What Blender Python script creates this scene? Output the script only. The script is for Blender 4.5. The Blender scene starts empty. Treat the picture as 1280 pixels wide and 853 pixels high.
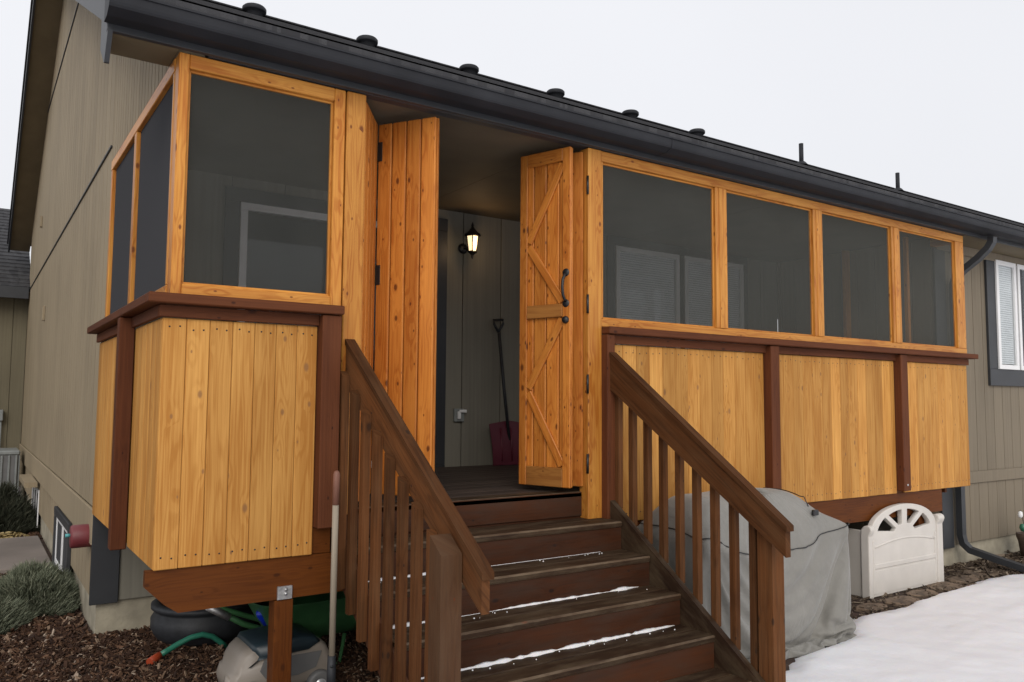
import bpy, bmesh, math, random
from mathutils import Vector, Matrix, noise
random.seed(7)
R = math.radians
scene = bpy.context.scene
col = scene.collection

# ---------------------------------------------------------------- camera
cam_d = bpy.data.cameras.new('camera'); cam = bpy.data.objects.new('camera', cam_d); col.objects.link(cam)
cr = Vector((0.8281, -0.5605, 0.0071)).normalized()
cf = Vector((0.5586, 0.8261, 0.0747)).normalized()
cu = cr.cross(cf).normalized(); cr = cf.cross(cu).normalized()
m = Matrix.Identity(4)
for i in range(3):
    m[i][0], m[i][1], m[i][2] = cr[i], cu[i], -cf[i]
m.translation = Vector((-0.7502, -3.9342, 1.6491)); cam.matrix_world = m
cam_d.sensor_width = 36; cam_d.lens = 1001.5/1280*36; cam_d.clip_end = 500; cam_d.clip_start = 0.05
scene.camera = cam

# ---------------------------------------------------------------- overcast sky
SUN_EL, SUN_AZ = R(30), R(212)          # azimuth clockwise from +Y
w = bpy.data.worlds.new('World'); scene.world = w; w.use_nodes = True
nt = w.node_tree; nt.nodes.clear()
def N(nt, t, **k):
    n = nt.nodes.new(t)
    for a, b in k.items(): setattr(n, a, b)
    return n
wo = N(nt, 'ShaderNodeOutputWorld'); bg = N(nt, 'ShaderNodeBackground'); sky = N(nt, 'ShaderNodeTexSky')
sky.sky_type = 'NISHITA'; sky.sun_disc = False; sky.sun_elevation = SUN_EL; sky.sun_rotation = SUN_AZ
sky.air_density = 1.0; sky.dust_density = 6.0
geo = N(nt, 'ShaderNodeTexCoord'); sep = N(nt, 'ShaderNodeSeparateXYZ')
ramp = N(nt, 'ShaderNodeMapRange'); ramp.inputs[1].default_value = 0.0; ramp.inputs[2].default_value = 1.0
ramp.inputs[3].default_value = 9.4; ramp.inputs[4].default_value = 10.5
cn = N(nt, 'ShaderNodeTexNoise'); cn.inputs['Scale'].default_value = 1.6; cn.inputs['Detail'].default_value = 3
cm = N(nt, 'ShaderNodeMapRange'); cm.inputs[3].default_value = 0.94; cm.inputs[4].default_value = 1.06
mul = N(nt, 'ShaderNodeMath', operation='MULTIPLY')
vm = N(nt, 'ShaderNodeVectorMath', operation='SCALE'); vm.inputs[0].default_value = (0.985, 0.99, 1.025)
mix = N(nt, 'ShaderNodeMixRGB'); mix.inputs[0].default_value = 0.88
L = nt.links.new
L(geo.outputs['Generated'], sep.inputs[0]); L(sep.outputs[2], ramp.inputs[0]); L(geo.outputs['Generated'], cn.inputs['Vector'])
L(cn.outputs[0], cm.inputs[0]); L(ramp.outputs[0], mul.inputs[0]); L(cm.outputs[0], mul.inputs[1]); L(mul.outputs[0], vm.inputs['Scale'])
L(sky.outputs[0], mix.inputs[1]); L(vm.outputs[0], mix.inputs[2]); L(mix.outputs[0], bg.inputs[0]); L(bg.outputs[0], wo.inputs[0])
bg.inputs[1].default_value = 0.1
sd = bpy.data.lights.new('sun', 'SUN'); so = bpy.data.objects.new('sun', sd); col.objects.link(so)
sd.energy = 1.15; sd.angle = R(35); sd.color = (1.0, 0.96, 0.9)
dv = Vector((math.sin(SUN_AZ)*math.cos(SUN_EL), math.cos(SUN_AZ)*math.cos(SUN_EL), math.sin(SUN_EL)))
so.rotation_euler = dv.to_track_quat('Z', 'Y').to_euler(); so.location = (-5, -10, 12)
vs = scene.view_settings; vs.view_transform = 'Standard'; vs.look = 'None'; vs.gamma = 1; vs.use_curve_mapping = False
vs.exposure = 0.0

# ---------------------------------------------------------------- material helpers
def mat(name):
    m = bpy.data.materials.new(name); m.use_nodes = True
    nt = m.node_tree; b = nt.nodes['Principled BSDF']
    return m, nt, b
def rgb(c): return (c[0], c[1], c[2], 1)
def plain(name, c, rough=0.6, var=0.15, scale=8, bump=0.0, bscale=60, metallic=0.0, spec=0.5, coat=0.0):
    m, nt, b = mat(name); L = nt.links.new
    tc = N(nt, 'ShaderNodeTexCoord'); n = N(nt, 'ShaderNodeTexNoise'); n.inputs['Scale'].default_value = scale; n.inputs['Detail'].default_value = 5
    r = N(nt, 'ShaderNodeMapRange'); r.inputs[3].default_value = 1-var; r.inputs[4].default_value = 1+var
    r.inputs[1].default_value = .3; r.inputs[2].default_value = .7
    v = N(nt, 'ShaderNodeVectorMath', operation='SCALE'); v.inputs[0].default_value = c
    L(tc.outputs['Object'], n.inputs['Vector']); L(n.outputs[0], r.inputs[0]); L(r.outputs[0], v.inputs['Scale']); L(v.outputs[0], b.inputs['Base Color'])
    b.inputs['Roughness'].default_value = rough; b.inputs['Metallic'].default_value = metallic
    b.inputs['Specular IOR Level'].default_value = spec; b.inputs['Coat Weight'].default_value = coat
    if bump:
        n2 = N(nt, 'ShaderNodeTexNoise'); n2.inputs['Scale'].default_value = bscale; n2.inputs['Detail'].default_value = 6
        bm_ = N(nt, 'ShaderNodeBump'); bm_.inputs['Strength'].default_value = bump; bm_.inputs['Distance'].default_value = 0.01
        L(tc.outputs['Object'], n2.inputs['Vector']); L(n2.outputs[0], bm_.inputs['Height']); L(bm_.outputs[0], b.inputs['Normal'])
    return m
def wood(name, light, dark, knot=(0.12, 0.03, 0.01), rough=0.5, ring=1.0, knots=1.0, bvar=0.25, streak=0.35, coat=0.0, wear=None, wearamt=0.0, bump=0.25, spec=.22):
    """boards: UV = (metres along the grain, metres across), attribute bv = random per board"""
    m, nt, b = mat(name); L = nt.links.new
    uv = N(nt, 'ShaderNodeUVMap'); uv.uv_map = 'UVMap'
    at = N(nt, 'ShaderNodeAttribute'); at.attribute_name = 'bv'
    off = N(nt, 'ShaderNodeMath', operation='MULTIPLY'); off.inputs[1].default_value = 53.0; L(at.outputs['Fac'], off.inputs[0])
    def tex(sx, sy, scale, detail, seedmul=1.0, rough_=.5):
        mp = N(nt, 'ShaderNodeVectorMath', operation='MULTIPLY'); mp.inputs[1].default_value = (sx, sy, 1)
        L(uv.outputs[0], mp.inputs[0])
        n = N(nt, 'ShaderNodeTexNoise'); n.noise_dimensions = '4D'; n.inputs['Scale'].default_value = scale
        n.inputs['Detail'].default_value = detail; n.inputs['Roughness'].default_value = rough_
        L(mp.outputs[0], n.inputs['Vector']); L(off.outputs[0], n.inputs['W'])
        return n
    # knots
    kp = N(nt, 'ShaderNodeVectorMath', operation='MULTIPLY'); kp.inputs[1].default_value = (5.5, 10.0, 1); L(uv.outputs[0], kp.inputs[0])
    vo = N(nt, 'ShaderNodeTexVoronoi'); vo.voronoi_dimensions = '2D'; vo.inputs['Scale'].default_value = 1.0
    L(kp.outputs[0], vo.inputs['Vector'])
    cs = N(nt, 'ShaderNodeSeparateColor'); L(vo.outputs['Color'], cs.inputs[0])      # only some cells carry a knot, of varying size
    ksz = N(nt, 'ShaderNodeMath', operation='MULTIPLY_ADD'); ksz.inputs[1].default_value = 2.2; ksz.inputs[2].default_value = .75; L(cs.outputs[1], ksz.inputs[0])
    kdist = N(nt, 'ShaderNodeMath', operation='MULTIPLY'); L(vo.outputs['Distance'], kdist.inputs[0]); L(ksz.outputs[0], kdist.inputs[1])
    has = N(nt, 'ShaderNodeMath', operation='LESS_THAN'); has.inputs[1].default_value = 0.40*knots; L(cs.outputs[0], has.inputs[0])
    ks = N(nt, 'ShaderNodeMapRange'); ks.interpolation_type = 'SMOOTHSTEP'
    ks.inputs[1].default_value = 0.05; ks.inputs[2].default_value = 0.13; ks.inputs[3].default_value = 1; ks.inputs[4].default_value = 0
    L(kdist.outputs[0], ks.inputs[0])
    kf = N(nt, 'ShaderNodeMath', operation='MULTIPLY'); L(has.outputs[0], kf.inputs[0]); L(ks.outputs[0], kf.inputs[1])
    kw = N(nt, 'ShaderNodeMapRange'); kw.interpolation_type = 'SMOOTHSTEP'
    kw.inputs[1].default_value = 0.0; kw.inputs[2].default_value = 0.55; kw.inputs[3].default_value = 1; kw.inputs[4].default_value = 0
    L(vo.outputs['Distance'], kw.inputs[0])
    kh = N(nt, 'ShaderNodeMath', operation='MULTIPLY'); L(has.outputs[0], kh.inputs[0]); L(kw.outputs[0], kh.inputs[1])
    # growth rings
    n1 = tex(0.7, 12.0, 1.0, 2.0)
    ph = N(nt, 'ShaderNodeMath', operation='MULTIPLY_ADD'); ph.inputs[1].default_value = 75; L(n1.outputs[0], ph.inputs[0])
    kk = N(nt, 'ShaderNodeMath', operation='MULTIPLY'); kk.inputs[1].default_value = 6; L(kh.outputs[0], kk.inputs[0]); L(kk.outputs[0], ph.inputs[2])
    sn = N(nt, 'ShaderNodeMath', operation='SINE'); L(ph.outputs[0], sn.inputs[0])
    rg = N(nt, 'ShaderNodeMapRange'); rg.inputs[1].default_value = -0.2; rg.inputs[2].default_value = 1; rg.inputs[3].default_value = 0; rg.inputs[4].default_value = 0.6*ring
    L(sn.outputs[0], rg.inputs[0])
    n2 = tex(1.6, 110, 1.0, 4, rough_=.7); n3 = tex(1.1, 6, 1.3, 3)
    st = N(nt, 'ShaderNodeMapRange'); st.inputs[1].default_value = .35; st.inputs[2].default_value = .7; st.inputs[3].default_value = 0; st.inputs[4].default_value = streak
    L(n2.outputs[0], st.inputs[0])
    bl = N(nt, 'ShaderNodeMapRange'); bl.inputs[1].default_value = .3; bl.inputs[2].default_value = .75; bl.inputs[3].default_value = 0; bl.inputs[4].default_value = .65
    L(n3.outputs[0], bl.inputs[0])
    a1 = N(nt, 'ShaderNodeMath', operation='ADD'); L(rg.outputs[0], a1.inputs[0]); L(st.outputs[0], a1.inputs[1])
    rr = N(nt, 'ShaderNodeMath', operation='MULTIPLY'); L(rg.outputs[0], rr.inputs[0]); L(n3.outputs[0], rr.inputs[1])
    a2 = N(nt, 'ShaderNodeMath', operation='ADD', use_clamp=True); L(rr.outputs[0], a2.inputs[0]); L(bl.outputs[0], a2.inputs[1])
    a3 = N(nt, 'ShaderNodeMath', operation='ADD', use_clamp=True); L(a2.outputs[0], a3.inputs[0]); L(st.outputs[0], a3.inputs[1])
    cmx = N(nt, 'ShaderNodeMixRGB'); cmx.inputs[1].default_value = rgb(light); cmx.inputs[2].default_value = rgb(dark); L(a3.outputs[0], cmx.inputs[0])
    kmx = N(nt, 'ShaderNodeMixRGB'); kmx.inputs[2].default_value = rgb(knot); L(cmx.outputs[0], kmx.inputs[1])
    kfm = N(nt, 'ShaderNodeMath', operation='MULTIPLY'); kfm.inputs[1].default_value = .85; L(kf.outputs[0], kfm.inputs[0]); L(kfm.outputs[0], kmx.inputs[0])
    bvm = N(nt, 'ShaderNodeMapRange'); bvm.inputs[3].default_value = 1-bvar; bvm.inputs[4].default_value = 1+bvar*.6; L(at.outputs['Fac'], bvm.inputs[0])
    sc = N(nt, 'ShaderNodeVectorMath', operation='SCALE'); L(kmx.outputs[0], sc.inputs[0]); L(bvm.outputs[0], sc.inputs['Scale'])
    out = sc.outputs[0]
    if wear:
        wn = tex(2.2, 9, 1.6, 5, rough_=.65)
        wr = N(nt, 'ShaderNodeMapRange'); wr.inputs[1].default_value = .42; wr.inputs[2].default_value = .68; wr.inputs[3].default_value = 0; wr.inputs[4].default_value = wearamt
        L(wn.outputs[0], wr.inputs[0])
        wm = N(nt, 'ShaderNodeMixRGB'); wm.inputs[2].default_value = rgb(wear); L(out, wm.inputs[1]); L(wr.outputs[0], wm.inputs[0]); out = wm.outputs[0]
    L(out, b.inputs['Base Color'])
    b.inputs['Roughness'].default_value = rough; b.inputs['Coat Weight'].default_value = coat; b.inputs['Coat Roughness'].default_value = .35
    b.inputs['Specular IOR Level'].default_value = spec
    bp = N(nt, 'ShaderNodeBump'); bp.inputs['Strength'].default_value = bump; bp.inputs['Distance'].default_value = .002
    L(a3.outputs[0], bp.inputs['Height']); L(bp.outputs[0], b.inputs['Normal'])
    return m
M = {}
M['door_rail'] = wood('weathered_door_rail', (0.42, 0.185, 0.045), (0.25, 0.09, 0.02), rough=.5, bvar=.2, knots=1.2, knot=(.09, .02, .006))
M['panel'] = wood('honey_cedar', (0.65, 0.345, 0.096), (0.41, 0.175, 0.036), rough=.6, streak=.6, ring=.85, spec=.15, bvar=.22, knots=.7, knot=(.26, .125, .05))
M['frame'] = wood('orange_cedar', (0.69, 0.325, 0.064), (0.40, 0.130, 0.017), rough=.45, bvar=.15, streak=.45, knots=1.3, knot=(.14, .03, .008), coat=.15)
M['door'] = wood('knotty_pine_door', (0.66, 0.255, 0.046), (0.38, 0.108, 0.014), rough=.45, bvar=.2, streak=.45, knots=1.8, knot=(.09, .02, .006), coat=.2)
M['red'] = wood('redwood_trim', (0.150, 0.050, 0.020), (0.080, 0.026, 0.012), spec=.12, rough=.65, streak=.5, bvar=.15, knots=.5, ring=.5, knot=(.04, .015, .01))
M['rim'] = wood('rim_beam_wood', (0.145, 0.044, 0.008), (0.070, 0.020, 0.005), spec=.12, rough=.5, bvar=.1, ring=.8, knot=(.05, .015, .005))
M['rail'] = wood('weathered_brown_rail', (0.150, 0.057, 0.019), (0.058, 0.022, 0.008), spec=.1, rough=.75, bvar=.35, ring=.8, knots=.4, knot=(.03, .015, .01), wear=(.15, .095, .05), wearamt=.18, streak=.5)
M['tread'] = wood('dark_step_wood', (0.050, 0.026, 0.013), (0.020, 0.011, 0.007), rough=.6, spec=.15, bvar=.2, ring=.6, knots=.2, knot=(.02, .01, .008), wear=(.105, .075, .045), wearamt=.7)
M['riser'] = wood('red_brown_riser', (0.084, 0.028, 0.011), (0.040, 0.015, 0.007), rough=.6, spec=.15, bvar=.15, ring=.5, knots=.2, knot=(.02, .01, .008), wear=(.05, .035, .026), wearamt=.5)
M['worn'] = wood('worn_step_edge', (0.11, 0.070, 0.040), (0.05, 0.028, 0.016), rough=.6, bvar=.2, ring=.5, knots=.1, wear=(.20, .15, .10), wearamt=.7)
M['post_gray'] = wood('grey_brown_newel', (0.095, 0.046, 0.022), (0.05, 0.024, 0.013), rough=.65, bvar=.2, ring=.7, knots=.2, wear=(.12, .085, .055), wearamt=.2, spec=.1)
M['decking'] = wood('deck_board', (0.075, 0.055, 0.045), (0.045, 0.032, 0.026), rough=.6, bvar=.2, ring=.4, knots=.2)
M['handle_wood'] = wood('grey_shovel_handle', (0.36, 0.31, 0.24), (0.24, 0.20, 0.15), rough=.6, bvar=0, ring=.3, knots=0)
M['trim'] = plain('charcoal_trim', (0.030, 0.032, 0.036), rough=.5, var=.12, scale=5, bump=.05)
M['gutter'] = plain('charcoal_gutter', (0.026, 0.027, 0.031), rough=.55, var=.2, scale=3, spec=.15)
M['black'] = plain('black_iron', (0.012, 0.012, 0.013), rough=.4, var=.2, scale=40)
M['soffit'] = plain('brown_soffit', (0.15, 0.115, 0.065), rough=.7, var=.12, scale=4)
M['white'] = plain('white_vinyl', (0.78, 0.78, 0.78), rough=.35, var=.03)
M['blind'] = plain('blind_slats', (0.82, 0.83, 0.84), rough=.5, var=.04)
M['found'] = plain('foundation_concrete', (0.34, 0.305, 0.23), rough=.9, var=.25, scale=6, bump=.4, bscale=40)
M['path'] = plain('concrete_path', (0.20, 0.17, 0.15), rough=.85, var=.2, scale=1.4, bump=.3, bscale=50)
M['metal'] = plain('galvanised_metal', (0.5, 0.5, 0.5), rough=.45, var=.25, scale=60, metallic=.8)
M['grey_metal'] = plain('grey_enamel', (0.22, 0.235, 0.23), rough=.5, var=.1)
M['resin'] = plain('beige_resin', (0.60, 0.565, 0.52), rough=.42, var=.06, scale=5, bump=.05, bscale=200)
M['resin2'] = plain('beige_resin_side', (0.45, 0.42, 0.38), rough=.5, var=.06, scale=5, bump=.05, bscale=200)
M['rubber'] = plain('black_rubber', (0.020, 0.022, 0.026), rough=.6, var=.3, scale=20, bump=.1)
M['green'] = plain('green_poly', (0.055, 0.17, 0.065), rough=.45, var=.25, scale=6)
M['blue'] = plain('blue_plastic', (0.01, 0.04, 0.55), rough=.35, var=.1)
M['hose'] = plain('green_hose_rubber', (0.03, 0.19, 0.125), rough=.4, var=.1)
M['orange_red'] = plain('orange_red_plastic', (0.35, 0.05, 0.015), rough=.5, var=.15)
M['dullred'] = plain('dull_red_plastic', (0.17, 0.032, 0.038), rough=.5, var=.12)
M['maroon'] = plain('maroon_plastic', (0.105, 0.014, 0.028), rough=.5, var=.1)
M['teal'] = plain('teal_plastic', (0.1, 0.4, 0.42), rough=.4, var=.1)
M['toy_tan'] = plain('tan_toy_plastic', (0.27, 0.235, 0.20), rough=.4, var=.08)
M['toy_teal'] = plain('dark_teal_toy_plastic', (0.02, 0.035, 0.045), rough=.4, var=.1)
M['toy_grey'] = plain('grey_toy_plastic', (0.14, 0.14, 0.14), rough=.5, var=.1)
M['silver'] = plain('silver_plastic', (0.55, 0.56, 0.58), rough=.3, var=.05, metallic=.4)
M['stone'] = plain('brown_flagstone', (0.13, 0.090, 0.060), rough=.85, var=.6, scale=14, bump=.6, bscale=35)
M['terra'] = plain('brown_pot', (0.09, 0.06, 0.045), rough=.7, var=.2)
M['stem'] = plain('plant_stem', (0.10, 0.07, 0.05), rough=.8)
M['leaf_green'] = plain('glossy_green', (0.03, 0.14, 0.08), rough=.3, var=.2, scale=30)
M['leaf_yellow'] = plain('yellowed_leaves', (0.38, 0.29, 0.13), rough=.7, var=.3, scale=30)

def siding_mat(name, c, g=(0, 1)):
    m, nt, b = mat(name); L = nt.links.new
    tc = N(nt, 'ShaderNodeTexCoord')
    mp = N(nt, 'ShaderNodeVectorMath', operation='MULTIPLY'); mp.inputs[1].default_value = (40, 40, .8); L(tc.outputs['Object'], mp.inputs[0])
    n = N(nt, 'ShaderNodeTexNoise'); n.inputs['Scale'].default_value = 1; n.inputs['Detail'].default_value = 4; L(mp.outputs[0], n.inputs['Vector'])
    n2 = N(nt, 'ShaderNodeTexNoise'); n2.inputs['Scale'].default_value = 1.1; n2.inputs['Detail'].default_value = 5; L(tc.outputs['Object'], n2.inputs['Vector'])
    ad = N(nt, 'ShaderNodeMath', operation='ADD'); L(n.outputs[0], ad.inputs[0]); L(n2.outputs[0], ad.inputs[1])
    r = N(nt, 'ShaderNodeMapRange'); r.inputs[1].default_value = .7; r.inputs[2].default_value = 1.3; r.inputs[3].default_value = .82; r.inputs[4].default_value = 1.12
    at = N(nt, 'ShaderNodeAttribute'); at.attribute_name = 'bv'; am = N(nt, 'ShaderNodeMath', operation='MULTIPLY_ADD'); am.inputs[1].default_value = .28; L(at.outputs['Fac'], am.inputs[0]); L(ad.outputs[0], am.inputs[2])
    L(am.outputs[0], r.inputs[0])
    v = N(nt, 'ShaderNodeVectorMath', operation='SCALE'); v.inputs[0].default_value = c; L(r.outputs[0], v.inputs['Scale']); L(v.outputs[0], b.inputs['Base Color'])
    b.inputs['Roughness'].default_value = .75; b.inputs['Specular IOR Level'].default_value = .3
    bp = N(nt, 'ShaderNodeBump'); bp.inputs['Strength'].default_value = .5; bp.inputs['Distance'].default_value = .003
    L(n.outputs[0], bp.inputs['Height']); L(bp.outputs[0], b.inputs['Normal'])
    return m
M['siding'] = siding_mat('tan_siding', (0.280, 0.225, 0.148))
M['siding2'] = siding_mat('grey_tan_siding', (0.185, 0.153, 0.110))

def shingle_mat():
    m, nt, b = mat('asphalt_shingles'); L = nt.links.new
    tc = N(nt, 'ShaderNodeTexCoord')
    mp = N(nt, 'ShaderNodeVectorMath', operation='MULTIPLY'); mp.inputs[1].default_value = (16, 7.87, 0); L(tc.outputs['Object'], mp.inputs[0])
    vo = N(nt, 'ShaderNodeTexVoronoi'); vo.inputs['Scale'].default_value = 1; L(mp.outputs[0], vo.inputs['Vector'])
    n = N(nt, 'ShaderNodeTexNoise'); n.inputs['Scale'].default_value = 160; n.inputs['Detail'].default_value = 3; L(tc.outputs['Object'], n.inputs['Vector'])
    sp = N(nt, 'ShaderNodeSeparateColor'); L(vo.outputs['Color'], sp.inputs[0])
    ad = N(nt, 'ShaderNodeMath', operation='MULTIPLY'); L(sp.outputs[0], ad.inputs[0]); L(n.outputs[0], ad.inputs[1])
    c = N(nt, 'ShaderNodeMixRGB'); c.inputs[1].default_value = (0.022, 0.022, 0.025, 1); c.inputs[2].default_value = (0.075, 0.075, 0.079, 1); L(ad.outputs[0], c.inputs[0])
    L(c.outputs[0], b.inputs['Base Color']); b.inputs['Roughness'].default_value = .9
    bp = N(nt, 'ShaderNodeBump'); bp.inputs['Strength'].default_value = .8; bp.inputs['Distance'].default_value = .006
    L(ad.outputs[0], bp.inputs['Height']); L(bp.outputs[0], b.inputs['Normal'])
    return m
M['shingle'] = shingle_mat()
def screen_mat(name='insect_screen', a=.66, c=(0.086, 0.088, 0.080)):
    m, nt, b = mat(name); L = nt.links.new
    nt.nodes.remove(b); o = nt.nodes['Material Output']
    d = N(nt, 'ShaderNodeBsdfDiffuse'); d.inputs[0].default_value = rgb(c); t = N(nt, 'ShaderNodeBsdfTransparent'); mx = N(nt, 'ShaderNodeMixShader')
    lw = N(nt, 'ShaderNodeLayerWeight'); lw.inputs[0].default_value = .35      # woven mesh closes up at a slant
    r = N(nt, 'ShaderNodeMapRange'); r.inputs[3].default_value = a; r.inputs[4].default_value = 0.0
    tc = N(nt, 'ShaderNodeTexCoord'); dn = N(nt, 'ShaderNodeTexNoise'); dn.inputs['Scale'].default_value = 2.2; dn.inputs['Detail'].default_value = 6; dn.inputs['Roughness'].default_value = .7; L(tc.outputs['Object'], dn.inputs['Vector'])
    dr = N(nt, 'ShaderNodeMapRange'); dr.inputs[1].default_value = .3; dr.inputs[2].default_value = .7; dr.inputs[3].default_value = .86; dr.inputs[4].default_value = 1.08; L(dn.outputs[0], dr.inputs[0])      # dust in the weave
    dm = N(nt, 'ShaderNodeMath', operation='MULTIPLY'); L(r.outputs[0], dm.inputs[0]); L(dr.outputs[0], dm.inputs[1])
    L(lw.outputs['Facing'], r.inputs[0]); L(dm.outputs[0], mx.inputs[0]); L(d.outputs[0], mx.inputs[1]); L(t.outputs[0], mx.inputs[2]); L(mx.outputs[0], o.inputs[0])
    return m
M['screen'] = screen_mat()
M['screen_side'] = screen_mat('insect_screen_side', .12, (0.066, 0.067, 0.072))
def glass_mat():
    m, nt, b = mat('window_glass'); L = nt.links.new
    nt.nodes.remove(b); o = nt.nodes['Material Output']
    g = N(nt, 'ShaderNodeBsdfGlossy'); g.inputs['Roughness'].default_value = .02; g.inputs[0].default_value = (.9, .93, .95, 1)
    t = N(nt, 'ShaderNodeBsdfTransparent'); t.inputs[0].default_value = (.93, .95, .95, 1); mx = N(nt, 'ShaderNodeMixShader')
    fr = N(nt, 'ShaderNodeFresnel'); fr.inputs[0].default_value = 1.4
    L(fr.outputs[0], mx.inputs[0]); L(t.outputs[0], mx.inputs[1]); L(g.outputs[0], mx.inputs[2]); L(mx.outputs[0], o.inputs[0])
    return m
M['glass'] = glass_mat()
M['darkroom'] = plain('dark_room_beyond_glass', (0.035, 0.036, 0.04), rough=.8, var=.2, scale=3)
def snow_mat():
    m, nt, b = mat('snow'); L = nt.links.new
    b.inputs['Base Color'].default_value = (0.82, 0.82, 0.85, 1); b.inputs['Roughness'].default_value = .6
    b.inputs['Subsurface Weight'].default_value = .25; b.inputs['Subsurface Radius'].default_value = (.02, .03, .05); b.inputs['Subsurface Scale'].default_value = .5
    tc = N(nt, 'ShaderNodeTexCoord')
    n = N(nt, 'ShaderNodeTexNoise'); n.inputs['Scale'].default_value = 4; n.inputs['Detail'].default_value = 4; L(tc.outputs['Object'], n.inputs['Vector'])
    n2 = N(nt, 'ShaderNodeTexNoise'); n2.inputs['Scale'].default_value = 70; n2.inputs['Detail'].default_value = 3; L(tc.outputs['Object'], n2.inputs['Vector'])
    s = N(nt, 'ShaderNodeMath', operation='MULTIPLY_ADD'); s.inputs[1].default_value = .12; L(n2.outputs[0], s.inputs[0]); L(n.outputs[0], s.inputs[2])
    bp = N(nt, 'ShaderNodeBump'); bp.inputs['Strength'].default_value = .4; bp.inputs['Distance'].default_value = .03
    L(s.outputs[0], bp.inputs['Height']); L(bp.outputs[0], b.inputs['Normal'])
    return m
M['snow'] = snow_mat()
def attr_mat(name, stops, rough=.85, trans=0.0):
    """colour picked per piece from the attribute bv"""
    m, nt, b = mat(name); L = nt.links.new
    at = N(nt, 'ShaderNodeAttribute'); at.attribute_name = 'bv'
    r = N(nt, 'ShaderNodeValToRGB'); e = r.color_ramp.elements
    e[0].position, e[0].color = stops[0][0], rgb(stops[0][1]); e[1].position, e[1].color = stops[-1][0], rgb(stops[-1][1])
    for p, c in stops[1:-1]:
        x = e.new(p); x.color = rgb(c)
    L(at.outputs['Fac'], r.inputs[0]); L(r.outputs[0], b.inputs['Base Color']); b.inputs['Roughness'].default_value = rough
    b.inputs['Specular IOR Level'].default_value = .25
    return m
M['chips'] = attr_mat('wood_chips', [(0, (.028, .014, .009)), (.5, (.065, .032, .018)), (.8, (.13, .070, .040)), (.94, (.27, .19, .13)), (1, (.40, .32, .25))])
M['gravel'] = attr_mat('gravel', [(0, (.04, .028, .02)), (.6, (.11, .08, .055)), (1, (.24, .19, .14))])
M['bush'] = attr_mat('grey_green_leaves', [(0, (.06, .07, .045)), (.5, (.15, .17, .115)), (1, (.32, .33, .24))])
M['bushdark'] = attr_mat('dark_twigs', [(0, (.025, .028, .018)), (.6, (.05, .055, .035)), (1, (.09, .085, .06))])
M['soil'] = plain('bark_soil', (0.050, 0.028, 0.019), rough=.95, var=.6, scale=25, bump=.9, bscale=60)
def fabric_mat():
    m, nt, b = mat('grey_cover_fabric'); L = nt.links.new
    tc = N(nt, 'ShaderNodeTexCoord')
    n = N(nt, 'ShaderNodeTexNoise'); n.inputs['Scale'].default_value = 3.5; n.inputs['Detail'].default_value = 6; n.inputs['Roughness'].default_value = .7; L(tc.outputs['Object'], n.inputs['Vector'])
    r = N(nt, 'ShaderNodeMixRGB'); r.inputs[1].default_value = (0.135, 0.130, 0.116, 1); r.inputs[2].default_value = (0.285, 0.275, 0.25, 1); L(n.outputs[0], r.inputs[0])
    L(r.outputs[0], b.inputs['Base Color']); b.inputs['Roughness'].default_value = .7; b.inputs['Sheen Weight'].default_value = .2
    n2 = N(nt, 'ShaderNodeTexNoise'); n2.inputs['Scale'].default_value = 5; n2.inputs['Detail'].default_value = 7; n2.inputs['Distortion'].default_value = 1.8; L(tc.outputs['Object'], n2.inputs['Vector'])
    bp = N(nt, 'ShaderNodeBump'); bp.inputs['Strength'].default_value = .5; bp.inputs['Distance'].default_value = .02
    L(n2.outputs[0], bp.inputs['Height']); L(bp.outputs[0], b.inputs['Normal'])
    return m
M['fabric'] = fabric_mat()
def lamp_mat():
    m, nt, b = mat('lit_lantern_glass')
    b.inputs['Base Color'].default_value = (.9, .8, .6, 1); b.inputs['Emission Color'].default_value = (1.0, .78, .45, 1); b.inputs['Emission Strength'].default_value = 1.15
    return m
M['lit'] = lamp_mat()

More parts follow.
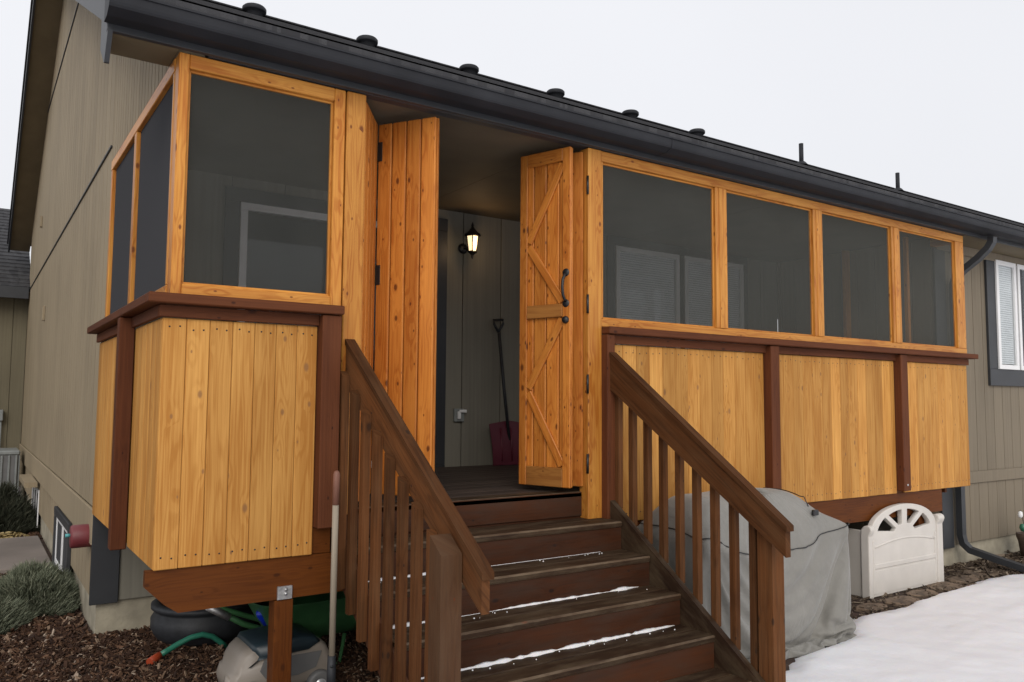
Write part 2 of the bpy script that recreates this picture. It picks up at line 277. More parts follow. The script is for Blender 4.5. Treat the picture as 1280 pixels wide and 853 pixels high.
# ---------------------------------------------------------------- mesh builder
class MB:
    def __init__(s): s.v = []; s.f = []; s.uv = []; s.bv = []; s.mi = []; s.sm = []
    def add(s, verts, faces, uvs=None, bv=None, mi=0, smooth=False):
        o = len(s.v); s.v += [tuple(p) for p in verts]
        r = random.random() if bv is None else bv
        for k, f in enumerate(faces):
            s.f.append([i+o for i in f]); s.mi.append(mi); s.sm.append(smooth); s.bv.append(r)
            if uvs: s.uv.append(uvs[k])
            else: s.uv.append([(verts[i][0]+verts[i][1], verts[i][2]) for i in f])
    def box(s, x0, x1, y0, y1, z0, z1, g='z', bev=.003, mi=0, T=None, bv=None, emi=None):
        a = [sorted((x0, x1)), sorted((y0, y1)), sorted((z0, z1))]
        bm = bmesh.new(); bmesh.ops.create_cube(bm, size=1)
        for v in bm.verts:
            for i in range(3): v.co[i] = a[i][0] + (v.co[i]+.5)*(a[i][1]-a[i][0])
        if bev:
            bmesh.ops.bevel(bm, geom=bm.edges[:], offset=min(bev, .3*min(q[1]-q[0] for q in a)), segments=1, affect='EDGES')
        bm.verts.index_update(); bm.normal_update()
        gi = 'xyz'.index(g); o1, o2 = random.random()*9, random.random()*9
        vs_ = [v.co.copy() for v in bm.verts]; fs = []; uvs = []
        for f in bm.faces:
            n = [abs(c) for c in f.normal]; n[gi] = -1 if max(n) != n[gi] else 9
            k = n.index(max(n)); oth = [i for i in range(3) if i not in (k, gi)]
            fs.append([v.index for v in f.verts])
            if k == gi: uvs.append([(v.co[(gi+1) % 3]*.3+o1, v.co[(gi+2) % 3]+o2) for v in f.verts])
            else: uvs.append([(v.co[gi]+o1, v.co[oth[0]]+o2+(.5 if k == (gi+1) % 3 else 0)) for v in f.verts])
        edge = [max(abs(c) for c in f.normal) < .95 for f in bm.faces]
        bm.free()
        if T is not None: vs_ = [T @ v for v in vs_]
        s.add(vs_, fs, uvs, bv, mi)
        if emi is not None:
            for k_, e_ in enumerate(edge):
                if e_: s.mi[len(s.mi)-len(edge)+k_] = emi
        return s
    def prism(s, poly, ax, a0, a1, mi=0, bv=None, g=None):
        """poly in the two other axes (order xyz), extruded along ax"""
        i = 'xyz'.index(ax); n = len(poly); vs_ = []
        for a in (a0, a1):
            for p in poly:
                q = list(p); q.insert(i, a); vs_.append(Vector(q))
        fs = [list(range(n))[::-1], list(range(n, 2*n))]+[[k, (k+1) % n, n+(k+1) % n, n+k] for k in range(n)]
        area = sum(poly[k][0]*poly[(k+1) % n][1]-poly[(k+1) % n][0]*poly[k][1] for k in range(n))
        if (area < 0) != (i == 1): fs = [f[::-1] for f in fs]
        o1 = random.random()*9; uvs = []
        for f in fs:
            if g == 'x': uvs.append([(vs_[j].x+o1, vs_[j].z+vs_[j].y) for j in f])
            elif g == 'y': uvs.append([(vs_[j].y+o1, vs_[j].z+vs_[j].x) for j in f])
            elif g == 'yz': uvs.append([(vs_[j].y*.82+vs_[j].z*.57+o1, vs_[j].z*.82-vs_[j].y*.57+vs_[j].x) for j in f])
            else: uvs.append([(vs_[j].z+o1, vs_[j].x+vs_[j].y) for j in f])
        s.add(vs_, fs, uvs, bv, mi); return s
    def tube(s, pts, r, n=10, mi=0, caps=True, bv=None):
        pts = [Vector(p) for p in pts]; rs = r if isinstance(r, (list, tuple)) else [r]*len(pts)
        vs_ = []; uvs = []; prev = None; ln = 0; lens = []
        for k, p in enumerate(pts):
            d = (pts[min(k+1, len(pts)-1)]-pts[max(k-1, 0)]).normalized()
            u = prev if prev is not None else (Vector((0, 0, 1)) if abs(d.z) < .9 else Vector((1, 0, 0)))
            u = (u-d*u.dot(d)).normalized(); prev = u; v = d.cross(u)
            if k: ln += (p-pts[k-1]).length
            lens.append(ln)
            for j in range(n):
                a = 2*math.pi*j/n; vs_.append(p+(u*math.cos(a)+v*math.sin(a))*rs[k])
        fs = []
        for k in range(len(pts)-1):
            for j in range(n):
                fs.append([k*n+j, k*n+(j+1) % n, (k+1)*n+(j+1) % n, (k+1)*n+j]); uvs.append([(lens[k], j*.01), (lens[k], j*.01+.01), (lens[k+1], j*.01+.01), (lens[k+1], j*.01)])
        s.add(vs_, fs, uvs, bv, mi, True)
        if caps:
            o = len(s.v)-len(vs_)
            for f in (list(range(n))[::-1], [(len(pts)-1)*n+j for j in range(n)]):
                s.f.append([i+o for i in f]); s.mi.append(mi); s.sm.append(False); s.bv.append(.5); s.uv.append([(0, 0)]*n)
        return s
    def lathe(s, prof, c, axis=(0, 0, 1), n=32, mi=0, bv=None):
        """prof = [(r, h)...] around axis through c"""
        ax = Vector(axis).normalized(); u = ax.orthogonal().normalized(); v = ax.cross(u); c = Vector(c); vs_ = []; fs = []
        for r, h in prof:
            for j in range(n):
                a = 2*math.pi*j/n; vs_.append(c+ax*h+(u*math.cos(a)+v*math.sin(a))*max(r, 1e-4))
        for k in range(len(prof)-1):
            for j in range(n): fs.append([k*n+j, k*n+(j+1) % n, (k+1)*n+(j+1) % n, (k+1)*n+j])
        s.add(vs_, fs, None, bv, mi, True); return s
    def build(s, name, mats, parent=None, off=None):
        me = bpy.data.meshes.new(name)
        o = Vector(off) if off is not None else (ROOT[parent.name] if parent else Vector((0, 0, 0)))
        me.from_pydata([tuple(Vector(p)-o) for p in s.v], [], s.f)
        ul = me.uv_layers.new(name='UVMap'); flat = [c for f in s.uv for p in f for c in p]; ul.data.foreach_set('uv', flat)
        a = me.attributes.new('bv', 'FLOAT', 'FACE'); a.data.foreach_set('value', s.bv)
        me.polygons.foreach_set('material_index', s.mi); me.polygons.foreach_set('use_smooth', s.sm)
        for q in (mats if isinstance(mats, (list, tuple)) else [mats]): me.materials.append(q)
        me.update()
        ob = bpy.data.objects.new(name, me); col.objects.link(ob)
        if parent: ob.parent = parent; ROOT[ob.name] = ROOT[parent.name]
        elif off is not None: ob.location = o
        return ob
ROOT = {}
def tag(o, label=None, cat=None, group=None, kind=None):
    if label: o['label'] = label
    if cat: o['category'] = cat
    if group: o['group'] = group
    if kind: o['kind'] = kind
    return o
def thing(name, loc, label, cat, group=None):
    o = bpy.data.objects.new(name, None); col.objects.link(o); o.location = loc; o.empty_display_size = .1
    ROOT[o.name] = Vector(loc); return tag(o, label, cat, group)
def frame_T(p, ux, uy):
    """matrix with local x along ux, local y along uy, origin p"""
    ux = Vector(ux).normalized(); uy = Vector(uy); uy = (uy-ux*uy.dot(ux)).normalized(); uz = ux.cross(uy)
    T = Matrix.Identity(4)
    for i in range(3): T[i][0], T[i][1], T[i][2] = ux[i], uy[i], uz[i]
    T.translation = Vector(p); return T

GZ = .05            # ground level
DK = 1.08           # deck level
D = 2.17            # depth of the porch
XR = 7.2            # right end of the porch
def rz(y): return 3.538+.49*y if y <= 7 else 6.968-.55*(y-7)      # roof surface height
YB = 11.5

# ================================================================ ground and setting
mb = MB(); S = 150
mb.add([(-S, -S, GZ), (S, -S, GZ), (S, S, GZ), (-S, S, GZ)], [[0, 1, 2, 3]])
tag(mb.build('ground', M['soil']), kind='structure')

def edge_y(x):
    P = [(-60, -1.2), (-3, -1.3), (.3, -1.0), (.9, -.5), (1.3, .25), (2.2, .1), (2.7, -.85), (3.3, -.78), (3.67, -.66), (4.2, -.62), (4.5, -.40), (4.88, -.30), (5.4, -.33), (6.2, -.25), (7.0, -.2), (7.45, -.33), (9, -.40), (60, -.4)]
    for (a, b), (c, d) in zip(P, P[1:]):
        if a <= x <= c:
            t = (x-a)/(c-a); return b+(d-b)*(t*t*(3-2*t))
    return -.4
def lin(a, b, n): return [a+(b-a)*i/n for i in range(n)]
xs = lin(-60, -4, 14)+lin(-4, 2.5, 40)+lin(2.5, 9.5, 200)+lin(9.5, 60, 30)+[60]
ys = lin(-70, -6, 16)+lin(-6, -2.4, 24)+lin(-2.4, .5, 90)+[.5]
mb = MB(); V = []; F = []
for y in ys:
    for x in xs:
        d = edge_y(x)+.07*noise.noise(Vector((x*3.1, y*3.1, 0)))+.03*noise.noise(Vector((x*11, y*11, 5)))-y
        t = max(-.6, min(1, d/.16)); h = (.055*math.sin(t*math.pi/2) if t > 0 else t*.2)
        h += (.030*noise.noise(Vector((x*.9, y*.9, 3)))+.012*noise.noise(Vector((x*3.2, y*3.2, 9)))+.005*noise.noise(Vector((x*9, y*9, 1))))*max(0, min(1, d/.3))
        V.append((x, y, GZ+h))
nx = len(xs)
for j in range(len(ys)-1):
    for i in range(nx-1):
        q = [j*nx+i, j*nx+i+1, (j+1)*nx+i+1, (j+1)*nx+i]
        if max(V[k][2] for k in q) > GZ-.05: F.append(q)
mb.add(V, F, smooth=True)
tag(mb.build('snow', M['snow']), label='smooth white snow lying on the ground', kind='structure')

# wood chips (visible bed in front of and under the left end of the porch)
def chips(n, xr, yr, size, mb, zj=.02, flat=.5, ok=None):
    for _ in range(n):
        x = random.uniform(*xr); y = random.uniform(*yr)
        if ok and not ok(x, y): continue
        l = size*random.uniform(.5, 1.6)*random.choice([1, 1, 1.6]); w_ = l*random.uniform(.12, .38); t = l*random.uniform(.05, .14)
        T = Matrix.Translation((x, y, GZ+random.uniform(0.002, zj))) @ Matrix.Rotation(random.uniform(0, 6.28), 4, 'Z') @ Matrix.Rotation(random.gauss(0, flat), 4, 'Y') @ Matrix.Rotation(random.gauss(0, flat), 4, 'X')
        k = random.uniform(.4, 1)
        P = [(-l, -w_*k, -t), (l, -w_, -t), (l*.9, w_*k, -t), (-l*.8, w_, -t), (-l, -w_*k, t), (l, -w_, t), (l*.9, w_*k, t), (-l*.8, w_, t)]
        mb.add([T @ (Vector(p)*.5) for p in P], [[0, 3, 2, 1], [4, 5, 6, 7], [0, 1, 5, 4], [1, 2, 6, 5], [2, 3, 7, 6], [3, 0, 4, 7]], [[(0, 0)]*4]*6, bv=random.random()**1.3)
mb = MB()
inh = lambda x, y: not (x > 0.0 and y > 2.2) and not (-2.5 < x < 0 and 4.7 < y < 6.7)
chips(17000, (-.6, 1.5), (.35, 2.2), .029, mb, ok=inh)
chips(7000, (-.9, .02), (2.1, 4.8), .040, mb, ok=inh)
chips(1600, (-.9, .05), (6.6, 9.0), .06, mb, ok=inh)
chips(1500, (1.5, 2.8), (-.2, 2.0), .045, mb, ok=inh)
tag(mb.build('wood_chips', M['chips']), 'loose brown and tan wood chips covering the bed by the house corner', 'mulch', kind='stuff')
mb = MB()
chips(4200, (2.8, 7.3), (-.55, .45), .035, mb, .015, .3)
chips(3500, (7.2, 11.0), (-.5, .28), .045, mb, .03, .3)
tag(mb.build('gravel', M['gravel']), 'brown gravel and dead leaves between the snow and the house', 'gravel', kind='stuff')
# flat stones along the snow edge
STN = ['second from the left', 'third from the left', 'fourth from the left', 'second from the right', 'rightmost', 'smallest and nearest the snow', 'leftmost']
for k, (x, y, a, b_) in enumerate([(5.6, -.22, .20, .11), (6.0, -.17, .17, .10), (6.42, -.13, .2, .12), (6.85, -.08, .19, .10), (7.2, -.02, .14, .1), (6.62, -.30, .12, .07), (5.2, -.2, .18, .09)]):
    mb = MB(); n = 11; pr = []
    for j in range(n):
        t = 2*math.pi*j/n; q = 1+random.uniform(-.16, .16); pr.append((x+a*math.cos(t)*q, y+b_*math.sin(t)*q))
    top = [(x+(p[0]-x)*.9, y+(p[1]-y)*.9, GZ+.016+random.uniform(-.004, .006)) for p in pr]
    vs_ = [(p[0], p[1], GZ-.01) for p in pr]+[(p[0], p[1], GZ+.010) for p in pr]+top
    fs = [[j, (j+1) % n, n+(j+1) % n, n+j] for j in range(n)]+[[n+j, n+(j+1) % n, 2*n+(j+1) % n, 2*n+j] for j in range(n)]+[list(range(2*n, 3*n))]
    mb.add(vs_, fs)
    tag(mb.build('flagstone', M['stone'], off=(x, y, GZ)), 'flat brown stone, %s in the row by the bench' % STN[k], 'stone', 'flat stones along the snow edge')
mb = MB(); mb.box(-2.6, -.02, 4.75, 6.65, GZ-.05, GZ+.05, g='x', bev=.01)
tag(mb.build('path', M['path']), kind='structure')

# ================================================================ house
H = thing('house', (4, 6, GZ), 'tan sided house with dark shingle roof and charcoal trim behind the porch', 'house')
def siding_yz(mb, x, y0, y1, z0, ztop, pitch=.203, face=-1):
    """vertical boards on a wall in the plane x, outer face towards -x; ztop(y)"""
    y = y0
    while y < y1-1e-4:
        e = min(y+pitch, y1); a, b_ = y+.0065, e-.0065
        mb.prism([(a, z0), (b_, z0), (b_, ztop(b_)), (a, ztop(a))], 'x', x, x+.016)
        y = e
    return mb
# side (gable) wall, three tiers with flashing seams between them
top = lambda y: rz(y)-.13
mb = MB()
siding_yz(mb, 0, D, YB, .90, lambda y: min(top(y), 3.395))
siding_yz(mb, 0, D, YB, 3.41, lambda y: max(3.411, min(top(y), 5.695)))
siding_yz(mb, 0, 4.7, 9.2, 5.71, lambda y: max(5.711, top(y)))
siding_yz(mb, 0, D, YB, .30, lambda y: .66)
# over the porch: siding runs from the screen frame to the roof
siding_yz(mb, 0, .02, D, 3.295, top, pitch=.10)
P = [(.02, 3.295), (D, 3.295), (D, .28), (YB, .28)]+[(y, top(y)) for y in (YB, 7, .02)]
mb.prism(P, 'x', .016, .12)
mb.build('wall', M['siding'], H)
mb = MB(); mb.box(-.022, -.001, D, YB, .662, .897, g='y', bev=.004); mb.build('belly_band', M['siding'], H)
mb = MB(); mb.box(-.012, .01, D, YB-.02, 3.396, 3.409, g='y', bev=.001); mb.box(-.012, .01, 4.72, 9.25, 5.696, 5.709, g='y', bev=.001)
mb.build('flashing', M['trim'], H)
mb = MB(); mb.prism([(.03, D+.03), (XR+.02, D+.03), (XR+.02, D+.3), (.3, D+.3), (.3, YB), (.03, YB)], 'z', -.1, .285); mb.box(XR+.03, 26, .33, .6, -.1, .25, bev=.006); mb.box(XR+.03, XR+.3, .34, D, -.1, .25, bev=.006)
mb.build('foundation', M['found'], H)
def siding_xz(mb, y, x0, x1, z0, z1, pitch=.203, skip=()):
    x = x0
    while x < x1-1e-4:
        e = min(x+pitch, x1)
        mb.box(x+.004, e-.004, y, y+.016, z0, z1, bev=.002); x = e
    mb.box(x0, x1, y+.016, y+.08, z0, z1, bev=0)
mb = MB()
siding_xz(mb, D, .01, XR, .28, 3.33, .405); mb.build('wall', siding_mat('shaded_porch_wall_siding', (0.19, 0.178, 0.145)), H)  # house siding, darkened so its colour carries the porch shade
mb = MB()
siding_xz(mb, .3, XR+.01, 26, .25, .84, .19); siding_xz(mb, .3, XR+.01, 26, .84, 3.30, .19)
mb.box(XR+.02, XR+.1, .38, D, .25, 3.32, bev=0)
y = .32
while y < D: mb.box(XR, XR+.02, y+.004, min(y+.2, D)-.004, .25, 3.32, bev=.002); y += .2
mb.build('wall', M['siding2'], H)
mb = MB(); mb.box(XR+.22, 26, .28, .298, .842, .96, g='x', bev=.004); mb.build('belly_band', M['siding2'], H)
# corner trims
mb = MB(); mb.box(-.018, .155, D-.022, D-.002, .27, 2.08, bev=.003); mb.box(-.018, -.001, D-.02, D+.005, .27, .66, bev=.002)
mb.build('corner_trim', M['trim'], H)
mb = MB(); mb.box(XR-.005, XR+.20, .275, .298, .235, 3.29, bev=.003); mb.build('corner_trim', M['trim'], H)
# roof: stepped shingle courses
mb = MB(); prof = []
y = -.20
while y < 7: prof += [(y, rz(y)+.008), (min(y+.127, 7), rz(min(y+.127, 7))+.002)]; y += .127
prof2 = []; y = YB+.42
while y > 7: prof2 += [(y, rz(y)+.008), (max(y-.127, 7), rz(max(y-.127, 7))+.002)]; y -= .127
prof += prof2[::-1]
X0, X1 = -.335, 26
segs = [X0+(X1-X0)*i/12 for i in range(13)]
vs_ = [(x, p[0], p[1]) for x in segs for p in prof]; n = len(prof)
fs = [[i*n+j, (i+1)*n+j, (i+1)*n+j+1, i*n+j+1] for i in range(12) for j in range(n-1)]
mb.add(vs_, fs)
und = [(-.20, rz(-.2)-.03), (7, rz(7)-.035), (YB+.42, rz(YB+.42)-.03)]
tp = [(-.20, rz(-.2)-.001), (7, rz(7)-.002), (YB+.42, rz(YB+.42)-.001)]
mb.prism(und+tp[::-1], 'x', X0, X1)
mb.box(X0, X1, 6.93, 7.07, 6.965, 6.985, g='x')
roof = mb.build('roof', M['shingle'], H)
# rake boards and rake soffit at the gable
mb = MB()
for ya, yb in ((-.04, 7), (7, YB+.38)):
    P = [(ya, rz(ya)-.20), (yb, rz(yb)-.20), (yb, rz(yb)-.032), (ya, rz(ya)-.032)]
    mb.prism(P, 'x', -.315, -.29)
# little return board that closes the eave end and hangs below it
mb.prism([(-.05, 3.29), (.03, 3.17), (.045, 3.17), (.20, 3.29), (.20, rz(.20)-.2), (-.05, rz(-.04)-.2)], 'x', -.313, -.292)
mb.build('rake_board', M['trim'], H)
mb = MB()
for ya, yb in ((.25, 7), (7, YB+.36)):
    P = [(ya, rz(ya)-.17), (yb, rz(yb)-.17), (yb, rz(yb)-.155), (ya, rz(ya)-.155)]
    mb.prism(P, 'x', -.29, -.001)
mb.box(-.29, -.002, -.02, .23, 3.292, 3.305, g='x', bev=.002)            # boxed eave return
mb.box(-.29, -.002, .215, .23, 3.306, rz(.2)-.16, g='x', bev=0)
mb.box(XR+.03, 26, -.02, .30, 3.292, 3.305, g='x', bev=.002)
mb.build('soffit', M['soffit'], H)
mb = MB(); mb.box(XR+.02, 26, .262, .297, 3.20, 3.29, g='x', bev=.003); mb.build('frieze_board', M['siding2'], H)
# ceiling of the porch
mb = MB(); mb.box(.125, XR-.002, .06, D-.002, 3.335, 3.35, g='x', bev=0)
mb.box(.125, 2.4, .06, D-.002, 3.325, 3.334, g='x', bev=.001); mb.box(2.402, 4.8, .06, D-.002, 3.325, 3.334, g='x', bev=.001); mb.box(4.802, XR-.002, .06, D-.002, 3.325, 3.334, g='x', bev=.001)
mb.build('porch_ceiling', plain('brown_ceiling_plywood', (0.12, 0.095, 0.062), rough=.7, var=.2, scale=2), H)
mb = MB(); mb.box(-.315, 26, -.045, -.012, 3.292, 3.44, g='x', bev=.003)
mb.box(.13, XR, -.010, .055, 3.292, 3.40, g='x', bev=.002)
mb.build('fascia', M['trim'], H)
# gutter
gp = [(-.046, 3.425), (-.046, 3.322), (-.135, 3.318), (-.150, 3.323), (-.172, 3.332), (-.190, 3.340), (-.196, 3.350), (-.199, 3.362), (-.200, 3.397), (-.207, 3.399), (-.205, 3.409), (-.190, 3.407), (-.190, 3.38), (-.165, 3.355), (-.135, 3.335), (-.056, 3.335), (-.056, 3.425)]
mb = MB(); mb.prism(gp, 'x', -.325, 26)
mb.prism([gp[i] for i in range(0, 12)], 'x', -.329, -.3245)
for x in [3.05, 9.2, 15]: mb.prism([(p[0]-.003 if p[0] < -.1 else p[0], p[1]-.002) for p in gp], 'x', x, x+.02)
mb.build('gutter', M['gutter'], H)
# downspout
def rect_tube(mb, pts, a, b_, up=(0, 0, 1)):
    """rectangular pipe through pts; a = width in x, b = depth"""
    vs_ = []; pts = [Vector(p) for p in pts]
    for k, p in enumerate(pts):
        d = (pts[min(k+1, len(pts)-1)]-pts[max(k-1, 0)]).normalized(); sx = Vector((1, 0, 0)); sx = (sx-d*sx.dot(d)).normalized(); sy = d.cross(sx)
        for i, j in ((-1, -1), (1, -1), (1, 1), (-1, 1)): vs_.append(p+sx*i*a/2+sy*j*b_/2)
    fs = [[k*4+j, k*4+(j+1) % 4, (k+1)*4+(j+1) % 4, (k+1)*4+j] for k in range(len(pts)-1) for j in range(4)]+[[3, 2, 1, 0], [len(pts)*4-4+j for j in range(4)]]
    mb.add(vs_, fs)
mb = MB(); rect_tube(mb, [(7.56, -.11, 3.30), (7.56, -.105, 3.25), (7.55, -.07, 3.19), (7.53, .02, 3.10), (7.50, .13, 3.01), (7.48, .205, 2.94), (7.47, .235, 2.86), (7.47, .24, 1.6), (7.47, .24, .36), (7.475, .225, .28), (7.49, .17, .22), (7.52, -.05, .165), (7.56, -.34, .10)], .075, .058)
mb.build('downspout', M['trim'], H)
# roof vents and pipes near the ridge
VY = 6.70; Z = rz(VY)
for k, x in enumerate([2.2, 3.84, 5.58, 7.30, 9.01, 10.75]):
    mb = MB(); z = Z
    mb.lathe([(.11, -.2), (.11, .035), (.15, .035), (.158, .045), (.158, .085), (.14, .105), (.07, .115), (0, .118)], (x, VY, z), n=28)
    mb.build('roof_vent', [M['gutter'], M['grey_metal']], roof)
for x, h in ((14.0, .46), (17.75, .44)):
    mb = MB(); mb.tube([(x, VY, Z-.1), (x, VY, Z+h)], .048, 14); mb.lathe([(.14, -.02), (.09, .04), (.05, .07)], (x, VY, Z)); mb.build('vent_pipe', M['gutter'], roof)

def window(parent, name, T, w_, h, trim=.1, mull=(), blinds=0, glass=True, dp=.045, label=None, sash=.05, blind_from=0):
    """window on local plane: x right, y up, z outwards; origin lower-left of the white frame"""
    f = MB()
    if trim:
        f.box(-trim, w_+trim, h, h+trim, .0, .03, g='x', T=T, mi=1); f.box(-trim, w_+trim, -trim, 0, .0, .03, g='x', T=T, mi=1)
        f.box(-trim, 0, 0, h, .0, .028, g='y', T=T, mi=1); f.box(w_, w_+trim, 0, h, .0, .028, g='y', T=T, mi=1)
    cuts = [0]+list(mull)+[w_]
    for a, b_ in zip(cuts, cuts[1:]):
        f.box(a, b_, 0, sash, 0, dp, T=T, g='x'); f.box(a, b_, h-sash, h, 0, dp, T=T, g='x')
        f.box(a, a+sash, sash, h-sash, 0, dp, T=T, g='y'); f.box(b_-sash, b_, sash, h-sash, 0, dp, T=T, g='y')
    o = f.build(name, [M['white'], M['trim']], parent)
    if label: o['label'] = label
    for a, b_ in zip(cuts, cuts[1:]):
        if glass: g_ = MB(); g_.add([T @ Vector(q) for q in ((a+sash, sash, min(.024, dp*.6)), (b_-sash, sash, min(.024, dp*.6)), (b_-sash, h-sash, min(.024, dp*.6)), (a+sash, h-sash, min(.024, dp*.6)))], [[0, 1, 2, 3]]); g_.build('pane', M['glass'], o)
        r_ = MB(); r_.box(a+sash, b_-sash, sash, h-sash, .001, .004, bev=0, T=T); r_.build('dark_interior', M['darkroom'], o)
        if blinds:
            s_ = MB(); yy = sash+.01+blind_from
            while yy < h-sash-.01: s_.box(a+sash+.006, b_-sash-.006, yy, yy+.021, .012, .018, bev=.002, T=T); yy += .024
            s_.build('blind', M['blind'], o)
    return o
TX = lambda x, y, z: frame_T((x, y, z), (1, 0, 0), (0, 0, 1))
def TXf(x, y, z):
    T = frame_T((x, y, z), (1, 0, 0), (0, 0, 1))      # local z = x cross z = -y : outwards
    return T
wlab = 'white framed window with blinds half down, seen through the second screen'
window(H, 'window', TXf(4.62, D, 2.0), .90, 1.23, trim=.10, blinds=1, label='white framed window with blinds behind the porch screen')
window(H, 'window', TXf(5.60, D, 2.0), .95, 1.23, trim=.09, blinds=1, label='right hand white window with blinds behind the porch screen')
window(H, 'sliding_door', TXf(.88, D, 1.10), 1.68, 2.03, trim=.11, mull=(.84,), sash=.055, label='white framed sliding glass door behind the left porch screen')
window(H, 'window', TXf(8.42, .3, 2.03), .45, 1.19, trim=.18, blinds=1, sash=.05, label='narrow white window with blinds right of the porch')
window(H, 'window', TXf(8.91, .3, 2.03), .9, 1.19, trim=.0, blinds=0, mull=(), sash=.05)
f = MB(); f.box(8.93-.02, 9.99, .27, .298, 3.22+.003, 3.40-.11, g='x'); f.box(8.91+.9, 9.99, .272, .298, 1.85, 3.2, g='z'); f.box(9.05, 9.99, .27, .298, 1.85, 2.027, g='x'); f.build('window_trim', M['trim'], H)
# basement windows on the side wall
TS = lambda y, z: frame_T((0, y, z), (0, -1, 0), (0, 0, 1))        # local z = -x : outwards
window(H, 'window', TS(4.75, .12), 1.15, .44, trim=.07, mull=(.57,), sash=.045, glass=False, dp=.012, label='small white basement window above the path')
window(H, 'window', TS(8.2, .12), 1.1, .44, trim=.0, mull=(.36, .73), sash=.045, glass=False, dp=.012, label='far white basement window in the side wall')
mb = MB(); mb.prism([(7.05, .60), (8.25, .60), (8.25, .66), (7.05, .66)], 'x', -.16, -.03); mb.build('window_hood', M['siding'], H)
mb = MB(); mb.box(-.03, -.001, 7.65, 7.73, 2.62, 2.80, g='z'); mb.build('wall_plate', M['siding'], H)
mb = MB(); mb.box(-.03, -.001, 9.0, 9.08, 4.05, 4.2, g='z'); mb.build('wall_plate', M['siding'], H)
# rear wing
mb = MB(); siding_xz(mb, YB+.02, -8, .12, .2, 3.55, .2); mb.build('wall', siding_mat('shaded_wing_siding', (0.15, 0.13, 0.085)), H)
mb = MB(); prof = []; y = YB-.35
wz = lambda y: 3.42+.62*(y-YB+.35)
while y < YB+2.6: prof += [(y, wz(y)+.02), (y+.13, wz(y+.13)+.002)]; y += .13
vs_ = [(x, p[0], p[1]) for x in (-8.3, -.3, .02) for p in prof]; n = len(prof)
mb.add(vs_, [[i*n+j, (i+1)*n+j, (i+1)*n+j+1, i*n+j+1] for i in range(2) for j in range(n-1)])
mb.prism([(YB-.35, 3.36), (prof[-1][0], prof[-1][1]-.08), (prof[-1][0], prof[-1][1]-.003), (YB-.35, 3.418)], 'x', -8.3, .02)
mb.build('roof', M['shingle'], H)
mb = MB(); mb.box(-8.3, -.02, YB-.39, YB-.352, 3.24, 3.43, g='x'); mb.build('fascia', M['trim'], H)

# ================================================================ porch
PO = thing('screened_porch', (3.6, 1.0, GZ), 'raised wooden porch with orange frames, dark insect screens and board skirting', 'porch')
ZT, ZWT, ZWB, ZC = 3.288, 3.219, 2.184, 2.13
# deck
mb = MB(); y = .10
while y < D-.03: mb.box(.02, XR-.01, y, min(y+.138, D-.03), DK-.035, DK, g='x', bev=.004); y += .143
mb.build('deck_floor', M['decking'], PO)
mb = MB()
for x in [.3+.6*i for i in range(12)]: mb.box(x, x+.04, .09, D-.03, DK-.26, DK-.04, g='y')
mb.build('floor_joist', M['rim'], PO)
mb = MB(); mb.box(.86, 2.62, .06, .098, DK-.15, DK-.002, g='x'); mb.build('door_sill', M['riser'], PO)
mb = MB(); mb.prism([(-.055, .872), (-.055, .80), (.03, .715), (.09, .672), (6.71, .672), (6.71, .872)], 'y', .02, .06, g='x')
mb.box(.001, .815, .022, .058, .873, 1.035, g='x'); mb.box(2.665, 6.71, .022, .058, .873, 1.035, g='x'); mb.build('rim_beam', M['rim'], PO)
mb = MB(); mb.prism([(-.0, .872), (-.0, .76), (.03, .72), (.09, .678), (6.70, .678), (6.70, .872)], 'y', .063, .098, g='x'); mb.build('rim_beam', M['rim'], PO)
for x in (.535, 4.6, 6.3):
    mb = MB(); mb.box(x, x+.092, .015, .107, GZ-.05, .668); mb.build('support_post', M['rim'], PO)
mb = MB(); mb.box(.545, .618, .006, .0195, .672, .735, bev=.001)
for z in (.70, .72): mb.lathe([(0, .012), (.008, .01), (.008, 0)], (.584, .007, z), axis=(0, -1, 0), n=10)
mb.build('post_bracket', M['metal'], PO)
# wooden skirting panels made of vertical boards
def panel_x(x0, x1, z0, z1, pitch=.121, y=0.0):
    mb = MB(); x = x0
    while x < x1-.01:
        e = min(x+pitch, x1)
        if x1-e < .03: e = x1
        mb.box(x+.0008, e-.0008, y, y+.018, z0+random.uniform(0, .002), z1, bev=.0035)
        for zz in (z0+.055, z1-.045):
            for xx in ((x+.03, e-.03) if e-x > .09 else ((x+e)/2,)):
                mb.lathe([(.0, .0015), (.0042, .001), (.0045, -.002)], (xx, y, zz+random.uniform(-.008, .008)), axis=(0, -1, 0), n=8, mi=1)
        x = e
    return mb.build('skirting_panel', [M['panel'], M['black']], PO)
panel_x(-.027, .712, .875, 2.022, .1056); panel_x(2.665, 4.20, .875, 2.022); panel_x(4.31, 5.945, .875, 2.022); panel_x(6.06, 7.195, .875, 2.022)
def panel_y(y0, y1, z0, z1, x=-.027, pitch=.121):
    mb = MB(); y = y0
    while y < y1-.01:
        e = min(y+pitch, y1)
        mb.box(x, x+.018, y+.0008, e-.0008, z0, z1, bev=.0035); y = e
    return mb.build('skirting_panel', [M['panel'], M['black']], PO)
panel_y(.019, .72, .875, 2.022); panel_y(.82, D-.03, .875, 2.022)
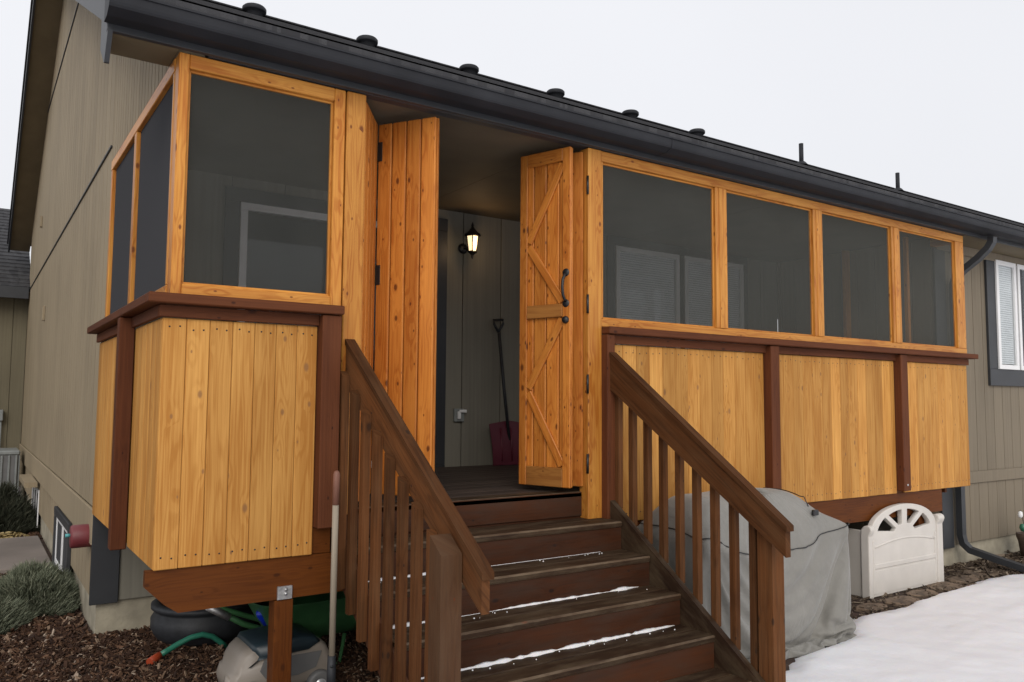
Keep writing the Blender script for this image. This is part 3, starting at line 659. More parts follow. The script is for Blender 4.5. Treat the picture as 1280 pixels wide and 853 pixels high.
# dark red posts standing proud of the skirting
for x0, x1, z0 in ((.714, .815, 1.01), (2.60, 2.664, .90), (4.205, 4.305, .93), (5.95, 6.055, .90)):
    mb = MB(); mb.box(x0, x1, -.065, .018, z0, 2.078, bev=.004)
    if x0 > 3: mb.lathe([(0, .004), (.009, .003), (.009, -.004)], ((x0+x1)/2, -.065, z0+.05), axis=(0, -1, 0), n=12, mi=1)
    mb.build('trim_post', [M['red'], M['metal']], PO)
mb = MB(); mb.box(-.105, -.028, .73, .81, .86, 2.078, bev=.004); mb.build('trim_post', M['red'], PO)
# rail cap and apron
mb = MB()
mb.box(-.105, .822, -.085, -.001, 2.082, ZC-.002, g='x', bev=.005); mb.box(-.105, -.011, .0, D-.005, 2.082, ZC-.002, g='y', bev=.005)
mb.build('rail_cap', M['red'], PO)
mb = MB(); mb.box(2.602, XR+.06, -.085, -.001, 2.082, ZC-.002, g='x', bev=.005); mb.build('rail_cap', M['red'], PO)
mb = MB()
mb.box(-.045, .713, -.022, -.001, 2.024, 2.08, g='x'); mb.box(-.048, -.028, .0, .729, 2.024, 2.08, g='y'); mb.box(-.048, -.028, .811, D-.03, 2.024, 2.08, g='y')
mb.build('apron_board', M['red'], PO); mb = MB()
for a, b_ in ((2.665, 4.204), (4.306, 5.949), (6.056, XR-.002)): mb.box(a, b_, -.022, -.001, 2.024, 2.08, g='x')
mb.build('apron_board', M['red'], PO)
# screen frames
def stop(mb, x0, x1, z0, z1, y=.022, t=.012):
    mb.box(x0, x1, y, y+.02, z1-t, z1, g='x', bev=.002, mi=0); mb.box(x0, x1, y, y+.02, z0, z0+t, g='x', bev=.002)
    mb.box(x0, x0+t, y, y+.02, z0+t, z1-t, bev=.002); mb.box(x1-t, x1, y, y+.02, z0+t, z1-t, bev=.002)
mb = MB()
mb.box(.0, .048, 0, .085, ZC, ZT, bev=.004); mb.box(.775, .835, 0, .04, ZC, ZT, bev=.004)
mb.box(.0485, .7745, 0, .04, ZWT, ZT, g='x', bev=.004); mb.box(.0485, .7745, -.002, .04, ZC, ZWB, g='x', bev=.004); stop(mb, .0485, .7745, ZWB, ZWT)
lf = mb.build('screen_frame', M['frame'], PO)
def screen_x(x0, x1, par):
    q = MB(); q.add([(x0, .032, ZWB), (x1, .032, ZWB), (x1, .032, ZWT), (x0, .032, ZWT)], [[0, 1, 2, 3]]); q.build('screen', M['screen'], par)
screen_x(.05, .773, lf)
mb = MB(); xsn = [(2.623, 3.694), (3.815, 4.847), (4.967, 5.971), (6.102, 7.064)]
mb.box(2.6045, 7.215, 0, .04, ZWT+.001, ZT, g='x', bev=.004); mb.box(2.6045, 7.215, -.002, .04, ZC, ZWB-.001, g='x', bev=.004)
ed = [2.6045]+[e for p in xsn for e in p]+[7.215]
for a, b_ in zip(ed[::2], ed[1::2]): mb.box(a, b_, .0008, .04, ZWB, ZWT, bev=.004)
for a, b_ in xsn[:3]: pass
for (a, b_), (c, d_) in zip(xsn, xsn[1:]): mb.box(b_+.035, c-.035, -.0035, .001, ZWB+.002, ZWT-.002, bev=.001)
for a, b_ in xsn: stop(mb, a, b_, ZWB, ZWT)
mb.box(7.13, 7.215, .041, .28, ZC, ZWB, g='y'); mb.box(7.13, 7.215, .041, .28, ZWT, ZT, g='y')
rf = mb.build('screen_frame', M['frame'], PO)
for a, b_ in xsn: screen_x(a+.002, b_-.002, rf)
# left side frame
mb = MB(); ysn = [(.115, 1.13), (1.205, 2.085)]
mb.box(-.004, .035, .086, D-.02, ZWT, ZT, g='y', bev=.004); mb.box(-.006, .035, .086, D-.02, ZC, ZWB, g='y', bev=.004)
for a, b_ in ((.0855, .115), (1.13, 1.205), (2.085, D-.022)): mb.box(-.003, .035, a, b_, ZWB+.001, ZWT-.001, bev=.004)
sf = mb.build('screen_frame', M['frame'], PO)
for a, b_ in ysn:
    q = MB(); q.add([(.02, a, ZWB), (.02, b_, ZWB), (.02, b_, ZWT), (.02, a, ZWT)], [[0, 1, 2, 3]]); q.build('screen', M['screen_side'], sf)
# door posts
mb = MB(); mb.box(.842, .95, -.006, .085, 1.06, ZT, bev=.005); mb.build('door_post', M['frame'], PO)
mb = MB(); mb.box(2.49, 2.603, -.008, .085, .914+.0, ZT, bev=.005); mb.build('door_post', M['frame'], PO)
mb = MB(); mb.box(7.10, 7.19, 1.2, 1.24, DK, 3.32); mb.box(6.95, 6.99, .42, .46, DK+.01, 3.32); mb.build('inner_stud', M['frame'], PO)

# folding doors -------------------------------------------------
def leaf(p0, p1, outer_planks=True, brace=False, label=None, flip=False):
    """door leaf standing on the line p0 -> p1 (plan), local x along it, local y up, local z = face"""
    d = Vector((p1[0]-p0[0], p1[1]-p0[1], 0)); w_ = d.length; zb, zt = DK+.035, 3.268; h = zt-zb
    T = frame_T((p0[0], p0[1], zb), d, (0, 0, 1))
    mb = MB(); n = 4
    for k in range(n):
        a = w_*k/n; b_ = w_*(k+1)/n
        mb.box(a+.0035, b_-.0035, 0, h, -.008, .012, g='y', bev=.005, T=T)
    mb.box(.01, w_-.01, .002, h-.002, -.0095, -.0085, g='y', bev=0, T=T)
    if brace:
        s_ = .058
        mb.box(0, s_, 0, h, .0125, .034, g='y', T=T, bev=.004); mb.box(w_-s_, w_, 0, h, .0125, .034, g='y', T=T, bev=.004)
        for yy, hh in ((0, .12), (h*.495, .085), (h-.085, .085)): mb.box(s_+.001, w_-s_-.001, yy, yy+hh, .0125, .036 if yy else .033, g='x', T=T, bev=.004, mi=0 if yy > h*.6 else 1)
        pts = [(w_-s_, h-.085), (s_, h*.72), (w_-s_, h*.495+.085)], [(w_-s_, h*.495), (s_, h*.28), (w_-s_, .12)]
        for tri in pts:
            for q0, q1 in zip(tri, tri[1:]):
                v = Vector((q1[0]-q0[0], q1[1]-q0[1], 0)); l_ = v.length; Z_ = Matrix.Translation((q0[0], q0[1], 0)) @ Matrix.Rotation(math.atan2(v.y, v.x), 4, 'Z')
                mb.box(0.015, l_-.015, -.026, .026, .0125, .030, g='x', T=T @ Z_, bev=.004)
    else:
        mb.box(.0, .02, .001, h-.001, -.030, -.0105, g='y', T=T, bev=.002); mb.box(w_-.02, w_+.001, .001, h-.001, -.030, -.0105, g='y', T=T, bev=.002)
    o = mb.build('folding_door', [M['door'], M['door_rail']], PO)
    if label: o['label'] = label
    return o, T, w_, h
A0, A1 = (.955, .035), (1.165, .345)
B0, B1 = (1.185, .345), (1.395, .02)
la, Ta, wa, ha = leaf(A0, A1)
lb, Tb, wb, hb = leaf(B0, B1, label='left folding door leaf of plain vertical boards')
for zz in (.30, 1.20, 1.93):
    mb = MB(); mb.box(-.026, .034, zz, zz+.115, .0125, .0165, g='y', T=Tb, bev=.002); c = Tb @ Vector((-.008, zz-.004, .02)); mb.tube([c, c+Vector((0, 0, .123))], .012, 10)
    mb.box(-.045, -.012, zz, zz+.115, .009, .0135, g='y', T=Tb, bev=.002); mb.build('hinge', M['black'], lb)
C0, C1 = (2.485, .035), (2.285, .365)
D0, D1 = (2.245, .375), (2.375, .005)
lc, Tc, wc, hc = leaf(C1, C0)
ld, Td, wd, hd = leaf(D0, D1, brace=True, label='right folding door leaf with zigzag braces and black handle')
for zz in (.12, .62, 1.13, 1.90):
    mb = MB(); c = Vector((2.487, -.004, DK+zz)); mb.tube([c, c+Vector((0, 0, .12))], .008, 10); mb.build('hinge', M['black'], lc)
mb = MB(); hx = wd-.032
mb.tube([Td @ Vector(p) for p in ((hx, 1.16, .035), (hx, 1.175, .05), (hx, 1.20, .068), (hx, 1.25, .076), (hx, 1.30, .068), (hx, 1.325, .05), (hx, 1.34, .035))], .009, 10)
for zz in (1.15, 1.345): mb.lathe([(0, .008), (.014, .007), (.024, .003), (.026, 0)], Td @ Vector((hx, zz, .034)), axis=Td.to_3x3() @ Vector((0, 0, 1)), n=16)
mb.build('handle', M['black'], ld)
mb = MB(); mb.lathe([(0, .02), (.018, .019), (.022, .012), (.024, 0)], Td @ Vector((hx, 1.045, .034)), axis=Td.to_3x3() @ Vector((0, 0, 1)), n=20); mb.build('deadbolt', M['black'], ld)

# ================================================================ stairs
ST = thing('staircase', (1.76, -.6, GZ), 'dark brown wooden steps with snow on them climbing to the open folding doors', 'stairs')
SX0, SX1 = .875, 2.618
ny = [.10, -.185, -.43, -.675, -.92, -1.165]; nz = [1.08, .918, .748, .579, .410, .240]
for k in range(6):
    y, z = ny[k], nz[k]
    mb = MB()
    if k == 0: mb.box(SX0-.02, SX1-.06, y-.04, y+.09, z-.036, z+.001, g='x', bev=.008, emi=1)
    else:
        a = y; b_ = ny[k-1]+.012
        mb.box(SX0, SX1, a, a+.134, z-.036, z, g='x', bev=.009, emi=1); mb.box(SX0, SX1, a+.139, b_, z-.036, z-.001, g='x', bev=.004)
    mb.build('tread', [M['tread'], M['worn']], ST)
    zl = nz[k+1] if k < 5 else GZ
    mb = MB(); yr = y+.014 if k else y-.028
    mb.box(SX0+.01, SX1-.001 if k else SX1-.045, yr, yr+.02, zl-.03, z-.037, g='x', bev=.002); mb.build('riser', M['riser'], ST)
sl = (nz[1]-nz[4])/(ny[1]-ny[4])
def sz(y): return .918+(y-ny[1])*sl
mb = MB(); mb.prism([(.02, sz(.02)+.03), (-1.36, sz(-1.36)+.03), (-1.36, GZ-.02), (-1.1, GZ-.02), (.02, sz(.02)-.30)], 'x', SX1+.001, SX1+.040, g='yz'); mb.build('stringer', M['tread'], ST)
mb = MB(); mb.prism([(.02, sz(.02)-.075), (-1.30, sz(-1.30)-.075), (-1.30, GZ-.02), (-1.05, GZ-.02), (.02, sz(.02)-.33)], 'x', SX0-.013, SX0-.001, g='yz'); mb.build('stringer', M['riser'], ST)
def rail(x0, x1, ya, yb, za, h=.185):
    mb = MB(); zb = za+(yb-ya)*.70
    mb.prism([(ya, za), (yb, zb), (yb, zb-h*.72), (ya, za-h*1.12)], 'x', x0, x1, g='yz')
    mb.prism([(ya, za+.001), (yb-.012, zb-.006), (yb-.012, zb+.022), (ya, za+.03)], 'x', x0-.006, x1+.012, g='yz')
    return mb.build('handrail', M['rail'], ST)
rail(2.6205, 2.6585, -.065, -1.37, 1.935)
rail(.862, .898, -.01, -1.36, 1.935)
def bal(x0, y0, zb, zt, sl_=.7):
    mb = MB(); s_ = .038
    mb.prism([(y0, zb), (y0+s_, zb), (y0+s_, zt+s_*sl_), (y0, zt)], 'x', x0, x0+s_); mb.build('baluster', M['rail'], ST)
for k in range(9):
    y = -.095-.1315*k
    bal(2.662, y, sz(y)+.0 , 1.935+(y+.065)*.70-.02)
for k in range(8):
    y = -.075-.137*k
    bal(.822, y, sz(y)-.29, 1.935+(y+.01)*.70-.12)
mb = MB(); y0 = -1.225
mb.prism([(y0, GZ), (y0+.092, GZ), (y0+.092, 1.125), (y0, 1.06)], 'x', .764, .8565); mb.build('newel_post', M['post_gray'], ST)
mb = MB(); y0 = -1.255
mb.prism([(y0, GZ), (y0+.092, GZ), (y0+.092, 1.09), (y0, 1.025)], 'x', 2.662, 2.754); mb.build('newel_post', M['rail'], ST)
# snow lying at the back of the treads
for k, (xa, xb, wid) in enumerate([(SX0+.02, 2.45, .0), (SX0+.02, 2.45, .035), (SX0+.02, 2.53, .05), (SX0+.02, 2.57, .045), (SX0+.02, 2.2, .05)]):
    if k == 0: continue
    z = nz[k+1]; yb = ny[k]+.013; n = 260; V = []; F = []
    x_ = [xa+(xb-xa)*i/n for i in range(n+1)]
    for x in x_:
        t = (x-xa)/(xb-xa)
        ww = wid*(.75+.9*noise.noise(Vector((x*2.3, k*7.7, 0)))+.5*noise.noise(Vector((x*14, k*3.1, 2))))
        if k in (1, 4): ww *= max(.0, .25+.9*math.sin(t*5.5+k))
        gt_ = noise.noise(Vector((x*5.5, k*2.3, 9)))*1.1+.5*noise.noise(Vector((x*22, k, 4))); ww *= max(0, min(1, 1.0+gt_*1.9))
        ww = max(.0006, ww*.62)*min(1, (1-t)*14, t*30+.2); hh = min(.012, ww*.5)
        V += [(x, yb, z-.004), (x, yb, z+hh*1.25), (x, yb-ww*.6, z+hh), (x, yb-ww, z-.004)]
    for i in range(n):
        for j in range(3): F.append([i*4+j, i*4+j+1, (i+1)*4+j+1, (i+1)*4+j])
    F += [[0, 1, 2, 3], [n*4+3, n*4+2, n*4+1, n*4]]
    mb = MB(); mb.add(V, F, smooth=True)
    nth = ['', 'third highest', 'middle', 'second lowest', 'lowest'][k]
    for _ in range(14):      # crumbs
        x = random.uniform(xa, xb); r_ = random.uniform(.002, .005); y = yb-random.uniform(.02, wid*1.6)
        mb.lathe([(r_, -.002), (r_*.8, r_*.6), (0, r_)], (x, y, z), n=6)
    tag(mb.build('snow_strip', M['snow'], off=(1.7, yb, z)), 'thin ragged line of snow on the %s snowy tread of the steps' % ['', 'uppermost', 'second', 'third', 'bottom'][k], 'snow', 'snow left on the treads')

# ================================================================ things on and behind the porch
LM = thing('wall_lantern', (2.90, D-.02, 3.0), 'black lantern with lit cream glass on the wall inside the doorway', 'lantern')
cx, cy, cz = 2.825, D-.20, 3.02
mb = MB()
for r_, z in ((.072, .085), (.045, -.085)):
    mb.lathe([(r_*.2, z-.008), (r_+.006, z-.008), (r_+.006, z+.008), (r_*.2, z+.008)], (cx, cy, cz), n=6)
for j in range(6):
    a = 2*math.pi*j/6; mb.tube([(cx+.070*math.cos(a), cy+.070*math.sin(a), cz+.085), (cx+.045*math.cos(a), cy+.045*math.sin(a), cz-.085)], .006, 6)
mb.lathe([(.09, .088), (.082, .105), (.055, .125), (.035, .15), (.02, .165), (.012, .18), (.016, .195), (.008, .215), (0, .235)], (cx, cy, cz), n=18)
mb.lathe([(.04, -.092), (.022, -.11), (.012, -.125), (.014, -.135), (0, -.165)], (cx, cy, cz), n=18)
mb.build('lantern_frame', M['black'], LM)
mb = MB(); V = [(cx+r_*math.cos(2*math.pi*j/6), cy+r_*math.sin(2*math.pi*j/6), cz+z) for r_, z in ((.066, .08), (.042, -.08)) for j in range(6)]
mb.add(V, [[j, (j+1) % 6, 6+(j+1) % 6, 6+j][::-1] for j in range(6)]); mb.build('lantern_glass', M['lit'], LM)
mb = MB(); mb.lathe([(.055, 0), (.055, .012), (.03, .025), (0, .028)], (cx-.0, D-.002, cz-.02), axis=(0, -1, 0), n=20)
mb.tube([(cx, D-.03, cz-.02), (cx, D-.10, cz-.05), (cx, D-.15, cz+.02), (cx, D-.16, cz+.14), (cx, cy+.01, cz+.165)], .008, 8); mb.build('bracket', M['black'], LM)
ld_ = bpy.data.lights.new('lantern_bulb', 'POINT'); lo = bpy.data.objects.new('lantern_bulb', ld_); col.objects.link(lo); ld_.energy = 1.5; ld_.color = (1, .62, .3); ld_.shadow_soft_size = .05
lo.parent = LM; lo.location = Vector((cx, cy-.11, cz-.02))-ROOT[LM.name]
LM.scale = (.84, .84, .84)
OU = thing('wall_outlet', (2.80, D-.01, 1.52), 'small weatherproof outlet box low on the wall inside the doorway', 'outlet')
mb = MB(); mb.box(2.76, 2.86, D-.03, D-.002, 1.465, 1.58, bev=.006); mb.build('outlet_plate', M['grey_metal'], OU)
mb = MB(); mb.box(2.785, 2.815, D-.05, D-.031, 1.49, 1.555, bev=.004); mb.box(2.80, 2.87, D-.055, D-.04, 1.545, 1.57, bev=.003); mb.build('plug', M['white'], OU)
SH = thing('snow_shovel', (3.26, D-.12, DK), 'snow shovel with maroon blade and dark shaft leaning on the wall inside the doorway', 'snow shovel')
mb = MB(); mb.tube([(3.275, D-.12, DK+.22), (3.235, D-.09, 1.75), (3.195, D-.06, 2.26)], .014, 10)
c = Vector((3.19, D-.055, 2.27)); mb.tube([c, c+Vector((-.045, 0, .07)), c+Vector((-.05, 0, .105)), c+Vector((.05, 0, .115)), c+Vector((.052, 0, .08)), c], .012, 8); mb.build('shaft', M['rubber'], SH)
V = []; F = []
for i in range(7):
    for j in range(2):
        for k_ in range(9):
            x = 3.075+.42*k_/8; t = i/6; V.append((x, D-.05-.10*math.cos(t*1.3)-.008*j-.03*abs(k_/8-.5), DK+.005+.36*t+(.0 if i < 6 else .03*(1-abs(k_/4-1)))))
for i in range(6):
    for k_ in range(8):
        for j in range(2):
            a = (i*2+j)*9+k_; F.append([a, a+1, a+19, a+18])
mb = MB(); mb.add(V, F, smooth=True)
for k_ in range(3): mb.tube([(3.17+.11*k_, D-.165, DK+.04), (3.19+.1*k_, D-.12, DK+.33)], .008, 6)
mb.build('blade', M['maroon'], SH)

# long handled shovel leaning by the steps
SP = thing('garden_shovel', (.75, -.20, GZ), 'long handled shovel with worn pale wooden handle standing left of the steps', 'shovel')
mb = MB(); mb.tube([(.748, -.20, .40), (.749, -.2, .95), (.7495, -.20, 1.14)], .0155, 12); mb.build('handle', M['handle_wood'], SP)
mb = MB(); mb.tube([(.7496, -.20, 1.141), (.751, -.20, 1.285), (.751, -.20, 1.30), (.751, -.20, 1.306)], [.0165, .017, .013, .005], 12); mb.build('grip', plain('brown_grip', (.20, .09, .06), rough=.6), SP)
mb = MB(); mb.tube([(.748, -.20, .43), (.747, -.2, .27)], [.020, .022], 12); mb.lathe([(0, .006), (.007, .004), (.008, 0)], (.741, -.218, .385), axis=(-.3, -1, 0), n=8)
V = []; F = []
for i in range(7):
    t = i/6; z = .29-.25*t; wd_ = .045+.055*min(1, t*4) if t < .75 else .10*(1-(t-.75)/.25*.75)
    for k_ in range(7):
        u = k_/3-1; V.append((.747+u*wd_, -.20+.03*u*u-.01*math.sin(t*3), z))
for i in range(6):
    for k_ in range(6): F.append([i*7+k_, i*7+k_+1, (i+1)*7+k_+1, (i+1)*7+k_])
mb.add(V, F, smooth=True); mb.build('blade', M['rubber'], SP)

# big black round planter under the porch
PT = thing('black_planter', (.66, 1.95, GZ), 'large round black plastic planter lying in shade under the porch', 'planter')
mb = MB(); mb.lathe([(0, .0), (.24, 0), (.30, .04), (.335, .10), (.335, .16), (.31, .20), (.315, .215), (.335, .225), (.335, .25), (.29, .26), (.26, .23), (.25, .12), (0, .11)], (.64, 1.80, GZ), n=48); mb.build('bowl', M['rubber'], PT)
# green hose end with an orange tip
HO = thing('garden_hose', (.45, 1.5, GZ), 'short end of green hose with orange tip lying on wood chips', 'hose')
mb = MB(); mb.tube([(.295, 1.405, GZ+.045), (.33, 1.42, GZ+.055), (.40, 1.43, GZ+.085), (.47, 1.43, GZ+.112), (.54, 1.425, GZ+.122), (.60, 1.43, GZ+.10), (.66, 1.44, GZ+.05), (.70, 1.45, GZ+.01)], .017, 12); mb.build('hose', M['hose'], HO)
mb = MB(); mb.tube([(.22, 1.34, GZ+.03), (.27, 1.39, GZ+.036), (.305, 1.424, GZ+.045)], [.022, .024, .020], 12); mb.build('nozzle', M['orange_red'], HO)
# green wheelbarrow
WB = thing('wheelbarrow', (1.1, 1.1, GZ), 'dark green poly wheelbarrow parked in shade under the porch', 'wheelbarrow')
V = []; ring = []
for z, x0, x1, y0, y1 in ((.20, .92, 1.45, .92, 1.28), (.30, .86, 1.60, .86, 1.34), (.43, .79, 1.72, .80, 1.40), (.44, .765, 1.745, .775, 1.425), (.43, .80, 1.71, .81, 1.39), (.215, .93, 1.44, .93, 1.27)):
    n = 28; r_ = []
    for j in range(n):
        a = 2*math.pi*j/n; cx_, sy_ = math.cos(a), math.sin(a); e = .45
        r_.append(((x0+x1)/2+(x1-x0)/2*math.copysign(abs(cx_)**e, cx_), (y0+y1)/2+(y1-y0)/2*math.copysign(abs(sy_)**e, sy_), GZ+z-.02)); 
    V += r_
F = [[k_*28+j, k_*28+(j+1) % 28, (k_+1)*28+(j+1) % 28, (k_+1)*28+j] for k_ in range(5) for j in range(28)]+[list(range(28))[::-1], [5*28+j for j in range(28)]]
mb = MB(); mb.add(V, F, smooth=True); mb.build('tray', M['green'], WB)
for s_ in (0, 1):
    y = .90+.36*s_
    mb = MB(); mb.tube([(1.75, y+.10*(1-2*s_), GZ+.16), (.95, y, GZ+.22), (.70, y-.02, GZ+.33), (.56, y-.03, GZ+.42)], .016, 10); mb.tube([(.62, y-.025, GZ+.38), (.50, y-.035, GZ+.455)], .021, 10, mi=1); mb.tube([(1.15, y, GZ+.19), (1.08, y-.02, GZ+.01), (1.28, y-.02, GZ+.01), (1.32, y, GZ+.18)], .012, 8); mb.build('handle', [M['green'], M['metal']], WB)
mb = MB(); mb.lathe([(.06, -.04), (.16, -.04), (.185, -.02), (.185, .02), (.16, .04), (.06, .04), (.06, -.04)], (1.80, 1.08, GZ+.18), axis=(0, 1, 0), n=28); mb.build('wheel', M['rubber'], WB)
WB.location.x -= .10; WB.location.y -= .12
BC = MB(); BC.lathe([(0, 0), (.033, 0), (.037, .015), (.034, .09), (.018, .11), (0, .115)], (.735, .88, GZ+.36), axis=(.5, .1, -.75), n=16)
tag(BC.build('blue_bottle', M['blue'], off=(.735, .88, GZ+.36)), 'bright blue plastic bottle above the wheelbarrow handles', 'bottle')
# toy ride-on car
TC = thing('toy_car', (.69, .45, GZ), 'tan plastic ride-on toy car with dark windscreen behind the porch support post', 'toy car')
y0, y1 = .33, .64
body = [(.36, .12), (.345, .20), (.36, .265), (.375, .27), (.385, .33), (.41, .385), (.445, .425), (.475, .43), (.53, .40), (.60, .375), (.70, .37), (.78, .40), (.835, .415), (.875, .37), (.905, .28), (.915, .20), (.91, .12)]
def loft_body(prof, y0, y1, zb, inset=.035, mi=0):
    mb = MB(); n = len(prof); cxx = sum(p[0] for p in prof)/n; czz = sum(p[1] for p in prof)/n; V = []
    for y, k_ in ((y0, .86), (y0+.02, .96), (y0+.06, 1), (y1-.06, 1), (y1-.02, .96), (y1, .86)):
        for p in prof: V.append((.07+cxx+(p[0]-cxx)*k_, y, GZ+zb+.74*(czz+(p[1]-czz)*k_)))
    F = [[k_*n+j, k_*n+(j+1) % n, (k_+1)*n+(j+1) % n, (k_+1)*n+j][::-1] for k_ in range(5) for j in range(n)]+[list(range(n)), [5*n+j for j in range(n)][::-1]]
    mb.add(V, F, smooth=True, mi=mi); return mb
mb = loft_body(body, y0, y1, -.01); mb.build('body', M['toy_tan'], TC)
mb = loft_body([(.425, .30), (.475, .345), (.60, .36), (.78, .37), (.835, .41), (.80, .455), (.72, .475), (.60, .47), (.47, .455), (.455, .42), (.485, .37), (.475, .345)], y0-.012, y1+.012, -.01)
mb.build('dark_seat_and_hood', M['toy_teal'], TC)
mb = MB(); mb.prism([(.60, GZ+.15), (.77, GZ+.14), (.87, GZ+.165), (.90, GZ+.245), (.59, GZ+.245), (.57, GZ+.19)], 'y', y0-.006, y0+.02); mb.build('door_panel', M['toy_grey'], TC)
mb = MB(); mb.lathe([(0, -.02), (.035, -.02), (.04, .0), (.035, .02), (0, .025)], (.435, .40, GZ+.14), axis=(-1, 0, 0), n=16); mb.build('headlight', M['toy_tan'], TC)
for x in (.525, .89):
    for y, s_ in ((y0-.02, 1), (y1+.02, -1)):
        mb = MB(); mb.lathe([(.03, .012), (.062, .02), (.073, .008), (.073, -.03), (.06, -.04), (0, -.04)], (x, y, GZ+.075), axis=(0, -s_, 0), n=28); wh = mb.build('wheel', M['toy_grey'], TC)
        mb = MB(); mb.lathe([(0, .012), (.01, .02), (.012, .012), (.030, .014), (.034, .006)], (x, y, GZ+.075), axis=(0, -s_, 0), n=20); mb.build('hubcap', M['silver'], wh)

# dull red cylinder on the side wall near the corner
RC = thing('hose_hanger', (-.06, 2.4, .70), 'dull red cylinder with teal tip sticking out of the wall near the corner', 'hose hanger')
mb = MB(); mb.lathe([(0, 0), (.075, 0), (.078, .01), (.078, .12), (.07, .13), (0, .13)], (.0, 2.34, .705), axis=(-1, 0, 0), n=28); mb.build('drum', M['dullred'], RC)
mb = MB(); mb.tube([(-.13, 2.34, .715), (-.16, 2.34, .715)], .012, 10); mb.build('tip', M['teal'], RC)

# meter box and air conditioner by the rear wing
EB = thing('meter_box', (-.35, YB-.05, 1.3), 'grey electrical box with conduit on the rear wing wall', 'electrical box')
mb = MB(); mb.box(-.42, -.27, YB-.10, YB+.015, 1.27, 1.45, bev=.01); mb.build('box', M['grey_metal'], EB)
mb = MB(); mb.tube([(-.30, YB-.05, 1.27), (-.30, YB-.05, .85), (-.28, YB-.05, .8), (-.1, YB-.05, .78)], .018, 8); mb.build('conduit', M['grey_metal'], EB)
AC = thing('air_conditioner', (-.48, 10.2, GZ), 'grey outdoor air conditioner with ribbed sides beside the rear wall', 'air conditioner')
mb = MB(); mb.box(-.86, -.10, 9.85, 10.6, GZ+.03, GZ+.78, bev=.02, mi=1); mb.box(-.88, -.08, 9.83, 10.62, GZ+.76, GZ+.83, bev=.02); mb.box(-.88, -.08, 9.83, 10.62, GZ+.0, GZ+.06, bev=.01)
for k_ in range(9): mb.box(-.86+.09*k_, -.835+.09*k_, 9.83, 9.85, GZ+.06, GZ+.76, bev=.004)
for k_ in range(9): mb.box(-.10, -.08, 9.86+.085*k_, 9.885+.085*k_, GZ+.06, GZ+.76, bev=.004)
mb.build('cabinet', [M['grey_metal'], M['toy_grey']], AC)

# bushes
def bush(name, c, rx, ry, h, n, m_, label, cat, blade=.05, grp=None, up=.8):
    mb = MB(); c = Vector(c)
    for _ in range(n):
        a = random.uniform(0, 2*math.pi); r_ = math.sqrt(random.random()); rr = .82+.28*noise.noise(Vector((math.cos(a)*2, math.sin(a)*2, c.y)))
        px, py = c.x+rx*r_*rr*math.cos(a), c.y+ry*r_*rr*math.sin(a)
        hm = h*max(.12, (1-r_**2.2))*(.8+.4*noise.noise(Vector((px*5, py*5, 1))))
        z = c.z+hm*random.random()**.45
        d = Vector((math.cos(a)*r_*1.1+random.gauss(0, .35), math.sin(a)*r_*1.1+random.gauss(0, .35), up+random.random()*.5)).normalized()
        l_ = blade*random.uniform(.6, 1.7); s_ = d.orthogonal().normalized(); s_ = (Matrix.Rotation(random.uniform(0, 6.3), 3, d) @ s_)*blade*.055
        p = Vector((px, py, z)); bend = Vector((random.gauss(0, .12), random.gauss(0, .12), -.05))*l_
        mb.add([p-s_, p+s_, p+d*l_*.55+s_*.9+bend*.4, p+d*l_*.55-s_*.9+bend*.4, p+d*l_+bend], [[0, 1, 2, 3], [3, 2, 4]], [[(0, 0)]*4, [(0, 0)]*3], bv=min(1, max(0, random.gauss(.45, .25))))
    for _ in range(40):
        a = random.uniform(0, 6.28); r_ = random.random()*.8
        mb.tube([(c.x+.1*rx*math.cos(a), c.y+.1*ry*math.sin(a), c.z), (c.x+rx*r_*math.cos(a), c.y+ry*r_*math.sin(a), c.z+h*.7*(1-r_*r_*.6))], .003, 4, caps=False, bv=0)
    return tag(mb.build(name, m_, off=c), label, cat, grp)
bush('lavender_bush', (-.28, 3.35, GZ), .44, .62, .31, 26000, M['bush'], 'grey green spiky bush nearest the house corner', 'bush', .055)
bush('lavender_bush', (-.66, 2.85, GZ), .40, .40, .26, 12000, M['bush'], 'low grey green bush at the left edge, in front of the path', 'bush', .055)
bush('dark_shrub', (-.36, 7.55, GZ), .46, .75, .56, 16000, M['bushdark'], 'dark twiggy shrub beyond the path', 'bush', .07)
mb = MB()
for _ in range(260):
    a = random.uniform(0, 6.28); r_ = math.sqrt(random.random())*.2; p = Vector((-.30+r_*math.cos(a)*1.2, 6.78+r_*math.sin(a)*.6, GZ+.02+.10*(1-r_*5)*random.random()))
    T = Matrix.Translation(p) @ Matrix.Rotation(random.uniform(0, 6.28), 4, 'Z') @ Matrix.Rotation(random.gauss(0, .6), 4, 'X')
    l_ = random.uniform(.02, .045); mb.add([T @ Vector(q) for q in ((-l_, 0, 0), (0, l_*.45, .006), (l_, 0, 0), (0, -l_*.45, .006))], [[0, 1, 2, 3]])
tag(mb.build('dead_leaves', M['leaf_yellow']), 'pile of yellowed leaves behind the path', 'leaves', kind='stuff')

# ================================================================ right side: covered grill, storage bench, pot
GR = thing('covered_grill', (3.6, -.33, GZ), 'barbecue under a wrinkled grey fabric cover between the steps and the bench', 'grill cover')
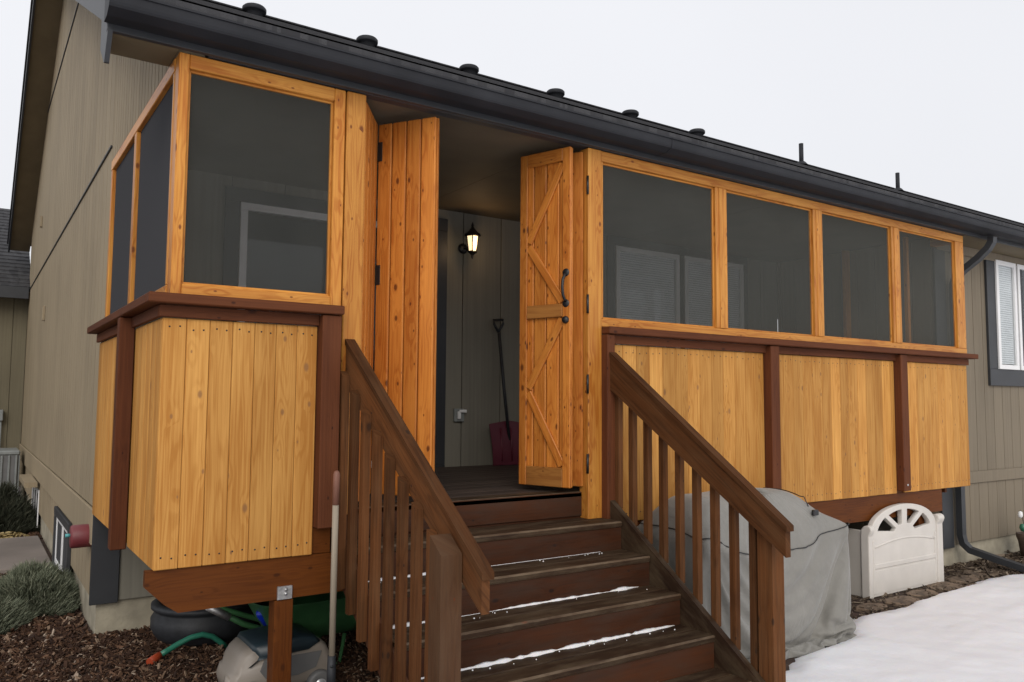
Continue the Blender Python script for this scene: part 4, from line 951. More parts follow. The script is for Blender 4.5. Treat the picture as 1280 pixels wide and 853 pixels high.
# shape of the draped cover (ring by ring, 2 mm steps), from a cloth simulation over a cart, shelves and hood
COVER = [
877,330,27,8,11,1,5,11,0,-1,10,1,-6,10,0,-7,8,1,-2,10,0,2,10,0,4,12,-1,2,12,-1,-2,10,-1,-8,7,0,-10,5,0,-11,4,0,-10,4,0,-8,6,0,-6,7,0,-5,7,0,-6,6,0,-8,4,1,
-10,1,1,-12,-1,1,-12,-1,1,-12,-2,0,-11,-1,0,-11,0,-1,-9,1,0,-9,2,-1,-9,2,-1,-9,2,-1,-9,2,0,-10,2,0,-9,1,0,-10,0,0,-11,0,0,-10,0,0,-11,0,0,-10,0,0,-10,1,0,-10,0,0,
-11,-1,0,-10,-1,0,-11,-1,0,-10,-1,0,-11,0,0,-10,-1,0,-10,0,0,-10,-1,0,-10,2,0,-11,2,0,-10,5,0,-11,4,0,-10,5,0,-11,2,0,-11,-1,0,-10,-6,1,-9,-8,1,-8,-10,1,-9,-7,0,-9,-2,0,
-11,5,0,-12,7,0,-12,6,0,-11,0,-1,-8,-4,-1,-9,-3,-1,-10,0,0,-13,6,0,-15,8,0,-15,8,0,-13,4,0,-10,-1,0,-8,-5,0,-6,-7,0,-6,-7,0,-6,-6,0,-8,-4,0,-9,-1,0,-11,1,1,-12,2,-1,
-13,2,0,-13,1,0,-13,1,0,-10,-2,1,-9,-5,0,-7,-6,0,-6,-8,-1,-5,-8,0,-5,-10,0,-2,-10,0,-2,-10,0,-3,-9,0,-4,-8,0,-5,-8,0,-6,-8,0,-5,-9,0,-2,-11,0,2,-11,0,7,-12,1,7,-11,1,
5,-10,1,-1,-10,0,-5,-11,0,-4,-10,0,1,-10,-1,6,-9,-1,8,-7,-1,6,-7,0,0,-9,0,-5,-13,0,-7,-14,0,-5,-14,0,1,-13,0,7,-8,0,11,-4,0,13,-2,0,13,-1,0,12,-1,0,10,-2,0,9,-2,0,
8,-4,0,8,-3,0,8,-3,0,9,-3,1,9,-2,0,10,-2,0,10,-1,1,9,-1,0,10,-1,0,10,-1,1,11,-1,0,10,1,0,12,1,0,11,2,0,11,2,0,11,1,-1,10,0,0,11,0,0,10,-1,1,9,-2,0,
10,-2,0,10,-3,0,10,-2,0,11,-1,-1,10,0,0,11,2,-1,11,3,0,11,5,-1,11,5,0,10,4,0,10,2,0,10,-1,0,10,-2,0,11,-4,0,10,-4,0,11,-4,0,11,-1,0,10,2,0,10,2,0,10,2,0,
11,-2,1,12,-5,2,12,-6,2,12,-3,1,11,1,1,8,6,0,6,8,0,7,8,0,8,4,0,11,-1,0,13,-5,-2,13,-5,-1,13,-3,-1,9,1,0,8,4,0,6,7,0,6,5,0,8,2,0,12,-1,0,14,-4,-1,
16,-5,-1,16,-5,-1,15,-3,0,12,1,0,10,4,0,6,7,0,5,9,0,4,10,0,4,11,0,3,10,0,3,10,0,3,9,0,4,9,0,3,9,0,3,10,0,1,11,0,-1,11,0,-2,11,0,-3,11,0,-4,11,0,
-1,-3,15,5,15,-1,4,14,-1,-9,7,-7,3,9,8,-2,12,1,-10,6,-1,11,11,1,8,15,0,0,15,0,-7,8,-3,-13,-5,-6,1,12,9,-13,7,0,-12,5,1,-10,5,-1,-8,5,0,-7,6,-2,-7,6,-1,-8,-4,-6,
-5,10,7,-7,-14,-8,-12,5,7,-15,-1,1,-13,0,1,-11,1,1,-10,1,0,-10,1,0,-9,2,-1,-9,2,0,-9,2,-1,-10,1,0,-11,2,0,-6,-10,-6,-9,6,4,-10,-5,-4,-11,4,4,-10,-1,-2,-10,-1,-2,-11,0,1,
-12,-1,0,-11,0,1,-10,-3,-2,-11,2,4,-9,-5,-4,-11,0,0,-11,-1,0,-11,-1,0,-11,1,0,-11,5,1,-10,9,2,-8,13,3,-11,-4,-6,-13,3,0,-5,11,7,-11,-8,0,-13,-8,1,-2,-21,-1,-10,9,-3,-8,-8,2,
-14,-2,2,-13,15,0,-11,-12,-6,-11,0,0,-8,5,5,-6,9,0,-2,11,-9,-15,9,2,-20,8,4,-21,-2,4,-14,-7,-2,-6,-10,-6,-7,-8,0,-5,4,7,-7,-4,1,-7,-3,1,-8,-2,-1,-9,-2,1,-13,-3,0,-14,-4,-1,
-10,-9,-8,-15,10,4,-13,-3,-4,-13,-1,0,-8,5,6,-12,3,4,8,-13,-5,2,-11,-5,-7,-11,2,0,-12,-2,-8,-6,6,-3,-10,1,-4,-9,0,-5,-10,-1,0,-9,-6,-10,-6,4,2,-12,-5,-12,-5,10,1,-16,0,6,-16,-1,
4,-12,-1,14,-5,2,-16,-6,-1,3,-14,1,13,-2,-7,11,-8,0,1,-10,6,-4,-9,1,-13,-6,-4,-10,-14,0,-11,-19,1,8,-17,3,10,-10,-3,12,0,-7,1,-10,9,13,-9,2,14,-6,-1,12,-5,-3,10,-4,-3,9,-4,-1,
7,-4,-4,9,-2,2,8,-3,1,10,-2,0,9,-2,1,11,-1,-1,11,1,2,10,1,2,8,8,3,10,-5,-1,11,5,1,12,-5,-1,12,3,0,13,4,0,12,4,0,10,9,0,11,-4,0,9,8,-1,6,-13,1,9,-6,-1,
10,-5,0,10,-5,-1,11,0,1,11,0,1,11,1,0,12,1,0,13,0,-1,12,5,-1,12,8,0,10,7,1,10,6,0,8,10,1,4,-15,-1,11,-8,0,11,-8,-1,12,-6,0,12,-2,0,11,3,0,10,3,0,11,4,1,
7,13,1,15,-3,-2,15,-7,-1,10,-14,3,12,-1,1,9,7,0,7,10,-1,1,15,0,9,-2,-1,10,9,1,11,-17,0,15,-12,0,15,-1,1,5,13,-2,7,6,0,6,5,1,7,4,1,8,3,0,12,4,-1,17,2,-4,
12,-23,4,21,1,-1,17,4,-7,14,0,0,6,-13,8,10,3,1,5,11,0,6,12,1,7,11,-1,8,10,-1,3,11,0,2,11,0,0,11,1,-2,10,0,-1,11,0,0,12,0,-4,12,-1,-6,11,-1,-4,12,0,-12,9,-3,
-15,5,6,3,14,-5,4,8,-10,-5,6,10,1,11,5,2,11,5,3,10,5,4,13,0,-4,11,-9,5,15,4,-10,-1,-9,0,11,7,-7,-10,-12,-10,8,-7,-12,6,1,-11,5,1,-9,5,1,-8,5,1,-7,6,3,-5,4,9,
-8,2,-9,-10,6,9,1,-18,-11,-15,0,-1,-13,1,-1,-12,2,-1,-11,1,0,-9,2,0,-10,1,0,-9,2,0,-10,2,0,-10,2,0,-11,0,2,-3,-3,11,-9,-1,-7,-11,-1,3,-9,0,-8,-11,-1,-2,-11,-2,-1,-11,0,1,
-11,-1,0,-12,0,2,-10,-2,4,-10,1,3,-11,0,2,-10,2,2,-11,3,2,-11,3,1,-10,3,1,-11,3,0,-12,5,1,-10,-2,-7,-10,10,4,-3,17,0,-5,-16,-1,-12,-8,1,-13,-7,2,-7,16,1,-11,-1,1,-10,-4,1,
-14,-3,2,-10,-18,-4,-14,10,1,0,15,-7,-6,11,-2,-7,10,-1,-10,2,5,-16,-7,3,-19,-8,-4,-16,-2,-11,-15,-7,-1,-6,-7,7,-7,-5,2,-8,-2,-3,-7,-1,-4,-7,-3,0,-8,-2,0,-9,-3,2,-12,-3,2,-14,-3,5,
-15,-4,1,-9,3,-12,-15,-4,0,-14,-1,1,-10,4,6,-3,9,11,-11,-3,4,3,-13,-6,18,-8,-4,0,-14,-4,-6,-6,-9,-3,-11,0,-4,-10,1,-4,-10,3,-5,-10,5,-11,-5,6,-17,2,3,8,-13,4,8,-12,-9,6,-16,0,
-13,-3,8,-2,-10,4,6,-13,-1,8,-12,-2,4,-11,-2,-17,1,-6,-1,-11,5,0,-9,4,0,-10,1,-1,-16,0,8,-6,-16,2,-14,-10,11,-10,2,9,-2,9,5,-11,-7,9,-5,11,10,-9,6,12,-1,-6,11,-4,-4,7,-7,3,
6,1,-8,3,-5,8,9,-3,1,9,2,-4,10,-2,1,10,-5,3,7,-8,5,9,-5,3,10,-2,2,11,1,0,12,1,0,11,4,0,12,5,0,12,4,0,12,5,0,11,4,0,11,3,0,11,3,0,10,-2,-4,10,-1,-4,
9,-3,-4,5,-4,-10,10,0,6,11,0,-2,10,-1,-4,13,1,-1,8,0,9,12,2,5,12,3,4,11,3,3,11,2,2,11,1,1,10,-4,-2,11,-3,-3,12,-2,-4,12,-2,-4,7,1,-9,6,-1,10,10,-1,4,10,-2,4,
12,-3,3,15,2,-1,16,4,-3,11,0,-8,7,-1,-9,2,4,11,8,4,6,10,3,4,8,-6,0,11,3,0,16,3,-1,12,3,-11,10,-7,8,10,-4,4,8,-5,-1,7,-3,-2,7,-1,-3,9,2,-1,13,3,0,1,23,3,
19,4,-7,19,1,-9,19,2,3,6,-19,8,12,-1,5,0,0,-12,6,10,-3,8,11,-2,8,11,-2,7,11,1,-1,6,10,2,9,-7,-1,8,8,0,8,-8,-1,12,-2,0,12,0,-6,9,8,-3,11,5,-2,13,2,-3,12,3,
-11,-4,-10,1,14,-3,0,14,-3,2,12,0,0,11,6,1,11,5,-2,4,9,4,14,-1,7,5,14,-1,15,1,-11,-1,-10,-6,11,-3,15,14,-2,-15,-13,-2,-14,-7,-5,-11,4,-1,-10,4,0,-10,5,-1,-8,5,1,-10,6,1,
1,11,9,-12,-7,-4,-7,17,0,-3,-21,2,-13,-2,-3,-12,-2,-2,-11,-1,-3,-10,-1,-3,-10,1,-2,-9,3,1,-10,3,3,-6,10,6,-2,-9,-10,-11,-3,-1,-11,-4,0,-11,-2,1,-12,1,1,-10,0,3,-11,1,1,-10,4,4,
-11,5,2,-9,5,3,-10,7,1,-10,5,0,-10,4,-1,-11,3,-2,-10,3,-2,-11,3,-2,-10,2,-2,-10,-1,-6,-11,6,2,-4,-5,12,-9,1,8,-12,1,3,-12,-2,-1,-13,1,-1,-11,4,-7,-3,-7,12,-11,-7,1,-9,-6,0,
-13,-8,1,-8,17,-8,-11,13,-2,-11,4,3,-9,0,-1,-9,0,-3,4,-10,-11,-14,-1,-7,-19,-1,-8,-17,-11,1,-14,-6,0,-10,-5,1,-8,-3,1,-7,-4,0,-8,-3,1,-7,-2,1,-8,-3,0,-9,-3,1,-12,-4,1,-14,-4,1,
-15,-4,2,-9,14,8,-13,-8,-2,-6,18,4,-10,-4,5,-4,-12,-4,-11,-3,4,-7,3,11,-7,-1,-11,-4,-4,-11,12,-13,3,3,-12,1,2,-12,2,3,-12,1,-14,-1,6,-18,3,3,8,-12,-2,10,-11,-5,5,-16,0,-8,-11,9,
1,-12,-1,-2,-4,-11,-1,-10,-8,-1,-12,-5,0,-11,-4,1,-11,6,2,-6,10,0,-7,6,-1,-11,-2,-1,-14,7,-1,-20,-4,0,13,-19,11,-7,-7,9,-8,0,11,-10,1,11,-10,5,10,-7,8,5,-1,13,10,-8,-2,11,1,-6,
3,3,-11,-1,-4,10,5,-6,6,6,-9,3,7,-9,3,12,-1,2,11,1,2,11,1,-2,10,1,-5,10,1,-5,8,-4,-8,11,6,3,12,1,-3,13,3,0,12,4,-1,11,3,1,10,5,1,10,-4,-4,10,0,-3,9,0,-3,
11,0,-3,7,3,8,10,-1,-5,10,0,-2,12,0,0,10,1,6,12,-1,-2,12,3,5,12,-4,-3,11,0,1,11,0,1,10,2,1,12,1,2,5,-10,-7,12,-2,-3,12,7,1,11,5,2,10,-2,3,10,-2,4,10,-1,4,
5,-2,12,11,0,-9,14,1,-7,13,2,-7,9,1,-5,10,-1,2,10,0,3,9,-1,3,9,-2,2,1,12,8,16,3,1,17,4,-1,14,-6,0,10,-5,-2,4,-8,-7,5,3,6,7,-1,4,8,0,4,11,-3,6,17,-6,5,
17,-4,-10,3,25,-4,19,5,2,10,2,-10,13,-1,3,14,-6,2,-19,6,-7,7,11,-3,14,2,7,3,13,-2,-2,3,-13,-2,10,8,2,11,-3,0,7,9,-4,5,-10,-1,12,-2,0,13,0,-2,13,3,-8,7,10,5,10,-7,
-12,0,10,1,15,-2,1,13,-2,-1,12,-3,-3,11,-4,0,12,2,1,10,3,1,-1,13,5,8,12,3,14,7,8,12,-2,-1,14,-4,-1,14,-5,-14,-2,-9,-3,-21,5,-14,-1,0,-11,1,0,-10,1,-1,-10,2,0,-11,2,0,
-12,3,1,13,19,4,-13,9,2,-12,1,-8,-11,0,-6,-11,-1,-5,-11,-2,1,-11,-3,1,-3,-14,5,-8,-7,2,-9,-6,1,-10,-4,-3,-7,13,0,-9,-9,-1,-11,2,1,-11,7,1,-10,7,0,-9,6,-2,-7,5,-7,-10,4,4,
-10,3,-4,-11,3,-2,-11,3,-1,-10,3,-1,-11,3,-1,-10,3,-2,-10,4,-1,-10,3,-1,-11,4,-1,-6,1,9,-9,3,6,-12,1,2,-13,-2,0,-11,-4,-2,-9,5,5,-12,3,3,-12,3,3,-12,-6,1,-10,-6,0,-9,-5,0,
-12,-6,-1,-3,-1,17,-11,-7,-7,-10,-4,-4,-8,0,-5,-10,1,-2,-7,14,0,-10,-11,-8,-15,17,-6,-12,-17,1,-14,-7,0,-11,-5,1,-8,-3,0,-8,-3,1,-8,-2,1,-7,-2,1,-8,-3,0,-10,-3,1,-11,-3,1,-14,-4,1,
-15,8,1,-6,-15,7,-15,0,1,0,20,4,-1,-14,-2,-8,-9,0,-10,-7,1,-12,-6,0,-13,-2,-6,-15,3,-6,-7,6,-12,2,-13,3,2,-12,3,8,0,11,10,6,12,4,-12,-1,4,-13,0,5,-14,-2,5,-15,-1,0,-14,-4,
-1,-11,-5,-3,-8,-7,-2,-4,-12,-1,-12,-5,1,-11,0,0,-12,2,0,-10,5,1,-8,7,2,-2,10,-5,-13,-8,-2,-19,-6,-13,-14,9,-3,-11,-10,12,12,7,17,2,0,18,0,-2,15,-6,-3,11,-10,1,4,0,12,2,2,-12,
11,0,-2,7,-9,1,6,-8,5,4,-6,8,-6,-7,12,12,2,-2,11,0,-4,7,-2,-9,5,-5,-9,10,1,-5,12,3,-2,12,3,-1,12,2,-1,13,3,-1,12,2,0,11,3,-1,10,2,-1,11,1,0,10,2,0,10,1,1,
10,1,0,10,0,0,9,1,5,10,0,-5,11,0,0,11,0,0,12,-1,-2,13,0,0,12,-1,1,11,0,0,11,0,0,10,-1,-1,11,2,0,10,-5,4,11,-4,5,1,-10,10,11,2,3,11,2,2,10,4,1,10,4,2,
11,6,0,14,-3,-2,15,-3,-2,12,2,-6,9,2,-5,7,5,-7,10,-1,2,10,0,3,6,-3,6,3,3,-11,13,-7,-4,17,-1,0,14,0,0,11,2,0,8,3,1,7,1,3,7,0,3,8,0,5,12,-2,5,15,-1,7,
20,-2,7,1,-28,-7,13,8,-12,15,1,6,8,5,8,4,12,5,5,12,-3,4,14,-3,-12,10,-7,0,-7,-14,-2,11,-6,0,12,1,2,11,2,3,10,4,2,8,9,-8,2,-11,-1,12,-3,-1,13,-1,0,13,0,-3,11,5,
-18,-1,-4,2,14,-1,0,14,-1,0,11,1,-2,12,1,0,12,1,1,10,3,3,12,4,1,0,15,6,14,-4,2,4,11,0,8,-10,7,7,11,11,15,-4,-11,1,-8,-14,0,-2,-11,-3,5,-9,4,-4,-11,2,-1,-11,3,1,
0,-14,9,-14,-5,4,-14,1,-4,-12,8,-3,-10,9,-3,-1,17,-4,-11,-4,1,-10,-3,1,-10,-5,-1,-9,-5,-1,-10,-6,-2,-10,-5,0,-2,-11,11,-8,8,-5,-2,8,-9,-10,7,-4,-10,6,-3,-9,6,-2,-10,5,-2,-11,3,-1,
-11,4,-1,-11,3,0,-10,3,-1,-11,3,-1,-10,3,0,-10,4,-1,-10,3,0,-10,4,-1,-10,4,0,-11,1,1,-11,-1,0,-12,-1,0,-12,-2,1,-12,-1,0,-11,-1,1,-11,-1,1,-12,-1,2,-13,-1,2,-10,-1,2,-9,0,3,
-3,0,13,-13,-2,8,-12,-8,2,-9,-7,1,-7,-7,0,-8,-7,0,-10,-2,-1,-14,-2,-8,-7,25,-5,-17,-4,-7,-13,-4,-4,-10,-4,-3,-9,-4,-2,-8,-3,-2,-8,-2,1,-7,-2,2,-8,-2,2,-9,-3,3,-12,-3,3,-12,-4,4,
-4,-6,12,-12,-8,5,-12,-6,4,-12,-3,2,-11,4,-5,-2,9,-11,-10,-7,2,-10,-7,4,-14,-4,-2,-11,7,-10,-8,-12,1,-1,-13,3,18,4,-4,16,1,-2,10,-9,-1,3,-13,-1,3,-12,-2,3,-13,-1,5,-14,-1,4,-15,-1,
2,-11,-1,-1,-11,-1,-6,-12,-1,-8,-10,2,-14,-5,4,14,-3,-4,9,-9,-2,4,-9,-2,-1,-11,-1,0,-15,2,-4,-20,3,-11,-16,7,-22,-2,3,6,-14,1,18,3,0,18,6,2,17,12,0,9,12,-10,14,1,4,2,-14,4,
-1,-14,0,-4,-16,-3,7,-7,6,7,9,8,9,9,-4,8,-3,-8,3,-8,-10,8,-1,-7,11,2,-3,11,1,-2,11,2,-2,12,3,-1,12,2,-1,13,2,0,11,3,0,12,2,0,10,2,1,11,2,0,10,1,0,10,1,0,
10,1,0,10,1,0,10,0,0,11,1,1,11,0,1,12,0,0,12,0,1,13,-2,2,12,-2,2,11,-2,2,10,-3,2,9,-6,2,2,-16,-1,11,-4,5,9,10,4,11,8,0,11,2,-2,10,2,-2,11,1,-2,10,0,-3,
10,-5,-5,14,0,-1,13,6,5,12,6,3,10,1,2,10,-1,0,10,1,1,9,1,0,8,1,1,11,-6,-3,13,-5,-5,7,9,-13,14,0,3,9,0,6,6,-2,5,6,-3,5,6,-4,5,8,-4,4,11,-5,6,15,-5,6,
20,-7,7,20,-1,-8,0,-22,-11,3,19,2,5,13,-1,8,6,-8,3,13,-2,1,10,10,-6,-10,-14,-5,10,-7,-1,13,-1,1,12,1,1,11,1,1,11,0,2,12,3,4,11,3,17,2,5,-7,11,-1,-8,11,-2,-16,3,-5,
4,1,16,-1,14,-1,6,13,-1,-4,11,1,0,11,1,6,11,1,-13,3,2,-7,11,0,-8,13,0,6,13,2,5,12,2,9,1,11,-3,14,-5,16,-1,10,5,14,-5,-6,8,-8,-12,1,0,-12,0,1,-12,1,1,-11,0,2,
-6,-11,8,-14,2,-3,-12,-8,5,-9,13,-5,-12,7,-2,-8,-12,-2,-3,-14,-4,-11,-3,0,-10,-3,1,-11,-1,1,-11,3,2,5,14,-6,-10,-1,6,-4,7,-9,-7,8,-5,-11,5,-2,-11,4,-2,-10,3,-1,-10,3,0,-11,3,-1,
-11,3,-1,-11,3,0,-10,3,-1,-11,3,0,-10,2,0,-10,2,0,-11,2,0,-10,1,0,-10,0,1,-11,0,0,-11,0,0,-12,0,1,-11,1,0,-12,0,0,-10,1,1,-11,1,1,-12,1,1,-12,1,0,-11,1,1,-9,1,1,
-13,2,1,-14,-7,1,-12,-7,3,-9,-5,3,-7,-4,4,-4,-5,8,-7,1,-8,-15,-2,-5,-17,-4,8,0,-20,-10,-15,-2,-3,-12,0,-1,-9,2,0,-7,-5,-2,-7,9,3,-7,5,0,-9,4,0,-10,-1,2,-12,-2,2,-11,-6,5,
-15,-1,1,-11,-8,6,-4,-8,11,-7,2,-11,-12,3,-2,-12,4,-1,-12,-4,-2,-12,-5,-2,-14,-4,1,-10,-10,3,5,-13,2,7,-11,2,8,-9,-3,12,-5,-4,17,4,0,4,-12,-1,4,-11,-2,3,-13,-1,3,-14,-1,3,-15,0,
-4,-12,-1,-11,-7,-3,9,-10,1,-2,-13,1,-12,-6,4,13,-5,-4,8,-9,-3,1,-10,-1,-13,-7,-1,8,-14,3,-21,-10,-4,6,-14,10,-6,-16,4,-5,-14,5,16,13,-2,8,18,-10,17,13,-3,13,-5,6,0,-17,-1,-4,-16,-3,
3,-13,5,10,4,5,10,6,-4,-2,-2,-12,7,1,-7,9,2,-6,11,2,-4,11,1,-3,11,2,0,11,1,0,11,1,1,12,2,1,12,1,1,12,0,2,11,1,2,12,-1,1,10,0,1,11,-1,1,10,-1,0,10,-1,1,
10,-1,0,10,-1,-1,11,-1,0,11,-1,0,11,-2,0,11,-1,0,12,-3,0,10,-8,-5,12,-3,1,10,-1,6,8,2,7,9,5,6,10,4,-3,5,3,-10,10,4,-6,11,1,-3,12,1,-2,10,1,-2,10,1,-1,10,2,-1,
12,0,-1,14,0,0,14,1,-1,14,0,1,10,0,1,10,2,1,10,3,1,9,4,1,9,4,1,11,2,2,13,-1,6,1,-20,3,14,2,3,4,-13,0,6,-6,0,7,-4,0,7,-4,1,7,-4,3,12,-4,5,16,-6,4,
19,-5,5,21,-3,1,20,-3,2,10,11,-6,5,13,-2,0,14,0,-20,3,-2,-14,11,-2,3,13,-4,16,1,-3,7,10,-3,-9,10,3,-3,11,1,10,7,-1,5,11,2,0,11,4,0,11,4,-16,3,-6,-7,11,-1,-7,12,-1,
-12,5,13,14,9,1,-1,13,0,8,10,0,-6,11,2,3,11,1,0,10,0,-15,4,2,-8,12,0,-8,12,0,1,12,0,2,12,2,18,0,8,-5,13,-5,9,13,2,16,9,-2,-13,-1,1,-13,-4,2,-10,6,-1,-11,5,0,
-13,-2,1,-15,-3,2,-14,-4,2,-15,-3,2,7,-19,-7,-9,-10,0,-12,-2,1,-10,-7,-1,-9,5,2,-8,9,0,-7,10,-2,6,13,-7,-8,7,-5,-10,4,-1,-11,3,-1,-12,1,-1,-11,1,0,-10,4,-1,-10,3,-1,-11,4,-1,
-10,3,0,-11,2,0,-11,2,-1,-10,1,0,-11,0,0,-11,-1,0,-10,-1,0,-10,-2,-1,-10,-2,-1,-11,-2,-1,-11,0,0,-11,0,0,-12,0,0,-11,1,0,-11,0,0,-11,1,1,-11,1,2,-12,-1,-1,-10,0,1,-10,0,0,
-10,5,5,-14,6,5,-13,4,2,-11,0,1,-9,0,2,-9,0,1,-9,-7,-1,2,-21,-1,-11,-17,2,-18,-5,-3,-14,-4,-3,-10,-4,-2,-9,-2,-1,-8,-2,0,-8,2,-1,-7,7,2,-7,6,2,-6,12,3,-12,4,1,-14,2,1,
-15,0,1,-14,-3,1,-13,-8,1,-11,-6,1,2,-11,7,-11,-5,-2,-12,-4,-2,-12,-4,-2,-16,11,1,11,-12,-2,10,-11,-2,8,-10,-2,7,-10,1,-12,-5,4,3,-11,-2,3,-11,-2,3,-11,-2,6,-12,0,8,-13,1,9,-11,1,
-13,-8,-3,-2,-11,-1,15,-6,0,4,-12,1,-8,-10,3,9,-9,-3,9,-8,-2,-11,-7,-1,-13,-6,-1,5,-15,2,-24,-2,-6,-9,-18,0,-3,-16,6,13,1,8,17,11,-1,10,18,-9,16,-6,5,-8,-16,-6,0,-17,-1,10,-2,7,
11,3,-2,3,9,-9,9,6,-4,10,-1,-4,10,-4,-1,9,-7,-1,10,-6,-2,5,-10,-4,11,5,1,10,-1,-1,11,3,0,11,-3,-2,12,-2,-1,12,0,-1,11,-1,-1,12,0,-1,10,0,-1,11,0,0,10,-1,-1,10,-1,0,
10,-2,0,10,-1,0,11,-2,-1,11,-3,0,10,-2,3,11,-3,5,11,-1,4,12,3,3,5,14,-1,9,8,0,10,5,0,9,4,0,11,3,-1,11,1,-2,11,0,-2,12,0,-2,11,0,-1,10,-2,-1,10,-1,0,10,-1,0,
11,0,-1,13,0,0,14,1,-1,13,1,0,11,2,1,9,3,1,9,2,1,9,4,1,9,4,1,11,5,1,5,-15,7,10,-12,5,10,-9,2,9,-7,1,7,-5,0,6,-4,1,7,-5,0,6,12,-1,13,0,2,15,-6,4,
18,-8,6,19,-5,4,19,-5,2,16,-1,-2,7,11,-2,-17,9,-4,-4,15,1,7,4,-9,-11,12,3,9,10,-3,15,3,-3,-2,12,0,-5,10,2,-4,10,2,-7,10,-1,-11,7,-4,-2,12,1,8,8,8,-2,13,-2,-12,8,-1,
-5,1,15,9,12,-1,12,9,2,0,11,0,8,10,1,-5,9,2,2,10,0,-8,11,0,-15,6,2,-8,11,0,-5,11,0,-2,12,2,6,13,1,13,12,1,22,-2,1,3,14,1,-11,5,0,-12,1,0,-12,1,1,-12,-5,1,
-14,3,1,-14,1,1,-15,-5,2,2,-20,-4,-8,-14,-1,-12,-6,0,-10,-7,0,-4,13,-2,-6,10,-2,-7,10,-2,-5,10,-2,-6,10,-3,-11,-6,-1,-9,7,-2,-11,0,-1,-11,4,-1,-9,5,-1,-10,4,-1,-11,3,0,-10,2,-1,
-11,1,0,-11,0,0,-11,-2,0,-11,-2,-1,-10,-3,-1,-10,-3,-1,-10,-1,-1,-11,-1,-1,-10,-1,0,-10,-1,-1,-11,0,0,-12,0,-1,-11,0,0,-11,0,0,-11,-1,0,-11,0,0,-11,0,0,-12,0,0,-10,-1,1,-9,0,0,
-12,3,2,-14,3,4,-13,4,3,-7,5,6,-9,5,4,-3,-10,-5,-7,-9,-2,-13,-3,8,-17,-1,-2,-15,3,-10,-13,-7,0,-10,-6,0,-8,-5,1,-7,-5,1,-3,-10,3,-8,-4,1,-7,7,2,-8,9,2,-9,11,2,-13,6,2,
-15,2,1,-14,-1,0,-14,-3,1,-9,-9,2,-12,4,-2,-11,-6,0,-11,-6,-1,2,-13,3,-9,-9,-1,-11,-9,-2,15,-8,0,17,-1,-1,-1,-11,0,12,-6,0,-1,-12,-1,-3,-11,0,-7,-11,0,13,-8,-1,7,-13,1,-11,-11,-1,
-5,-12,-1,3,-11,0,16,-4,0,11,-10,0,5,-11,-1,3,-12,0,-11,-8,-1,-16,1,-2,5,-12,1,-17,-6,-4,7,-19,-2,-23,-4,1,-13,-13,3,16,12,0,18,10,2,17,-6,1,5,-17,1,-15,-11,-7,14,7,0,12,6,0,
12,4,-1,10,-2,-2,8,-5,-3,2,-11,-4,8,-7,-3,8,-7,-2,10,-6,-2,10,-2,-1,10,0,-2,11,-1,-1,11,0,-1,11,1,-1,12,1,0,12,1,-1,12,2,0,11,3,-1,9,-7,-1,11,0,0,9,-4,-2,10,-4,-1,
10,-3,-1,10,-3,0,11,-1,0,6,11,3,10,6,2,11,3,2,11,2,3,12,1,4,11,1,3,11,1,-1,10,1,-1,10,2,-2,10,1,-1,11,1,-3,11,0,-2,12,2,-1,10,-3,-3,8,6,3,10,-3,-1,10,-2,-1,
11,-1,0,13,-1,-1,15,1,0,13,0,-1,10,2,1,10,1,0,9,2,2,8,4,2,8,4,2,11,6,2,9,13,4,14,-9,2,11,-10,1,9,-7,1,6,-7,2,5,-7,2,5,-7,2,4,-11,4,6,17,-1,16,1,1,
19,-1,-1,20,-3,-1,18,-3,-1,14,-3,6,3,-13,10,8,6,-7,3,13,-5,1,14,-4,-16,7,5,13,6,-4,3,13,0,-11,9,-1,-13,4,-2,-7,10,0,-6,10,0,-2,11,1,-2,12,1,-3,12,1,2,12,1,6,11,4,
-4,1,14,7,12,0,7,11,0,11,8,2,1,11,1,9,8,2,-5,10,0,-2,11,0,-14,9,1,-12,8,1,-7,11,1,-2,11,1,5,13,1,12,12,1,22,-1,1,3,15,1,-10,6,0,-13,0,0,-12,-3,1,-12,-1,1,
-14,3,1,-14,2,1,-3,-20,-2,-7,-17,-1,-11,-10,0,-11,-7,0,-8,10,-1,-4,13,-3,-5,11,-2,-6,10,-2,-7,8,-2,-11,-5,-1,-8,7,-3,-11,1,-1,-10,5,-1,-10,6,-1,-10,3,-1,-11,2,-1,-10,0,0,-11,-1,0,
-11,-2,-1,-11,-3,-1,-10,-4,-2,-10,-2,-1,-11,-2,0,-10,-1,-1,-10,-1,-1,-10,-1,0,-11,0,-1,-10,-1,0,-11,0,-1,-11,-1,0,-12,0,-1,-11,-1,0,-10,0,-1,-11,-1,0,-11,-1,0,-12,-1,0,-9,-1,0,-10,-2,0,
-11,2,2,-14,2,3,-12,2,3,-10,2,3,-8,2,2,-8,2,4,-9,7,0,-7,17,-5,-18,-3,-1,-16,-10,0,-12,-9,0,-10,-7,1,-7,-6,1,-7,-6,1,-6,-7,2,-3,-10,3,-8,-5,1,-8,9,2,-9,10,3,-12,10,2,
-14,6,1,-15,1,1,-13,-3,1,-13,1,0,-12,-3,0,-9,-7,-1,-11,-6,0,-11,-7,-1,-6,-12,0,3,-13,1,16,-7,-1,15,-3,-1,1,-11,1,9,-8,-1,-7,-10,0,-7,-10,-1,11,-7,-1,7,-11,1,-6,-14,0,-8,-13,-1,
-1,-12,0,5,-10,0,13,-7,0,8,-11,-1,14,-7,-1,-3,-11,0,-13,-7,-1,-15,0,-2,1,-12,0,-11,-12,-3,15,-14,-2,-25,3,1,-20,-7,2,18,4,1,13,-10,-1,18,8,5,-8,-17,-4,5,-14,-3,14,2,0,13,5,-1,
